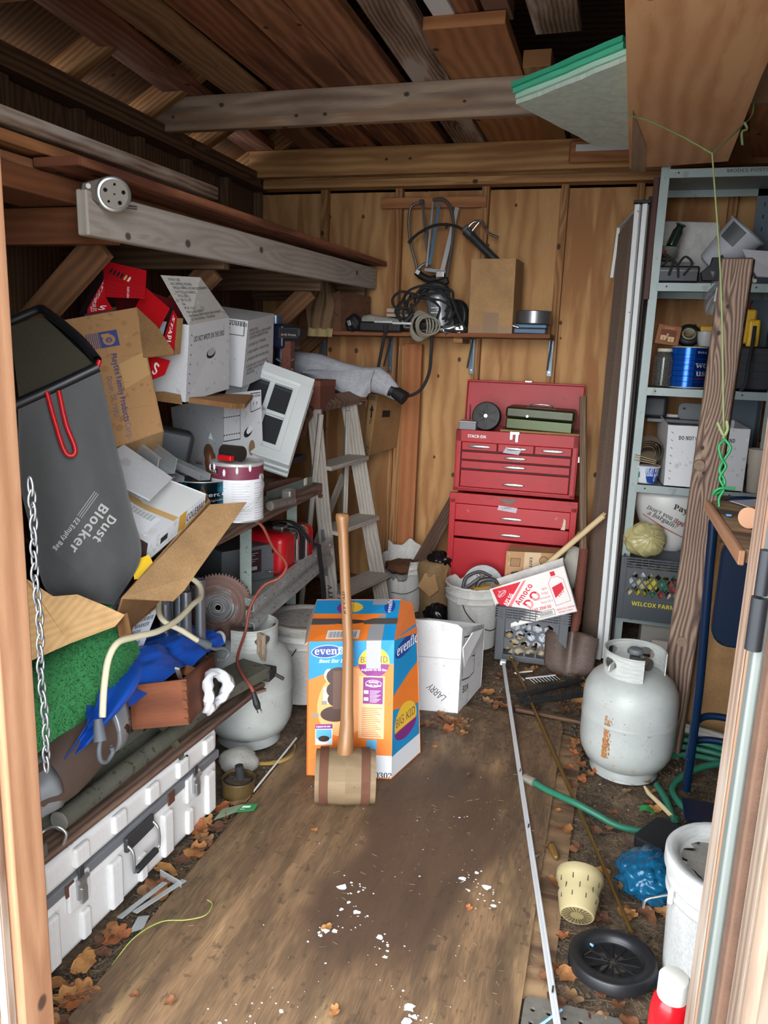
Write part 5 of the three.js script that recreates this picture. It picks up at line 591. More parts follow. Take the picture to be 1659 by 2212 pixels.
// ---------- back wall shelf and what stands on it ----------
{
  const o = T('wall_shelf', 'long brown plank shelf on grey steel brackets across the back wall', 'shelf', [-1.0, 1.46, -4.15]);
  W(o, 'shelf_board', beam([-1.76, 1.478, -4.15], [-0.345, 1.498, -4.15], 0.27, 0.022, [0, 0, 1], 0.003), redWood);
  for (const x of [-1.66, -1.255, -0.785, -0.36]) {
    const m = M({ color: '#5f6d78', roughness: 0.4, metalness: 0.6 }), y = 1.478 + (x + 1.76) * 0.014 - 0.012;
    const b = W(o, 'bracket', merge([at(bx(0.026, 0.19, 0.003), [x, y - 0.097, -4.298]), at(bx(0.026, 0.003, 0.2), [x, y - 0.003, -4.2]), at(bx(0.01, 0.2, 0.006), [x, y - 0.08, -4.235], [-38, 0, 0])]), m);
    for (const yy of [0.03, 0.17]) W(b, 'screw', at(cyl(0.005, 0.005, 0.004, 10).rotateX(Math.PI / 2), [x, y - yy, -4.294]), STEEL);
  }
  W(o, 'cleat', bx(0.05, 0.03, 0.2).translate(-0.83, 1.466, -4.2), studWood);
  const B = T('leaning_board', 'reddish upright board with a dark edge leaning on the back wall below the shelf', 'board', [-1.08, 0, -4.2]);
  W(B, 'board', beam([-1.095, 0.0, -4.2], [-1.11, 1.44, -4.27], 0.1, 0.04, [1, 0, 0], 0.003), wood({ w: 512, light: '#a4683f', dark: '#7d4729', s: 181, freq: 20, contrast: 0.4, knots: 2 }));
  const B2 = T('leaning_board', 'narrow light batten upright beside the reddish leaning board', 'board', [-1.19, 0, -4.2]); W(B2, 'board', beam([-1.18, 0.0, -4.22], [-1.175, 1.43, -4.275], 0.045, 0.03, [1, 0, 0], 0.002), studWood);
  const K = [[-0.765, 1.503, -4.030], [-0.537, 1.506, -4.012], [-0.539, 1.869, -4.003], [-0.768, 1.868, -4.021], [-0.753, 1.502, -4.222], [-0.525, 1.504, -4.204], [-0.523, 1.869, -4.196], [-0.750, 1.873, -4.213]];
  const kb = T('cardboard_box', 'plain closed kraft box with brown tape standing on the wall shelf under the grease gun', 'box', center(K)); carton(kb, K, CARD); W(kb, 'tape', quadSheet(lerpQ(face(K, 'F'), 0.34, 0.0, 0.68, 0.28, 0.001), 0.001), paint('#87694a', 0.45), 'brown packing tape'); W(kb, 'tape', quadSheet(lerpQ(face(K, 'F'), 0, 0, 1, 0.1, 0.0008), 0.0008), paint('#94734f', 0.5));
  const Q = [[-1.712, 1.49, -4.045], [-1.45, 1.492, -4.0], [-1.455, 1.7, -3.99], [-1.712, 1.663, -4.045], [-1.66, 1.49, -4.28], [-1.37, 1.492, -4.26], [-1.37, 1.69, -4.25], [-1.66, 1.67, -4.28]];
  const bb = T('cardboard_box', 'dark brown worn box with a crumpled paper bag over it on the wall shelf', 'box', center(Q)); carton(bb, Q, grainy('#6e4a35', 0.2, 0.3, { s: 182, scale: 12, spots: 0.3, spot: '#4b2f22', w: 256 }), 'T');
  const bagM = grainy('#7e6246', 0.2, 0.1, { s: 183, scale: 14, w: 256, rough: 0.85 });
  const pb = T('paper_bag', 'crumpled tan paper bag with a yellowed folded hem drooping over the brown box', 'paper bag', [-1.58, 1.6, -4.0]);
  W(pb, 'bag', merge([lump(0.105, 0.055, 0.07, 0.55, 5, 184, 20).translate(-1.625, 1.715, -4.07)]), bagM);
  W(pb, 'hanging_fold', skin((u, v) => { const w = 0.03 + 0.05 * sstep(0, 0.55, v) - 0.01 * sstep(0.6, 1, v); return [-1.562 + (u - 0.5) * 2 * w, 1.75 - v * 0.25, -4.0 + 0.03 * Math.sin(v * 2) + 0.014 * Math.sin(u * 16 + v * 4) * (1 - v * 0.5)]; }, 30, 20, 0.003), bagM);
  W(pb, 'hem', skin((u, v) => [-1.558 + (u - 0.5) * 0.138 - v * 0.004, 1.505 - v * 0.045, -3.974 + 0.006 * Math.sin(u * 16)], 20, 4, 0.004), M({ color: '#a89668', roughness: 0.85 }));
}
{ // saws and grease gun on the wall
  const nick = M({ color: '#9a9c9c', roughness: 0.35, metalness: 0.7 });
  const o = T('hacksaw', 'hacksaw with a slim grey bow frame, hung leftmost on the wall board', 'hacksaw', [-1.09, 1.8, -4.24], [0, 0, 0], 'hacksaws on the back wall');
  W(o, 'frame', tube([[-1.1, 1.815, -4.24], [-1.113, 1.867, -4.24], [-1.15, 1.985, -4.24], [-1.163, 2.1, -4.24], [-1.15, 2.165, -4.24], [-1.095, 2.185, -4.24]], 0.0068, 8, 50), M({ color: '#77797a', roughness: 0.4, metalness: 0.6 })); W(o, 'blade', beam([-1.091, 2.18, -4.24], [-1.048, 1.9, -4.24], 0.013, 0.003, [1, 0.1, 0]), DARKSTEEL); W(o, 'lug', at(new RoundedBoxGeometry(0.022, 0.022, 0.022, 2, 0.004), [-1.095, 2.185, -4.24]), DARKSTEEL); W(o, 'front_arm', tube([[-1.1, 1.84, -4.24], [-1.07, 1.865, -4.24], [-1.042, 1.868, -4.24]], 0.008, 8), nick); W(o, 'grip', tube([[-1.108, 1.825, -4.235], [-1.07, 1.8, -4.235], [-1.03, 1.785, -4.235], [-1.0, 1.79, -4.235]], 0.019, 12), BLACK, 'black grip'); W(o, 'grip_label', at(new THREE.BoxGeometry(0.022, 0.022, 0.002), [-1.095, 1.822, -4.214], [0, 0, -30]), WHITEP);
  const p = T('hacksaw', 'hacksaw with a wide rust-specked bow and blue blade on the wall board', 'hacksaw', [-0.95, 1.8, -4.22], [0, 0, 0], 'hacksaws on the back wall');
  W(p, 'frame', tube([[-1.03, 2.19, -4.22], [-0.98, 2.193, -4.22], [-0.938, 2.158, -4.22], [-0.913, 2.077, -4.22], [-0.916, 1.936, -4.22], [-0.934, 1.79, -4.22]], 0.0085, 8, 50), grainy('#6a6260', 0.4, 0.05, { s: 185, scale: 30, metal: 0.4, w: 128 })); W(p, 'blade', beam([-0.994, 2.169, -4.215], [-1.03, 1.86, -4.215], 0.017, 0.003, [1, 0.1, 0]), paint('#3c6b8b', 0.4), 'blue blade'); W(p, 'blade_bar', beam([-1.03, 2.19, -4.225], [-1.05, 1.85, -4.225], 0.012, 0.004, [1, 0, 0]), nick); W(p, 'front_arm', beam([-1.06, 1.835, -4.22], [-0.94, 1.825, -4.22], 0.022, 0.012, [0, 1, 0], 0.003), nick); W(p, 'grip', at(new RoundedBoxGeometry(0.13, 0.04, 0.03, 2, 0.012), [-0.98, 1.76, -4.2], [0, 0, 18]), BLACK, 'black grip');
  const s = T('pruning_saw', 'thin white saw blade hanging behind the rusty hacksaw', 'saw', [-0.92, 1.8, -4.2]); W(s, 'blade', beam([-0.899, 2.154, -4.235], [-0.956, 1.827, -4.2], 0.024, 0.002, [1, 0.1, 0]), M({ color: '#cfd2d2', roughness: 0.3, metalness: 0.5 })); W(s, 'ferrule', at(new RoundedBoxGeometry(0.045, 0.035, 0.012, 1, 0.004), [-0.965, 1.81, -4.195]), STEEL);
  const g = T('grease_gun', 'grease gun with black hose and chrome lever lying over the kraft box', 'grease gun', [-0.75, 1.9, -4.2]); W(g, 'barrel', bar([-0.66, 1.872, -4.19], [-0.817, 2.012, -4.2], 0.022, 20), M({ color: '#45484a', roughness: 0.35, metalness: 0.5 })); W(g, 'head', merge([bar([-0.81, 2.006, -4.2], [-0.838, 2.032, -4.2], 0.026, 16), at(new RoundedBoxGeometry(0.04, 0.05, 0.03, 2, 0.006), [-0.83, 2.03, -4.195], [0, 0, 40])]), DARKSTEEL); W(g, 'hose', tube([[-0.85, 2.035, -4.2], [-0.906, 2.057, -4.2], [-1.006, 2.058, -4.195], [-1.093, 2.017, -4.19], [-1.148, 1.969, -4.19]], 0.0075, 8), RUBBER); W(g, 'lever', merge([tube([[-0.835, 2.035, -4.19], [-0.8, 2.07, -4.19], [-0.76, 2.075, -4.19], [-0.74, 2.055, -4.19], [-0.72, 2.02, -4.19], [-0.664, 1.993, -4.19]], 0.0075, 8), bar([-0.81, 2.02, -4.19], [-0.77, 2.07, -4.19], 0.006)]), CHROME, 'chrome lever');
}
{ // power tools heap on the shelf
  const o = T('circular_saw', 'grey and black electric saw under a heap of black cable on the wall shelf', 'power tool', [-0.93, 1.5, -4.08]);
  W(o, 'motor_housing', merge([at(cyl(0.062, 0.068, 0.15, 24), [-0.93, 1.6, -4.09], [12, 0, 8]), at(new THREE.SphereGeometry(0.063, 20, 14), [-0.945, 1.67, -4.08])]), M({ color: '#9a9da0', roughness: 0.35, metalness: 0.5 })); W(o, 'guard', at(ext([...circ(0, 0, 0.085, 30)], 0.03, 0.006), [-0.845, 1.585, -4.13], [0, -35, 0]), BLACK); W(o, 'handle', tube([[-1.03, 1.69, -4.06], [-0.99, 1.735, -4.05], [-0.93, 1.74, -4.05], [-0.88, 1.7, -4.06]], 0.02, 12), BLACK); W(o, 'base_plate', at(bx(0.22, 0.004, 0.12), [-0.93, 1.509, -4.08]), STEEL); W(o, 'vents', merge([0, 1, 2].map((i) => at(new RoundedBoxGeometry(0.045, 0.012, 0.01, 1, 0.004), [-0.945, 1.575 + i * 0.025, -4.023]))), STEEL);
  const c = T('power_cable', 'tangle of black power cable over the electric saw, a loop hanging off the shelf', 'cable', [-1.0, 1.5, -4.05]), cr = [];
  for (let k = 0; k < 7; k++) { const pts = [], cx = -0.99 + 0.05 * Math.sin(k * 2.1), cy = 1.62 + 0.03 * Math.cos(k * 1.7), a0 = k * 0.8; for (let i = 0; i < 14; i++) { const a = a0 + i / 14 * 6.6; pts.push([cx + (0.1 + 0.03 * hash(k, i, 3)) * Math.cos(a), Math.max(1.515, cy + (0.07 + 0.03 * hash(k, i, 4)) * Math.sin(a)), -4.0 - 0.05 * hash(k, i, 5) + 0.02 * Math.sin(a)]); } cr.push(tube(pts, 0.0065, 7, 70)); }
  cr.push(tube([[-1.05, 1.69, -4.0], [-1.13, 1.7, -4.0], [-1.17, 1.66, -4.0], [-1.15, 1.62, -4.0], [-1.08, 1.62, -4.0]], 0.007, 7, 30), tube([[-0.85, 1.66, -4.0], [-0.8, 1.56, -4.0], [-0.77, 1.515, -4.0], [-0.8, 1.51, -3.99], [-0.88, 1.512, -3.98]], 0.0065, 7, 30));
  W(c, 'cable_tangle', merge(cr), RUBBER);
  W(c, 'hanging_loop', tube([[-1.19, 1.535, -3.985], [-1.2, 1.46, -3.975], [-1.21, 1.38, -3.96], [-1.215, 1.271, -3.95], [-1.155, 1.189, -3.95], [-1.078, 1.164, -3.95], [-0.991, 1.197, -3.95], [-0.946, 1.282, -3.955], [-0.94, 1.4, -3.97], [-0.945, 1.51, -3.985], [-0.95, 1.55, -4.0]], 0.0085, 10, 100), RUBBER);
  W(c, 'plug', merge([bar([-1.09, 1.545, -3.97], [-1.05, 1.59, -3.98], 0.014, 12, 0.01), bar([-1.1, 1.525, -3.97], [-1.092, 1.54, -3.97], 0.002), bar([-1.085, 1.52, -3.97], [-1.08, 1.535, -3.97], 0.002)]), BLACK);
  const g = T('cord_coil', 'coil of dingy grey cord hooked in the black cable, drooping over the shelf edge', 'cord', [-1.0, 1.5, -3.98]); W(g, 'coil', merge([...Array(6)].map((_, k) => tube([...Array(12)].map((_, i) => { const a = i / 12 * 6.283; return [-0.985 + 0.012 * k - 0.03 + (0.045 + 0.006 * (k % 3)) * Math.cos(a), 1.53 + (0.075 - 0.006 * k) * Math.sin(a), -3.985 + 0.008 * k + 0.01 * Math.sin(a * 2 + k)]; }), 0.0055, 7, 50, true))), M({ color: '#8a8678', roughness: 0.7 }));
  const n = T('white_duct', 'dirty white wrapped bundle lying on the wall shelf before the black cable', 'bundle', [-1.25, 1.5, -4.05]); W(n, 'wrap', loft([[-1.355, 1.545], [-1.345, 1.55], [-1.3, 1.553], [-1.15, 1.54], [-1.08, 1.535]].map(([x, y], i) => { const r = [0.012, 0.035, 0.042, 0.036, 0.03][i]; return [[x, y + 0.0, -4.06], [0, 0, r], [0, r * 0.8, 0]]; }), 24, true, (u, v) => 1 + 0.06 * Math.sin(u * 25 + v * 8)), grainy('#a7a49b', 0.15, 0.2, { s: 186, scale: 10, w: 256 }));
  const bx2 = T('small_carton', 'small pale printed carton behind the white wrapped bundle on the wall shelf', 'box', [-1.16, 1.59, -4.13]); W(bx2, 'body', at(bx(0.12, 0.045, 0.07, 0.002), [-1.17, 1.6, -4.14]), M({ color: '#b5a998', roughness: 0.8 })); W(bx2, 'print_band', at(new THREE.BoxGeometry(0.12, 0.008, 0.001), [-1.17, 1.598, -4.104]), paint('#8d4a3c', 0.8));
  const sw = T('switch_box', 'black tool base with steel bracket at the shelf edge, the cable loop entering it', 'power tool', [-1.2, 1.49, -3.99]); W(sw, 'base', at(new RoundedBoxGeometry(0.23, 0.052, 0.07, 3, 0.012), [-1.225, 1.52, -4.0]), BLACK); W(sw, 'bracket', merge([at(bx(0.1, 0.012, 0.03), [-1.2, 1.545, -3.965]), at(bx(0.1, 0.012, 0.03), [-1.1, 1.54, -3.965])]), ALU); W(sw, 'cable_boot', bar([-1.19, 1.49, -3.965], [-1.19, 1.53, -3.97], 0.012, 12, 0.016), RUBBER);
  const fl = T('flashlight', 'chrome torch lens at the foot of the plain kraft box on the wall shelf', 'torch', [-0.79, 1.49, -4.0]); W(fl, 'reflector', at(lathe([[0.012, -0.07], [0.014, 0.0], [0.022, 0.02], [0.024, 0.03], [0.02, 0.03], [0.008, 0.012], [0, 0.01]], 28).rotateX(Math.PI / 2), [-0.805, 1.524, -4.02]), CHROME); W(fl, 'cone', at(cyl(0.01, 0.028, 0.06).rotateZ(-1.2), [-0.86, 1.522, -4.02]), STEEL);
  const bl = T('black_tool', 'black tool clump lying beside the brown worn box on the wall shelf', 'tool', [-1.37, 1.49, -4.08]); W(bl, 'body', lump(0.05, 0.05, 0.05, 0.5, 3, 187, 16).translate(-1.385, 1.535, -4.03), BLACK); W(bl, 'clip', at(new RoundedBoxGeometry(0.02, 0.03, 0.012, 1, 0.003), [-1.4, 1.535, -3.985], [0, 0, 20]), STEEL);
  const tn = T('round_tin', 'round grey steel tin on a flat blue box at the wall shelf end', 'tin', [-0.44, 1.557, -4.1]); P(tn, 'tin', lathe([[0, 0], [0.084, 0], [0.088, 0.004], [0.088, 0.062], [0.085, 0.066], [0.08, 0.064], [0, 0.062]], 40), M({ color: '#85878a', roughness: 0.35, metalness: 0.75 }));
  const bb = T('blue_case', 'flat dull blue plastic box under the round tin on the wall shelf', 'case', [-0.45, 1.508, -4.08]); P(bb, 'tray', new RoundedBoxGeometry(0.16, 0.026, 0.11, 2, 0.006), paint('#3e5b75', 0.5), [0, 0.013, 0]); P(bb, 'lid', new RoundedBoxGeometry(0.165, 0.02, 0.115, 2, 0.006), paint('#45637d', 0.5), [0, 0.037, 0]); P(bb, 'chrome_bit', cyl(0.008, 0.008, 0.03).rotateZ(1.3), CHROME, [-0.07, 0.033, 0.062]);
}
{ // bench end: bench drill, cloth, ladder, UP box
  const d = T('drill_press', 'dark blue bench drill press with a black head plate behind the archive boxes', 'drill press', [-1.52, 0.86, -3.38]), blue = paint('#1b2540', 0.35);
  P(d, 'column', cyl(0.03, 0.03, 0.62), blue, [-0.0, 0.31, 0]); P(d, 'head', new RoundedBoxGeometry(0.09, 0.11, 0.2, 3, 0.015), blue, [0.02, 0.585, 0.02]); P(d, 'belt_cover', new RoundedBoxGeometry(0.1, 0.05, 0.16, 3, 0.012), BLACK, [0.075, 0.605, 0.03], [0, 12, 0]); P(d, 'name_plate', quadSheet([[-0.045, -0.022, 0], [0.045, -0.022, 0], [0.045, 0.022, 0], [-0.045, 0.022, 0]], 0.002), printMat(128, 64, (g, w, h) => { g.fillStyle = '#15161a'; g.fillRect(0, 0, w, h); g.strokeStyle = '#777'; g.strokeRect(4, 4, w - 8, h - 8); text(g, 'Drill Press', w / 2, h * 0.66, 20, { color: '#b7a9a0', align: 'center' }); }), [0.085, 0.6, 0.113], [0, 12, 0]); P(d, 'motor_cap', cyl(0.03, 0.03, 0.05), M({ color: '#5c6b7d', roughness: 0.3, metalness: 0.6 }), [-0.03, 0.655, 0]); P(d, 'quill', cyl(0.014, 0.014, 0.1), CHROME, [0.05, 0.5, 0.06]); P(d, 'feed_handle', merge([0, 1, 2].map((i) => at(cyl(0.006, 0.006, 0.1), [0.06, 0.46 + 0.0 * i, 0.09], [0, 0, i * 60]))), STEEL); P(d, 'base', new RoundedBoxGeometry(0.16, 0.03, 0.22, 2, 0.008), blue, [0.02, 0.015, 0.02]);
  const br = T('red_brick', 'old red brick with pressed lettering standing on end beside the drill press', 'brick', [-1.45, 1.13, -3.3]); P(br, 'block', bx(0.045, 0.17, 0.05, 0.004, 'y'), grainy('#7a4a3c', 0.35, 0.1, { s: 191, scale: 20, spots: 0.5, spot: '#a08a7c', w: 256 }), [0, 0.21, 0.0]); P(br, 'base', bx(0.06, 0.13, 0.06), darkFrame, [0, 0.06, 0]);
  const rb = T('carton', 'flat reddish-brown carton under the grey cloth at the bench end', 'box', [-1.42, 1.12, -3.45]); P(rb, 'body', bx(0.22, 0.11, 0.2, 0.003), M({ color: '#6f3f30', roughness: 0.8 }), [0, 0.055, 0]); P(rb, 'lid', bx(0.225, 0.03, 0.205, 0.003), M({ color: '#7d4836', roughness: 0.8 }), [0, 0.118, 0]);
  const cl = T('vacuum_bag', 'grey-white cloth dust bag with a black nozzle draped over the stepladder top', 'dust bag', [-1.35, 1.1, -3.72]), cm = grainy('#aeb0b6', 0.12, 0.3, { s: 192, scale: 8, rough: 0.95 });
  const cen = [[-1.72, 1.33, -3.7], [-1.6, 1.32, -3.71], [-1.48, 1.3, -3.73], [-1.36, 1.27, -3.75], [-1.26, 1.255, -3.77], [-1.18, 1.25, -3.8], [-1.12, 1.225, -3.8], [-1.07, 1.19, -3.8]], ww = [0.05, 0.062, 0.066, 0.062, 0.06, 0.064, 0.05, 0.034];
  W(cl, 'bag', loft(cen.map((c, i) => [c, [0.01, 0, ww[i] * 0.9], [ww[i] * 0.35, ww[i], 0]]), 36, true, (u, v) => 1 + 0.09 * (fbm(u * 6 + 2, v * 8, 193) - 0.5) * 2 + 0.03 * Math.sin(u * 18 + v * 12)), cm);
  W(cl, 'hanging_fold', skin((u, v) => { const top = V(-1.49, 1.29, -3.665).lerp(V(-1.17, 1.3, -3.73), u), d = mix(0.02, 0.2, Math.pow(u, 1.3)) * (1 - 0.45 * sstep(0.86, 1, u)), p = top; return [p.x - 0.03 * v * (1 - u) - 0.015 * v, p.y - d * v, p.z + 0.035 * Math.sin(v * 2.5) + 0.012 * Math.sin(u * 14 + v * 3) * v]; }, 36, 18, 0.004), cm);
  W(cl, 'nozzle', merge([bar([-1.085, 1.2, -3.79], [-1.02, 1.165, -3.78], 0.03, 20, 0.036), bar([-1.1, 1.205, -3.79], [-1.085, 1.198, -3.79], 0.035, 20, 0.033)]), BLACK, 'black nozzle');
  const U = [[-1.30, 0.841, -4.0], [-1.262, 0.835, -3.97], [-1.235, 1.167, -4.0], [-1.293, 1.166, -4.04], [-1.25, 0.846, -4.3], [-1.165, 0.862, -4.28], [-1.15, 1.138, -4.28], [-1.22, 1.155, -4.3]];
  const ub = T('bottle_carton', 'narrow kraft carton printed with an UP arrow wedged behind the stepladder', 'box', center(U)); carton(ub, U, CARD2, '', { F: printMat(256, 512, (g, w, h) => { g.fillStyle = '#a58158'; g.fillRect(0, 0, w, h); grime(g, w, h, 60, ['rgba(120,85,50,.3)', 'rgba(200,165,120,.3)'], 13, 18); text(g, 'BOTTLES', w * 0.15, h * 0.07, 44, { color: '#2d2420', sx: 0.9 }); poly(g, [[w * 0.5, h * 0.17], [w * 0.75, h * 0.28], [w * 0.6, h * 0.28], [w * 0.6, h * 0.4], [w * 0.4, h * 0.4], [w * 0.4, h * 0.28], [w * 0.25, h * 0.28]], '#1d1a1a'); text(g, 'UP', w * 0.5, h * 0.46, 66, { color: '#2d2420', align: 'center' }); text(g, 'DO NOT STACK', w * 0.15, h * 0.88, 30, { color: '#2d2420' }); text(g, 'HIGH', w * 0.15, h * 0.94, 30, { color: '#2d2420' }); }) }); W(ub, 'hand_hole', quadSheet(lerpQ(face(U, 'R'), 0.25, 0.62, 0.5, 0.74, 0.001), 0.001), BLACK);
  const L = T('stepladder', 'weathered grey wooden stepladder with rusty top hinge, before the back wall', 'stepladder', [-1.3, 0, -3.6]);
  const nb = [-1.185, 0, -3.3], nt = [-1.345, 1.12, -3.37], fb = [-1.03, 0, -3.72], ft = [-1.28, 1.14, -3.66];
  W(L, 'rail', beam(nb, nt, 0.068, 0.024, [1, 0.1, -0.25], 0.003), ladderWood); W(L, 'rail', beam([-1.07, 0, -3.75], [-1.285, 1.14, -3.68], 0.08, 0.024, [1, 0.1, -0.25], 0.003), ladderWood);
  W(L, 'rear_leg', beam([-1.38, 0, -3.28], [-1.31, 1.1, -3.36], 0.055, 0.024, [0.5, 0, 0.85], 0.003), ladderWood); W(L, 'rear_leg', beam([-1.33, 0, -3.78], [-1.29, 1.1, -3.68], 0.055, 0.024, [0.5, 0, 0.85], 0.003), ladderWood); W(L, 'rear_brace', beam([-1.35, 0.35, -3.3], [-1.32, 0.75, -3.72], 0.05, 0.014, [0, 1, 0]), ladderWood);
  for (const [t, w] of [[0.21, 0.12], [0.48, 0.115], [0.75, 0.105]]) { const a = v3(nb).lerp(v3(nt), t), b = V(-1.07, 0, -3.75).lerp(V(-1.285, 1.14, -3.68), t); const s = W(L, 'step', beam([a.x + 0.01, a.y + 0.01, a.z], [b.x + 0.01, b.y + 0.01, b.z], w, 0.022, [1, -0.05, 0.2], 0.003), ladderWood); W(s, 'step_rod', bar([a.x, a.y - 0.02, a.z], [b.x, b.y - 0.02, b.z], 0.004), RUST); }
  W(L, 'top_cap', sheet([[-1.43, 1.155, -3.28], [-1.37, 1.115, -3.27], [-1.2, 1.165, -3.7], [-1.255, 1.2, -3.75]], 0.03), benchWood, 'dark worn top cap'); W(L, 'hinge', merge([tube([[-1.37, 1.14, -3.29], [-1.34, 1.135, -3.28], [-1.325, 1.1, -3.28], [-1.35, 1.06, -3.285], [-1.36, 1.0, -3.29]], 0.009, 8), at(cyl(0.012, 0.012, 0.012).rotateX(1.57), [-1.35, 1.08, -3.28]), at(cyl(0.011, 0.011, 0.012).rotateX(1.57), [-1.358, 1.01, -3.283])]), RUST, 'rusty top hinge'); W(L, 'hinge', tube([[-1.21, 1.15, -3.66], [-1.19, 1.15, -3.68], [-1.195, 1.12, -3.68]], 0.007, 8), RUST); W(L, 'spreader', beam([-1.27, 0.56, -3.315], [-1.24, 0.34, -3.3], 0.022, 0.003, [1, 0, 0]), STEEL, 'steel spreader'); W(L, 'washer', at(cyl(0.012, 0.012, 0.006).rotateX(1.57), [-1.29, 0.72, -3.325]), RUST);
  decal(L, 'lettering', lerpQ([[-1.225, 0.1, -3.29], [-1.17, 0.1, -3.29], [-1.215, 0.42, -3.31], [-1.27, 0.42, -3.31]], 0.1, 0.0, 0.9, 0.8, 0.0), 64, 256, (g, w, h) => { text(g, 'QUALITY', w * 0.5, h * 0.95, 44, { rot: -90, color: '#4a4846' }); });
}
{ // red tool chests
  const red = M({ color: '#a80b1b', roughness: 0.48 }), redW = grainy('#a80b1b', 0.08, 0.6, { own: true, s: 201, scale: 26, spots: 0.5, spot: '#6b2a22', thr: 0.7, rough: 0.5, w: 256 }), pull = M({ color: '#d5d5d3', roughness: 0.2, metalness: 0.85 });
  const mkPull = (p, x, y, z) => P(p, 'drawer_pull', merge([at(new THREE.SphereGeometry(0.058, 20, 10), [0, 0, 0], [0, 0, 0], [1, 0.17, 0.09])]), pull, [x, y, z]);
  const drawer = (o, x, y, w, h, z, n = 1, m = redW) => { const d = P(o, 'drawer', new RoundedBoxGeometry(w - 0.006, h - 0.006, 0.02, 2, 0.004), m, [x, y, z]); boxUV(d.geometry); for (let i = 0; i < n; i++) mkPull(d, 0, -h * 0.5 + Math.min(h * 0.5, 0.03), 0.011); return d; };
  const A = T('tool_chest', 'red metal tool chest with chrome pulls and its lid open against the back wall', 'tool chest', [-0.466, 0.7, -4.06], [0, 1.5, 0]), w = 0.617, h = 0.318;
  const cab = (o, w, h, d) => merge([at(bx(w, 0.02, d, 0.004), [0, 0.01, 0]), at(bx(0.014, h, d, 0.004), [-w / 2 + 0.007, h / 2, 0]), at(bx(0.014, h, d, 0.004), [w / 2 - 0.007, h / 2, 0]), at(bx(w, h, 0.01, 0.003), [0, h / 2, -d / 2 + 0.005])]);
  P(A, 'cabinet', merge([cab(A, w, h, 0.32), at(bx(w, 0.062, 0.01, 0.003), [0, h - 0.031, 0.155]), at(bx(0.03, h, 0.012, 0.003), [-w / 2 + 0.015, h / 2, 0.154]), at(bx(0.03, h, 0.012, 0.003), [w / 2 - 0.015, h / 2, 0.154]), at(bx(w, 0.02, 0.012, 0.003), [0, 0.012, 0.154])]), redW); P(A, 'inner_back', bx(w - 0.03, h - 0.02, 0.004), BLACK, [0, h / 2, 0.14]);
  for (const x of [-0.185, 0, 0.185]) drawer(A, x, 0.235, 0.187, 0.048, 0.152); drawer(A, 0, 0.186, 0.555, 0.046, 0.152); drawer(A, 0, 0.139, 0.555, 0.046, 0.152); drawer(A, 0, 0.067, 0.555, 0.094, 0.152);
  P(A, 'lid', merge([at(bx(w + 0.01, 0.25, 0.006, 0.003), [0, 0, 0]), at(bx(w + 0.01, 0.01, 0.03, 0.003), [0, 0.123, 0.012]), at(bx(0.006, 0.25, 0.03, 0.003), [w / 2 + 0.002, 0, 0.012]), at(bx(0.006, 0.25, 0.03, 0.003), [-w / 2 - 0.002, 0, 0.012])]), redW, [-0.005, 0.43, -0.185], [-7, 0, 0], 'open lid'); P(A, 'lid_stay', at(bx(0.012, 0.14, 0.003), [-0.29, 0.36, -0.15], [0, 90, 12]), DARKSTEEL); P(A, 'lid_latch', new RoundedBoxGeometry(0.04, 0.02, 0.012, 2, 0.003), STEEL, [0.01, 0.558, -0.2]);
  P(A, 'hasp', merge([at(new RoundedBoxGeometry(0.05, 0.018, 0.01, 1, 0.003), [0, 0.02, 0]), at(new RoundedBoxGeometry(0.018, 0.03, 0.008, 1, 0.003), [-0.016, 0, 0]), at(new RoundedBoxGeometry(0.018, 0.045, 0.008, 1, 0.003), [0.012, -0.004, 0])]), STEEL, [-0.01, 0.295, 0.165], null, 'brass-tinged hasp'); P(A, 'side_latch', bx(0.01, 0.03, 0.02), STEEL, [w / 2 + 0.004, 0.2, 0.13]);
  P(A, 'maker_badge', quadSheet([[-0.25, h - 0.044, 0.1615], [-0.145, h - 0.044, 0.1615], [-0.145, h - 0.018, 0.1615], [-0.25, h - 0.018, 0.1615]], 0.0006), M({ transparent: true, roughness: 0.6, map: canvasTex(256, 64, (g, w, h) => text(g, 'STACK-ON', 4, h / 2, 52, { color: '#f0eeee', sx: 0.92 })) }));
  const tagM = (o, q) => W(o, 'name_label', quadSheet(q, 0.001), printMat(128, 48, (g, w, h) => { g.fillStyle = '#b9b3be'; g.fillRect(0, 0, w, h); text(g, 'LARRY', w * 0.2, h * 0.5, 24, { font: 'cursive', bold: false, color: '#3c3442', rot: -12 }); }), 'grey tape label marked LARRY');
  tagM(A, [[-0.525, 0.913, -3.893], [-0.445, 0.907, -3.893], [-0.43, 0.94, -3.893], [-0.51, 0.942, -3.893]]);
  const B = T('tool_cabinet', 'lower red rolling tool cabinet with scratched drawers and a lost strip of paint', 'tool cabinet', [-0.458, 0, -4.06], [0, 1.5, 0]), W2 = 0.64, H2 = 0.66;
  P(B, 'cabinet', merge([at(cab(B, W2, H2 - 0.06, 0.38), [0, 0.06, 0.03]), at(bx(W2, 0.012, 0.38, 0.003), [0, H2, 0.03]), at(bx(W2 + 0.004, 0.055, 0.012, 0.003), [0, H2 + 0.012, 0.216]), at(bx(0.032, 0.6, 0.012, 0.003), [-W2 / 2 + 0.016, 0.37, 0.216]), at(bx(0.032, 0.6, 0.012, 0.003), [W2 / 2 - 0.016, 0.37, 0.216])]), redW); P(B, 'tray_lip', bx(W2 - 0.02, 0.004, 0.05), grainy('#4b2a26', 0.3, 0.2, { s: 202, w: 128 }), [0, H2 + 0.03, 0.19]);
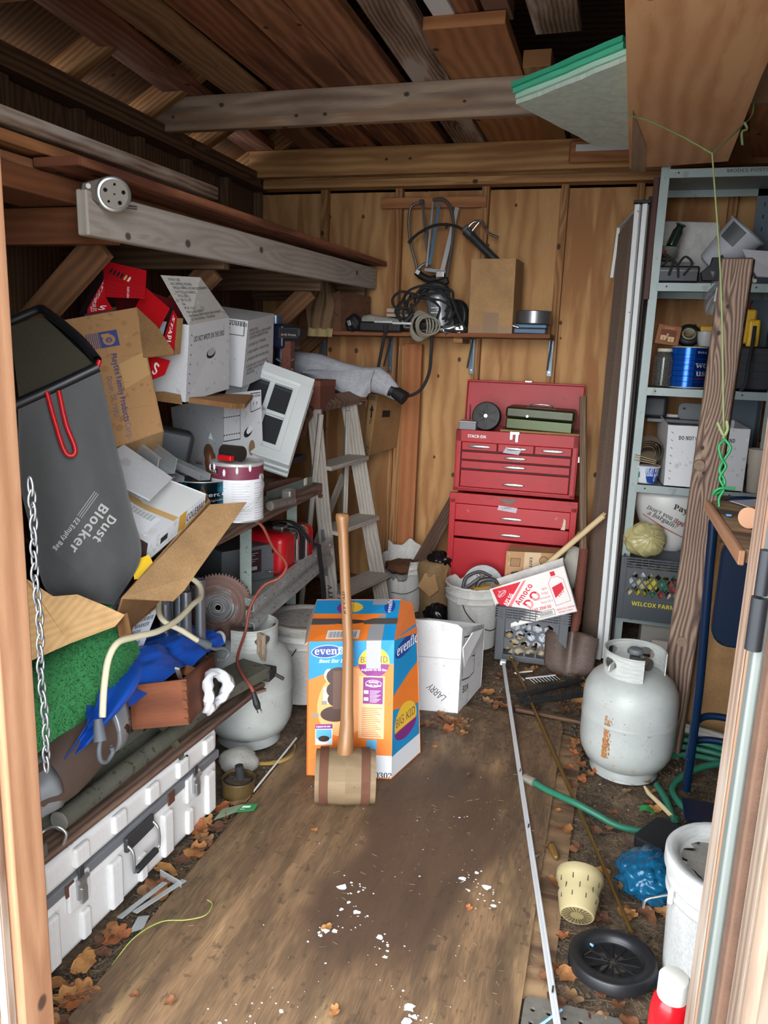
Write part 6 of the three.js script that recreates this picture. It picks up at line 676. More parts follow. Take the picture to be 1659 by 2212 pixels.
  const rusty = grainy('#a80b1b', 0.06, 0.5, { own: true, s: 203, scale: 16, spots: 0.75, spot: '#b7783c', thr: 0.69, rough: 0.4 }); drawer(B, 0, 0.6, 0.585, 0.092, 0.21, 1, rusty); drawer(B, 0, 0.51, 0.585, 0.084, 0.21, 1, redW); P(B, 'door_panel', bx(0.58, 0.38, 0.018, 0.004), red, [0, 0.27, 0.21]);
  W(B, 'chipped_paint', at(ext([[-0.06, 0], [-0.03, -0.014], [-0.01, -0.03], [0.02, -0.022], [0.03, -0.01], [0.055, 0.0]], 0.001), [-0.47, 0.688, -3.8355]), grainy('#7d7068', 0.5, 0.05, { s: 204, w: 64 })); W(B, 'chipped_paint', at(ext([[0, 0], [0.022, 0], [0.022, 0.05], [0.012, 0.06], [0.008, 0.02]], 0.001), [-0.205, 0.555, -3.8385]), grainy('#d8c9b4', 0.3, 0.05, { s: 205, w: 64 }));
  for (const x of [-0.26, 0.26]) for (const z of [-0.1, 0.15]) { const c = P(B, 'caster', merge([at(cyl(0.03, 0.03, 0.02).rotateZ(1.571), [0, 0.03, 0]), at(bx(0.03, 0.03, 0.03), [0, 0.052, 0])]), BLACK, [x, 0, z]); }
  tagM(B, [[-0.525, 0.628, -3.835], [-0.43, 0.62, -3.835], [-0.425, 0.645, -3.835], [-0.52, 0.652, -3.835]]);
  const g = T('cash_box', 'dark green metal cash box with a wire handle on the open red tool chest', 'cash box', [-0.36, 1.03, -4.02], [0, 0, -1.5]), gm = grainy('#30351f', 0.2, 0.3, { s: 206, scale: 14, metal: 0.35, rough: 0.35, w: 256 });
  P(g, 'box', bx(0.33, 0.055, 0.2, 0.006), M({ color: '#2f3a14', roughness: 0.3, metalness: 0.4 }), [0, 0.0275, 0]); P(g, 'lid', bx(0.34, 0.055, 0.21, 0.012), gm, [0, 0.084, 0]); P(g, 'handle', tube([[-0.055, 0, 0], [-0.05, 0.012, 0.02], [0.05, 0.012, 0.02], [0.055, 0, 0]], 0.004, 8), STEEL, [0, 0.114, 0.02]); P(g, 'handle_recess', new RoundedBoxGeometry(0.15, 0.004, 0.05, 1, 0.0015), gm, [0, 0.112, 0.015]); P(g, 'lock', cyl(0.006, 0.006, 0.006).rotateX(1.57), STEEL, [-0.06, 0.07, 0.106]);
  const p = T('paper_stack', 'brown paper stack under the green cash box', 'papers', [-0.34, 1.017, -4.03]); P(p, 'sheets', bx(0.42, 0.012, 0.22, 0.003), CARD2, [0, 0.006, 0]);
  const k = T('wheel', 'black spoked plastic wheel lying in the open red tool chest', 'wheel', [-0.635, 1.01, -3.99], [-8, 0, 0]); P(k, 'tyre', lathe([[0.02, -0.03], [0.068, -0.03], [0.074, -0.02], [0.074, 0.02], [0.068, 0.03], [0.05, 0.022], [0.02, 0.03], [0, 0.03]], 40).rotateX(Math.PI / 2), paint('#1f1f21', 0.55), [0, 0.074, 0]); P(k, 'hub_nut', cyl(0.01, 0.01, 0.012, 6).rotateX(Math.PI / 2), STEEL, [0, 0.074, 0.036]); for (let i = 0; i < 6; i++) P(k, 'spoke', at(bx(0.008, 0.045, 0.006, 0.002), [0, 0.036, 0]), paint('#2b2b2e', 0.5), [0, 0.074, 0.028], [0, 0, i * 60]);
  const tr = T('tray_insert', 'clear plastic tray with grey oddments at the corner of the open red tool chest', 'tray', [-0.72, 1.0, -3.98]); P(tr, 'tray', bx(0.09, 0.05, 0.12, 0.006), M({ color: '#7d7f84', roughness: 0.3 }), [0, 0.03, 0]); P(tr, 'edge', bx(0.095, 0.006, 0.125, 0.003), ALU, [0, 0.056, 0]);
}

// ---------- around the tool cabinet ----------
function bucketGeo(r0, r1, h, torn) {   // open pail wall with bands near the rim; torn(a) lowers the rim
  const prof = [[r0 - 0.006, 0.0], [r0, 0.004], [mix(r0, r1, 0.7), h * 0.7], [r1 + 0.004, h * 0.74], [r1 + 0.004, h * 0.765], [r1 - 0.001, h * 0.77], [r1, h * 0.82], [r1 + 0.005, h * 0.83], [r1 + 0.005, h * 0.85], [r1, h * 0.86], [r1 + 0.001, h * 0.96], [r1 + 0.007, h * 0.965], [r1 + 0.007, h], [r1 - 0.002, h], [r1 - 0.005, h * 0.96], [r0 - 0.004, 0.01], [0, 0.008]];
  const g = lathe(prof, 56); if (torn) { const p = g.attributes.position; for (let i = 0; i < p.count; i++) { const a = Math.atan2(p.getZ(i), p.getX(i)), k = torn(a) * h; if (p.getY(i) > k) p.setY(i, k - 0.003 * ((i % 3) - 1)); } g.computeVertexNormals(); }
  return g;
}
const pailM = (s) => grainy('#cfcfcb', 0.05, 0.4, { s, scale: 14, rough: 0.45 });
{
  const a = T('bucket', 'broken white plastic bucket with a torn rim and brown dregs, beside the stepladder foot', 'bucket', [-1.03, 0, -3.97]);
  P(a, 'pail', bucketGeo(0.11, 0.128, 0.3, (t) => (t > 1.2 && t < 2.6 ? 0.62 + 0.1 * vn(t * 9, 1, 3) : 0.97 + 0.05 * vn(t * 5, 2, 3))), pailM(211)); P(a, 'torn_wall', skin((u, v) => { const t = 3.5 + u * 1.9, r = 0.122; return [r * Math.cos(t), 0.24 + v * (0.085 + 0.05 * vn(u * 5, 1, 5)), r * Math.sin(t)]; }, 30, 4, 0.003), pailM(212)); P(a, 'dregs', lump(0.112, 0.04, 0.112, 0.5, 5, 213, 14), grainy('#5f3b25', 0.4, 0.1, { s: 214, w: 128 }), [0, 0.235, 0]); P(a, 'bail_handle', tube([[0.125, 0.22, 0], [0.11, 0.16, 0.085], [0.04, 0.12, 0.128], [-0.04, 0.12, 0.13]], 0.0022, 6), DARKSTEEL);
  const bg = T('paper_bag', 'tall torn brown paper bag standing between the white bucket and the red cabinet', 'paper bag', [-0.83, 0, -3.85]);
  const bm = grainy('#8f7350', 0.14, 0.3, { s: 215, scale: 10, w: 256 }); W(bg, 'bag', loft([0, 0.08, 0.18, 0.27, 0.31, 0.33].map((y, i) => [[-0.83 + 0.01 * Math.sin(y * 20), y, -3.83], [0.082 - 0.01 * (i === 2) - 0.02 * (i > 4), 0, 0], [0, 0, 0.07]]), 32, true, (u, v) => 1 + 0.12 * Math.sin(u * 25.1 + v * 3) * 0.6 + 0.1 * (fbm(u * 9, v * 6, 216) - 0.5)), bm); W(bg, 'torn_flap', sheet([[-0.9, 0.2, -3.755], [-0.83, 0.155, -3.735], [-0.785, 0.2, -3.735], [-0.82, 0.29, -3.76], [-0.87, 0.27, -3.76]], 0.004), CARD);
  W(bg, 'torn_flap', sheet([[-0.81, 0.26, -3.8], [-0.76, 0.25, -3.79], [-0.76, 0.37, -3.82], [-0.785, 0.33, -3.82]], 0.004), CARD2);
  const kb = T('plastic_bag', 'black plastic bag stuffed in the top of the torn brown paper bag', 'plastic bag', [-0.815, 0.29, -3.83]); P(kb, 'bag', lump(0.065, 0.06, 0.06, 0.5, 4, 217, 18), M({ color: '#141416', roughness: 0.3 }), [0, 0.03, 0]);
  const kb2 = T('plastic_bag', 'black plastic bag lying on the ground behind the white LARRY box', 'plastic bag', [-0.765, 0, -3.62]); P(kb2, 'bag', lump(0.07, 0.09, 0.07, 0.5, 4, 218, 18), M({ color: '#131517', roughness: 0.28 }), [0, 0.08, 0]);
  const st = T('wood_board', 'rough board leaning against the side of the red cabinet above the paper bag', 'board', [-0.9, 0, -4.05]); W(st, 'board', beam([-0.99, 0.2, -4.02], [-0.79, 0.62, -4.1], 0.1, 0.02, [0.6, -0.2, 0.7], 0.003), benchWood);
  const m = T('red_pouch', 'dark red pouch with a beaded edge on the floor behind the car seat carton', 'pouch', [-1.0, 0, -3.62]); P(m, 'pouch', lump(0.06, 0.06, 0.05, 0.3, 3, 219, 14), paint('#5c1019', 0.5), [0, 0.06, 0]); P(m, 'fringe', merge([...Array(7)].map((_, i) => tube([[0.02 + i * 0.006, 0.1, 0.03], [0.05 + i * 0.004, 0.075, 0.04], [0.06 + i * 0.004, 0.03, 0.04]], 0.0016, 5))), paint('#1f1a1c', 0.5));
  const b = T('bucket', 'white plastic bucket with a cracked rim full of tools, before the red cabinet', 'bucket', [-0.575, 0, -3.585], [0, 0, 0]);
  P(b, 'pail', bucketGeo(0.117, 0.137, 0.315, (t) => (t > -2.4 && t < -1.1 ? 0.9 + 0.08 * vn(t * 10, 1, 6) : 0.985 + 0.03 * vn(t * 8, 2, 6))), pailM(221)); P(b, 'bail_handle', tube([[-0.035, 0.245, 0.137], [-0.01, 0.2, 0.15], [0.04, 0.155, 0.155], [0.1, 0.12, 0.13], [0.13, 0.115, 0.06]], 0.0024, 6), BLACK); P(b, 'handle_ear', new RoundedBoxGeometry(0.05, 0.03, 0.012, 2, 0.004), pailM(222), [-0.035, 0.245, 0.136]); P(b, 'cracked_lip', tube([...Array(9)].map((_, i) => { const a = 1.9 + i * 0.16; return [0.138 * Math.cos(a), 0.31 - 0.006 * i, 0.138 * Math.sin(a)]; }), 0.006, 6), pailM(223));
  const t1 = T('planer', 'yellow-bodied hand tool lying in the tool bucket', 'tool', [-0.51, 0.27, -3.57], [0, 20, 8]); P(t1, 'body', new RoundedBoxGeometry(0.15, 0.035, 0.05, 3, 0.012), paint('#a88437', 0.45), [0, 0.02, 0]); P(t1, 'handle', tube([[-0.05, 0.03, 0], [-0.03, 0.06, 0], [0.03, 0.062, 0], [0.06, 0.035, 0]], 0.011, 10), DARKSTEEL);
  const t2 = T('clamp_tool', 'steel clamp screw sticking up in the tool bucket', 'clamp', [-0.57, 0.26, -3.62]); P(t2, 'screw', merge([bar([-0.06, 0, 0], [0.02, 0.07, 0], 0.009, 10), bar([0.0, 0.08, 0], [0.035, 0.055, 0.01], 0.007, 8), at(cyl(0.014, 0.014, 0.02), [0.02, 0.072, 0])]), STEEL); P(t2, 'frame', tube([[-0.07, 0.0, 0], [-0.06, 0.05, -0.02], [0, 0.08, -0.05], [0.06, 0.06, -0.06]], 0.008, 8), DARKSTEEL);
  const t3 = T('pan_cover', 'pale round disc standing behind the tools in the bucket', 'disc', [-0.55, 0.2, -3.66], [-18, 0, 0]); P(t3, 'disc', lathe([[0, 0], [0.1, 0], [0.105, 0.008], [0.1, 0.012], [0, 0.01]]).rotateX(Math.PI / 2), grainy('#b6b9bb', 0.1, 0.2, { s: 224, w: 128 }), [0, 0.07, 0]);
}
{ // crate with the oil carton
  const plast = paint('#54585d', 0.5), o = T('milk_crate', 'grey plastic milk crate with honeycomb sides, holding the oil carton', 'crate', [-0.279, 0, -3.58], [0, 2, 0]), w = 0.325, h = 0.262, d = 0.325;
  const hexSide = (w) => { const r = 0.026, holes = []; for (let j = 0; j < 5; j++) for (let i = -3; i <= 3; i++) { const x = i * r * 1.732 * 1.12 + (j % 2) * r * 0.97, y = 0.045 + j * r * 1.62; if (Math.abs(x) < w / 2 - 0.045 && y < 0.19) holes.push([...Array(6)].map((_, k) => [x + r * 0.93 * Math.cos((k + 0.5) * Math.PI / 3), y + r * 0.93 * Math.sin((k + 0.5) * Math.PI / 3)])); } return ext([[-w / 2, 0], [w / 2, 0], [w / 2, h], [-w / 2, h]], 0.006, 0, holes); };
  const hs = hexSide(w); P(o, 'lattice_side', hs, plast, [0, 0, d / 2 - 0.01]); P(o, 'lattice_side', hs, plast, [0, 0, -d / 2]); P(o, 'lattice_side', hs, plast, [w / 2 - 0.01, 0, 0], [0, 90, 0]); P(o, 'lattice_side', hs, plast, [-w / 2, 0, 0], [0, 90, 0]);
  for (const x of [-1, 1]) for (const z of [-1, 1]) P(o, 'corner_post', new RoundedBoxGeometry(0.042, h, 0.024, 2, 0.005), plast, [x * (w / 2 - 0.02), h / 2, z * (d / 2 - 0.008)]);
  P(o, 'rim_bands', merge([0, 0.012, 0.024, 0.036, 0.048].flatMap((y) => [at(bx(w + 0.012, 0.006, 0.016, 0.001), [0, h - 0.004 - y, d / 2]), at(bx(w + 0.012, 0.006, 0.016, 0.001), [0, h - 0.004 - y, -d / 2]), at(bx(0.016, 0.006, d + 0.012, 0.001), [w / 2, h - 0.004 - y, 0]), at(bx(0.016, 0.006, d + 0.012, 0.001), [-w / 2, h - 0.004 - y, 0])])), plast); P(o, 'rim_ribs', merge([...Array(12)].map((_, i) => at(bx(0.004, 0.055, 0.018, 0.001), [-w / 2 + 0.02 + i * 0.026, h - 0.028, d / 2]))), plast); P(o, 'base', bx(w, 0.03, d, 0.004), plast, [0, 0.015, 0]);
  for (let i = 0; i < 14; i++) { const t = T('newspaper_wad', i < 7 ? 'wads of yellowed crumpled paper packed inside the honeycomb milk crate' : 'wads of white crumpled paper packed inside the honeycomb milk crate', 'paper', [-0.39 + (i % 5) * 0.056, 0.045 + Math.floor(i / 5) * 0.05, -3.46 - 0.04 * hash(i, 1, 8)], [40 * (hash(i, 4, 8) - 0.5), i * 40, 70 * (hash(i, 5, 8) - 0.5)], i < 7 ? 'yellowed paper in the milk crate' : 'white paper in the milk crate'); P(t, 'wad', lump(0.044, 0.018 + 0.012 * hash(i, 3, 8), 0.03, 1.1, 3.2, 225 + i, 11), M({ color: i < 7 ? '#a8977a' : '#bfc6cf', roughness: 0.8 }), [0, 0, 0]); }
  const C = [[-0.400, 0.150, -3.425], [-0.078, 0.290, -3.39], [-0.153, 0.485, -3.42], [-0.485, 0.322, -3.46], [-0.41, 0.15, -3.56], [-0.09, 0.290, -3.52], [-0.165, 0.49, -3.55], [-0.49, 0.33, -3.59]];
  const P0 = (x, y, z) => { const T0 = v3([0, 1.4, 0]); return [x, y, z]; };
  const ab = T('oil_carton', 'white and red motor oil carton tipped in the milk crate', 'box', center(C)); const R = '#c9283a';
  carton(ab, C, grainy('#c9c7c4', 0.08, 0.3, { s: 240, w: 256 }), 'T', { F: printMat(1024, 640, (g, w, h) => {
    g.fillStyle = '#dddad7'; g.fillRect(0, 0, w, h); grime(g, w, h, 120, ['rgba(150,145,140,.25)', 'rgba(245,245,245,.3)'], 15, 16);
    poly(g, [[w * 0.03, h * 0.03], [w * 0.42, h * 0.05], [w * 0.06, h * 0.62]], R); poly(g, [[w * 0.45, h * 0.05], [w * 0.49, h * 0.05], [w * 0.09, h * 0.72], [w * 0.08, h * 0.63]], '#d87f86');
    g.save(); g.translate(w * 0.135, h * 0.19); g.rotate(-0.5); g.strokeStyle = '#f0e8e6'; g.lineWidth = 5; g.beginPath(); g.ellipse(0, 0, 66, 33, 0, 0, 7); g.stroke(); text(g, 'AMOCO', 0, 2, 32, { color: '#f0e8e6', align: 'center' }); g.beginPath(); g.moveTo(-12, -34); g.lineTo(-3, -60); g.lineTo(12, -34); g.stroke(); g.restore();
    text(g, 'API SG', w * 0.12, h * 0.47, 78, { color: '#f5eeec', rot: -44, sx: 0.8 }); text(g, 'Amoco', w * 0.27, h * 0.53, 112, { color: R, rot: -41, sx: 0.95 }); text(g, 'LDO', w * 0.29, h * 0.76, 190, { color: R, rot: -38, sx: 1.0 }); g.strokeStyle = '#dddad7'; g.lineWidth = 5; for (let i = 0; i < 8; i++) { g.save(); g.translate(w * 0.29, h * 0.76); g.rotate(-38 * D2R); g.beginPath(); g.moveTo(-20, -8 + i * 11); g.lineTo(440, -8 + i * 11); g.stroke(); g.restore(); }
    ['Fights', 'Sludge!', 'Hi-Performance', 'Motor Oil'].forEach((s, i) => text(g, s, w * 0.71, h * (0.36 + i * 0.095), 42, { color: '#b9545c', bold: false, align: 'right', sx: 0.75 })); text(g, 'SAE 20W-50', w * 0.44, h * 0.76, 60, { color: R, sx: 0.8 }); g.strokeStyle = '#222'; g.lineWidth = 5; g.strokeRect(w * 0.42, h * 0.83, w * 0.3, h * 0.12); for (let i = 0; i < 22; i++) { g.fillStyle = '#333'; g.fillRect(w * 0.52 + i * 8, h * 0.85, i % 3 ? 3 : 5, h * 0.08); }
    g.strokeStyle = R; g.lineWidth = 5; g.beginPath(); g.moveTo(w * 0.74, h * 0.28); g.lineTo(w * 0.79, h * 0.17); g.lineTo(w * 0.87, h * 0.17); g.lineTo(w * 0.94, h * 0.26); g.lineTo(w * 0.96, h * 0.74); g.lineTo(w * 0.76, h * 0.78); g.closePath(); g.stroke(); g.fillStyle = R; g.fillRect(w * 0.8, h * 0.04, 60, 66); poly(g, [[w * 0.77, h * 0.38], [w * 0.91, h * 0.32], [w * 0.92, h * 0.46], [w * 0.78, h * 0.62]], R); text(g, 'LDO', w * 0.86, h * 0.54, 56, { color: R, rot: -35, align: 'center' });
    text(g, 'AMOCO OIL COMPANY', w * 0.75, h * 0.87, 34, { color: '#c7525a', sx: 0.68 }); text(g, 'CHICAGO, ILLINOIS', w * 0.76, h * 0.93, 32, { color: '#c7525a', sx: 0.68 });
  }) });
  const D = [[-0.44, 0.3, -3.62], [-0.2, 0.3, -3.66], [-0.2, 0.472, -3.68], [-0.44, 0.468, -3.64], [-0.44, 0.3, -3.76], [-0.2, 0.3, -3.8], [-0.2, 0.472, -3.8], [-0.44, 0.468, -3.77]];
  const dc = T('kraft_carton', 'brown CORROWIRE do-it-yourself carton standing behind the oil carton', 'box', center(D)); carton(dc, D, CARD, '', { F: printMat(512, 360, (g, w, h) => { g.fillStyle = '#a8825c'; g.fillRect(0, 0, w, h); grime(g, w, h, 60, ['rgba(120,85,50,.3)', 'rgba(210,180,140,.3)'], 17, 18); g.fillStyle = '#c5ab8b'; g.fillRect(w * 0.36, 0, w * 0.32, h); text(g, 'DO-IT-YOURSELF', w * 0.94, h * 0.02, 52, { rot: 90, bold: false, color: '#4a3b30', sx: 0.8 }); text(g, 'corrowire', w * 0.5, h * 0.14, 56, { rot: 90, color: '#4a3f3a' }); g.strokeStyle = '#5a4636'; g.lineWidth = 8; g.strokeRect(w * 0.1, h * 0.2, w * 0.18, h * 0.22); g.fillStyle = '#6e5641'; for (let i = 0; i < 5; i++) g.fillRect(w * 0.12, h * (0.23 + i * 0.035), w * 0.14, 5); g.beginPath(); g.moveTo(w * 0.66, h * 0.5); g.lineTo(w * 0.84, h * 0.7); g.moveTo(w * 0.84, h * 0.5); g.lineTo(w * 0.66, h * 0.7); g.stroke(); g.beginPath(); g.arc(w * 0.74, h * 0.22, 40, 0, 7); g.stroke(); poly(g, [[w * 0.12, h * 0.6], [w * 0.26, h * 0.56], [w * 0.3, h * 0.75], [w * 0.16, h * 0.78]], '#2d2521'); }) });
  const wc = T('white_sack', 'pale paper sack with a green bottle neck behind the brown carton in the crate', 'sack', [-0.12, 0.3, -3.7]); P(wc, 'sack', lump(0.08, 0.11, 0.06, 0.3, 2.5, 241, 14), M({ color: '#aaa69c', roughness: 0.8 }), [-0.02, 0.1, -0.02]); P(wc, 'bottle_neck', lathe([[0, 0], [0.016, 0], [0.02, 0.02], [0.014, 0.05], [0.012, 0.07], [0, 0.072]], 18), paint('#56592a', 0.25), [-0.07, 0.13, 0.02], [0, 0, -20]);
  const dw = T('dowel', 'pale split wooden stick slanting up out of the milk crate', 'stick', [-0.26, 0.41, -3.58]); W(dw, 'stick', bar([-0.3, 0.37, -3.6], [-0.005, 0.7, -3.57], 0.0135, 12), M({ color: '#cdb58c', roughness: 0.7 })); W(dw, 'split_tip', merge([bar([-0.008, 0.697, -3.57], [0.004, 0.712, -3.57], 0.008, 6, 0.003), bar([-0.012, 0.703, -3.57], [-0.004, 0.716, -3.572], 0.005, 6, 0.002)]), M({ color: '#b99d70', roughness: 0.8 }));
  const dw2 = T('dowel', 'shorter brown bamboo stick behind the pale slanting stick', 'stick', [-0.2, 0.4, -3.7]); W(dw2, 'stick', bar([-0.2, 0.42, -3.72], [-0.08, 0.62, -3.75], 0.009, 10), M({ color: '#94713f', roughness: 0.6 }));
}
{ // shovel, leaning frames
  const o = T('shovel', 'long-handled rusty shovel standing between the milk crate and the white frames', 'shovel', [-0.09, 0.02, -3.45]);
  W(o, 'handle', bar([-0.08, 0.5, -3.62], [-0.15, 1.22, -3.78], 0.019, 16, 0.017), wood({ w: 256, h: 128, light: '#7d6650', dark: '#4f3d30', s: 251, freq: 60, knots: 1 })); const steel = grainy('#5a4a42', 0.3, 0.3, { s: 252, scale: 14, spots: 0.4, spot: '#3b2e29', metal: 0.4, rough: 0.5, w: 256 });
  W(o, 'socket', merge([bar([-0.083, 0.2, -3.5], [-0.078, 0.52, -3.625], 0.024, 16, 0.0215), bar([-0.085, 0.16, -3.47], [-0.083, 0.21, -3.502], 0.017, 12, 0.024)]), grainy('#6a3a2c', 0.35, 0.2, { s: 253, scale: 20, w: 256 }), 'red-brown socket');
  const cA = V(-0.092, 0.168, -3.44), dn = V(-0.02, -0.94, 0.32).normalize(), rt = V(1, 0.0, 0);
  W(o, 'blade', skin((u, v) => { const s = (u - 0.5) * 2, half = 0.118 * (v < 0.62 ? 1 - 0.1 * v : 0.938 * Math.sqrt(Math.max(0.02, 1 - Math.pow((v - 0.62) / 0.39, 2)))), p = cA.clone().addScaledVector(dn, v * 0.2).addScaledVector(rt, s * half); const c = 0.03 * s * s * (1 - 0.5 * v) - 0.02 * Math.exp(-s * s * 22) * (1 - v) * 1; return [p.x, p.y, p.z + c]; }, 28, 22, 0.003), steel, 'dull brown blade');
  W(o, 'tread', merge([bar([-0.205, 0.168, -3.425], [-0.12, 0.168, -3.46], 0.006), bar([-0.08, 0.168, -3.46], [0.005, 0.168, -3.425], 0.006)]), steel);
  const alu = paint('#d9dcdc', 0.4), F = (name, label, a, b, w, t, m, side) => { const f = T(name, label, 'frame', a, [0, 0, 0], 'leaning frames'); W(f, 'stile', beam(a, b, w, t, side ?? [1, 0, 0.3], 0.003), m); return f; };
  const s1 = F('screen_frame', 'tall white aluminium window frame leaning in front of the metal shelving post', [0.035, 0.02, -3.55], [0.013, 2.05, -3.66], 0.022, 0.03, alu); W(s1, 'second_stile', beam([0.064, 0.02, -3.57], [0.045, 2.055, -3.68], 0.022, 0.03, [1, 0, 0.3], 0.003), alu); W(s1, 'dark_groove', beam([0.049, 0.02, -3.575], [0.029, 2.05, -3.685], 0.012, 0.02, [1, 0, 0.3], 0.001), DARKSTEEL); W(s1, 'black_cap', at(bx(0.07, 0.012, 0.04, 0.003), [0.029, 2.062, -3.67]), BLACK); W(s1, 'face_screw', merge([at(cyl(0.003, 0.003, 0.004, 8).rotateX(1.57), [0.015, 2.02, -3.643]), at(cyl(0.003, 0.003, 0.004, 8).rotateX(1.57), [0.02, 1.6, -3.62])]), DARKSTEEL);
  const s2 = T('insect_screen', 'brown mesh insect screen with a slim white edge leaning behind the white frame', 'screen', [-0.03, 0, -3.8]); W(s2, 'mesh', sheet([[-0.055, 0.05, -3.72], [0.03, 0.05, -3.62], [0.02, 2.03, -3.7], [-0.01, 2.02, -3.73], [-0.06, 1.95, -3.8]], 0.004), grainy('#6d5b4e', 0.2, 0.05, { s: 254, w: 256, scale: 60 })); W(s2, 'edge_bar', beam([-0.07, 1.76, -3.8], [-0.06, 1.98, -3.81], 0.014, 0.012, [1, 0, 0.3]), alu); W(s2, 'edge_bar', beam([-0.06, 1.98, -3.81], [0.005, 2.035, -3.72], 0.012, 0.01, [0, 1, 0]), ALU);
  const s3 = F('wood_trim', 'thin orange-brown wooden strip leaning beside the insect screen', [-0.038, 0.03, -3.82], [-0.055, 1.76, -3.95], 0.022, 0.02, orangeWood); const s4 = F('dark_strip', 'dark brown metal strip standing between the white frame and the shelving', [0.082, 0.02, -3.66], [0.066, 2.1, -3.76], 0.022, 0.02, paint('#2e2422', 0.5)); const s5 = F('brown_strip', 'maroon-brown strip with a hooked end hanging by the shelving post', [0.085, 1.66, -3.69], [0.08, 2.17, -3.72], 0.024, 0.012, paint('#49281f', 0.5));
}
// ---------- metal shelving ----------
const SX0 = 0.095, SX1 = 0.66, SZ0 = -3.7, SZ1 = -4.12, SY = [0.205, 0.838, 1.282, 1.735, 2.2];
{
  const o = T('metal_shelving', 'grey-green steel shelving unit with five shelves against the back wall', 'shelving', [0.38, 0, -3.9]), m = grainy('#8e9a98', 0.1, 0.5, { own: true, s: 261, scale: 12, spots: 0.35, spot: '#6d6259', thr: 0.68, rough: 0.45, metal: 0.2 }), dk = paint('#5d6872', 0.45, 0.2);
  const ang = (x, z, sx, sz, w) => merge([at(bx(w, 2.23, 0.003, 0.001, 'y'), [x + sx * w / 2, 1.115, z]), at(bx(0.003, 2.23, w, 0.001, 'y'), [x, 1.115, z - sz * w / 2])]);
  W(o, 'post', ang(SX0, SZ0, 1, 1, 0.036), m); W(o, 'post', ang(SX1, SZ0, -1, 1, 0.036), m); W(o, 'post', ang(SX0, SZ1, 1, -1, 0.036), dk); const bp = W(o, 'post', ang(SX1, SZ1, -1, -1, 0.12), dk); W(bp, 'post_slots', merge([...Array(16)].map((_, i) => at(bx(0.005, 0.018, 0.002), [SX1 - 0.085, 1.3 + i * 0.055, SZ1 + 0.002]))), BLACK);
  for (const y of SY) { const s = W(o, 'shelf', merge([at(bx(SX1 - SX0, 0.003, SZ0 - SZ1, 0.001), [(SX0 + SX1) / 2, y - 0.006, (SZ0 + SZ1) / 2]), at(bx(SX1 - SX0 - 0.03, 0.036, 0.003, 0.001), [(SX0 + SX1) / 2 + 0.014, y - 0.02, SZ0 + 0.002]), at(bx(SX1 - SX0, 0.034, 0.003, 0.001), [(SX0 + SX1) / 2, y - 0.022, SZ1]), at(bx(0.003, 0.034, SZ0 - SZ1, 0.001), [SX1 - 0.004, y - 0.022, (SZ0 + SZ1) / 2])]), y > 2 ? m : m); for (const x of [0.165, 0.525]) W(s, 'bolt_hole', at(cyl(0.004, 0.004, 0.002, 10).rotateX(1.571), [x, y - 0.018, SZ0 + 0.0042]), BLACK); }
  decal(o, 'scrawl', [[0.35, 2.172, SZ0 + 0.006], [0.55, 2.172, SZ0 + 0.006], [0.55, 2.198, SZ0 + 0.006], [0.35, 2.198, SZ0 + 0.006]], 256, 48, (g, w, h) => text(g, 'MODES POSTS', 4, h * 0.5, 32, { bold: false, color: 'rgba(90,95,98,.9)' }));
  // top working shelf
  const y1 = SY[3], st = T('foam_block', 'white foam packing panel with rounded corners on the shelf with the slanting white jug', 'foam', [0.25, y1, -4.0]); P(st, 'panel', at(ext(rrect(-0.13, 0, 0.12, 0.235, 0.02), 0.03, 0.004), [0, 0, 0], [-4, 0, -2]), grainy('#c9c7c1', 0.08, 0.3, { s: 262, scale: 18, w: 256 }), [0, 0.055, 0]); P(st, 'foot', bx(0.24, 0.05, 0.05), paint('#8e8d88', 0.8), [0, 0.026, 0]);
  const j = T('white_jug', 'white plastic container with a grey tape patch tipped on the shelf beside the foam panel', 'container', [0.41, 1.79, -3.86], [0, -20, 0]); P(j, 'body', lathe([[0, 0], [0.06, 0], [0.07, 0.01], [0.088, 0.19], [0.094, 0.195], [0.094, 0.205], [0.086, 0.205], [0.068, 0.02], [0, 0.012]], 40), paint('#b9bcc2', 0.35), [-0.06, 0.03, 0], [0, 0, -42]); P(j, 'tape_patch', skin((u, v) => { const a = 1.25 + u * 0.9, y = 0.12 + v * 0.075, r = 0.0725 + 0.0945 * (y - 0.01) * 0.95 + 0.004; return [r * Math.cos(a), y, r * Math.sin(a)]; }, 14, 6, 0.002), paint('#57595b', 0.5), [-0.06, 0.03, 0], [0, 0, -42]); P(j, 'red_label', bx(0.05, 0.006, 0.03), paint('#8f2a24', 0.5), [0.03, 0.2, -0.03], [0, 0, -42]);
  const gu = T('gutter_piece', 'white plastic gutter piece lying at the end of the shelf with the white jug', 'gutter', [0.55, 1.74, -3.72]); W(gu, 'channel', merge([sheet([[0.47, 1.85, -3.74], [0.66, 1.83, -3.72], [0.66, 1.75, -3.69], [0.52, 1.76, -3.69]], 0.006), sheet([[0.455, 1.875, -3.75], [0.66, 1.855, -3.73], [0.66, 1.83, -3.72], [0.47, 1.85, -3.74]], 0.01)]), paint('#c3c2c6', 0.4)); W(gu, 'rod_ends', merge([bar([0.5, 1.752, -3.72], [0.5, 1.752, -3.69], 0.009), bar([0.515, 1.744, -3.72], [0.515, 1.744, -3.69], 0.008)]), paint('#bfb8a0', 0.6));
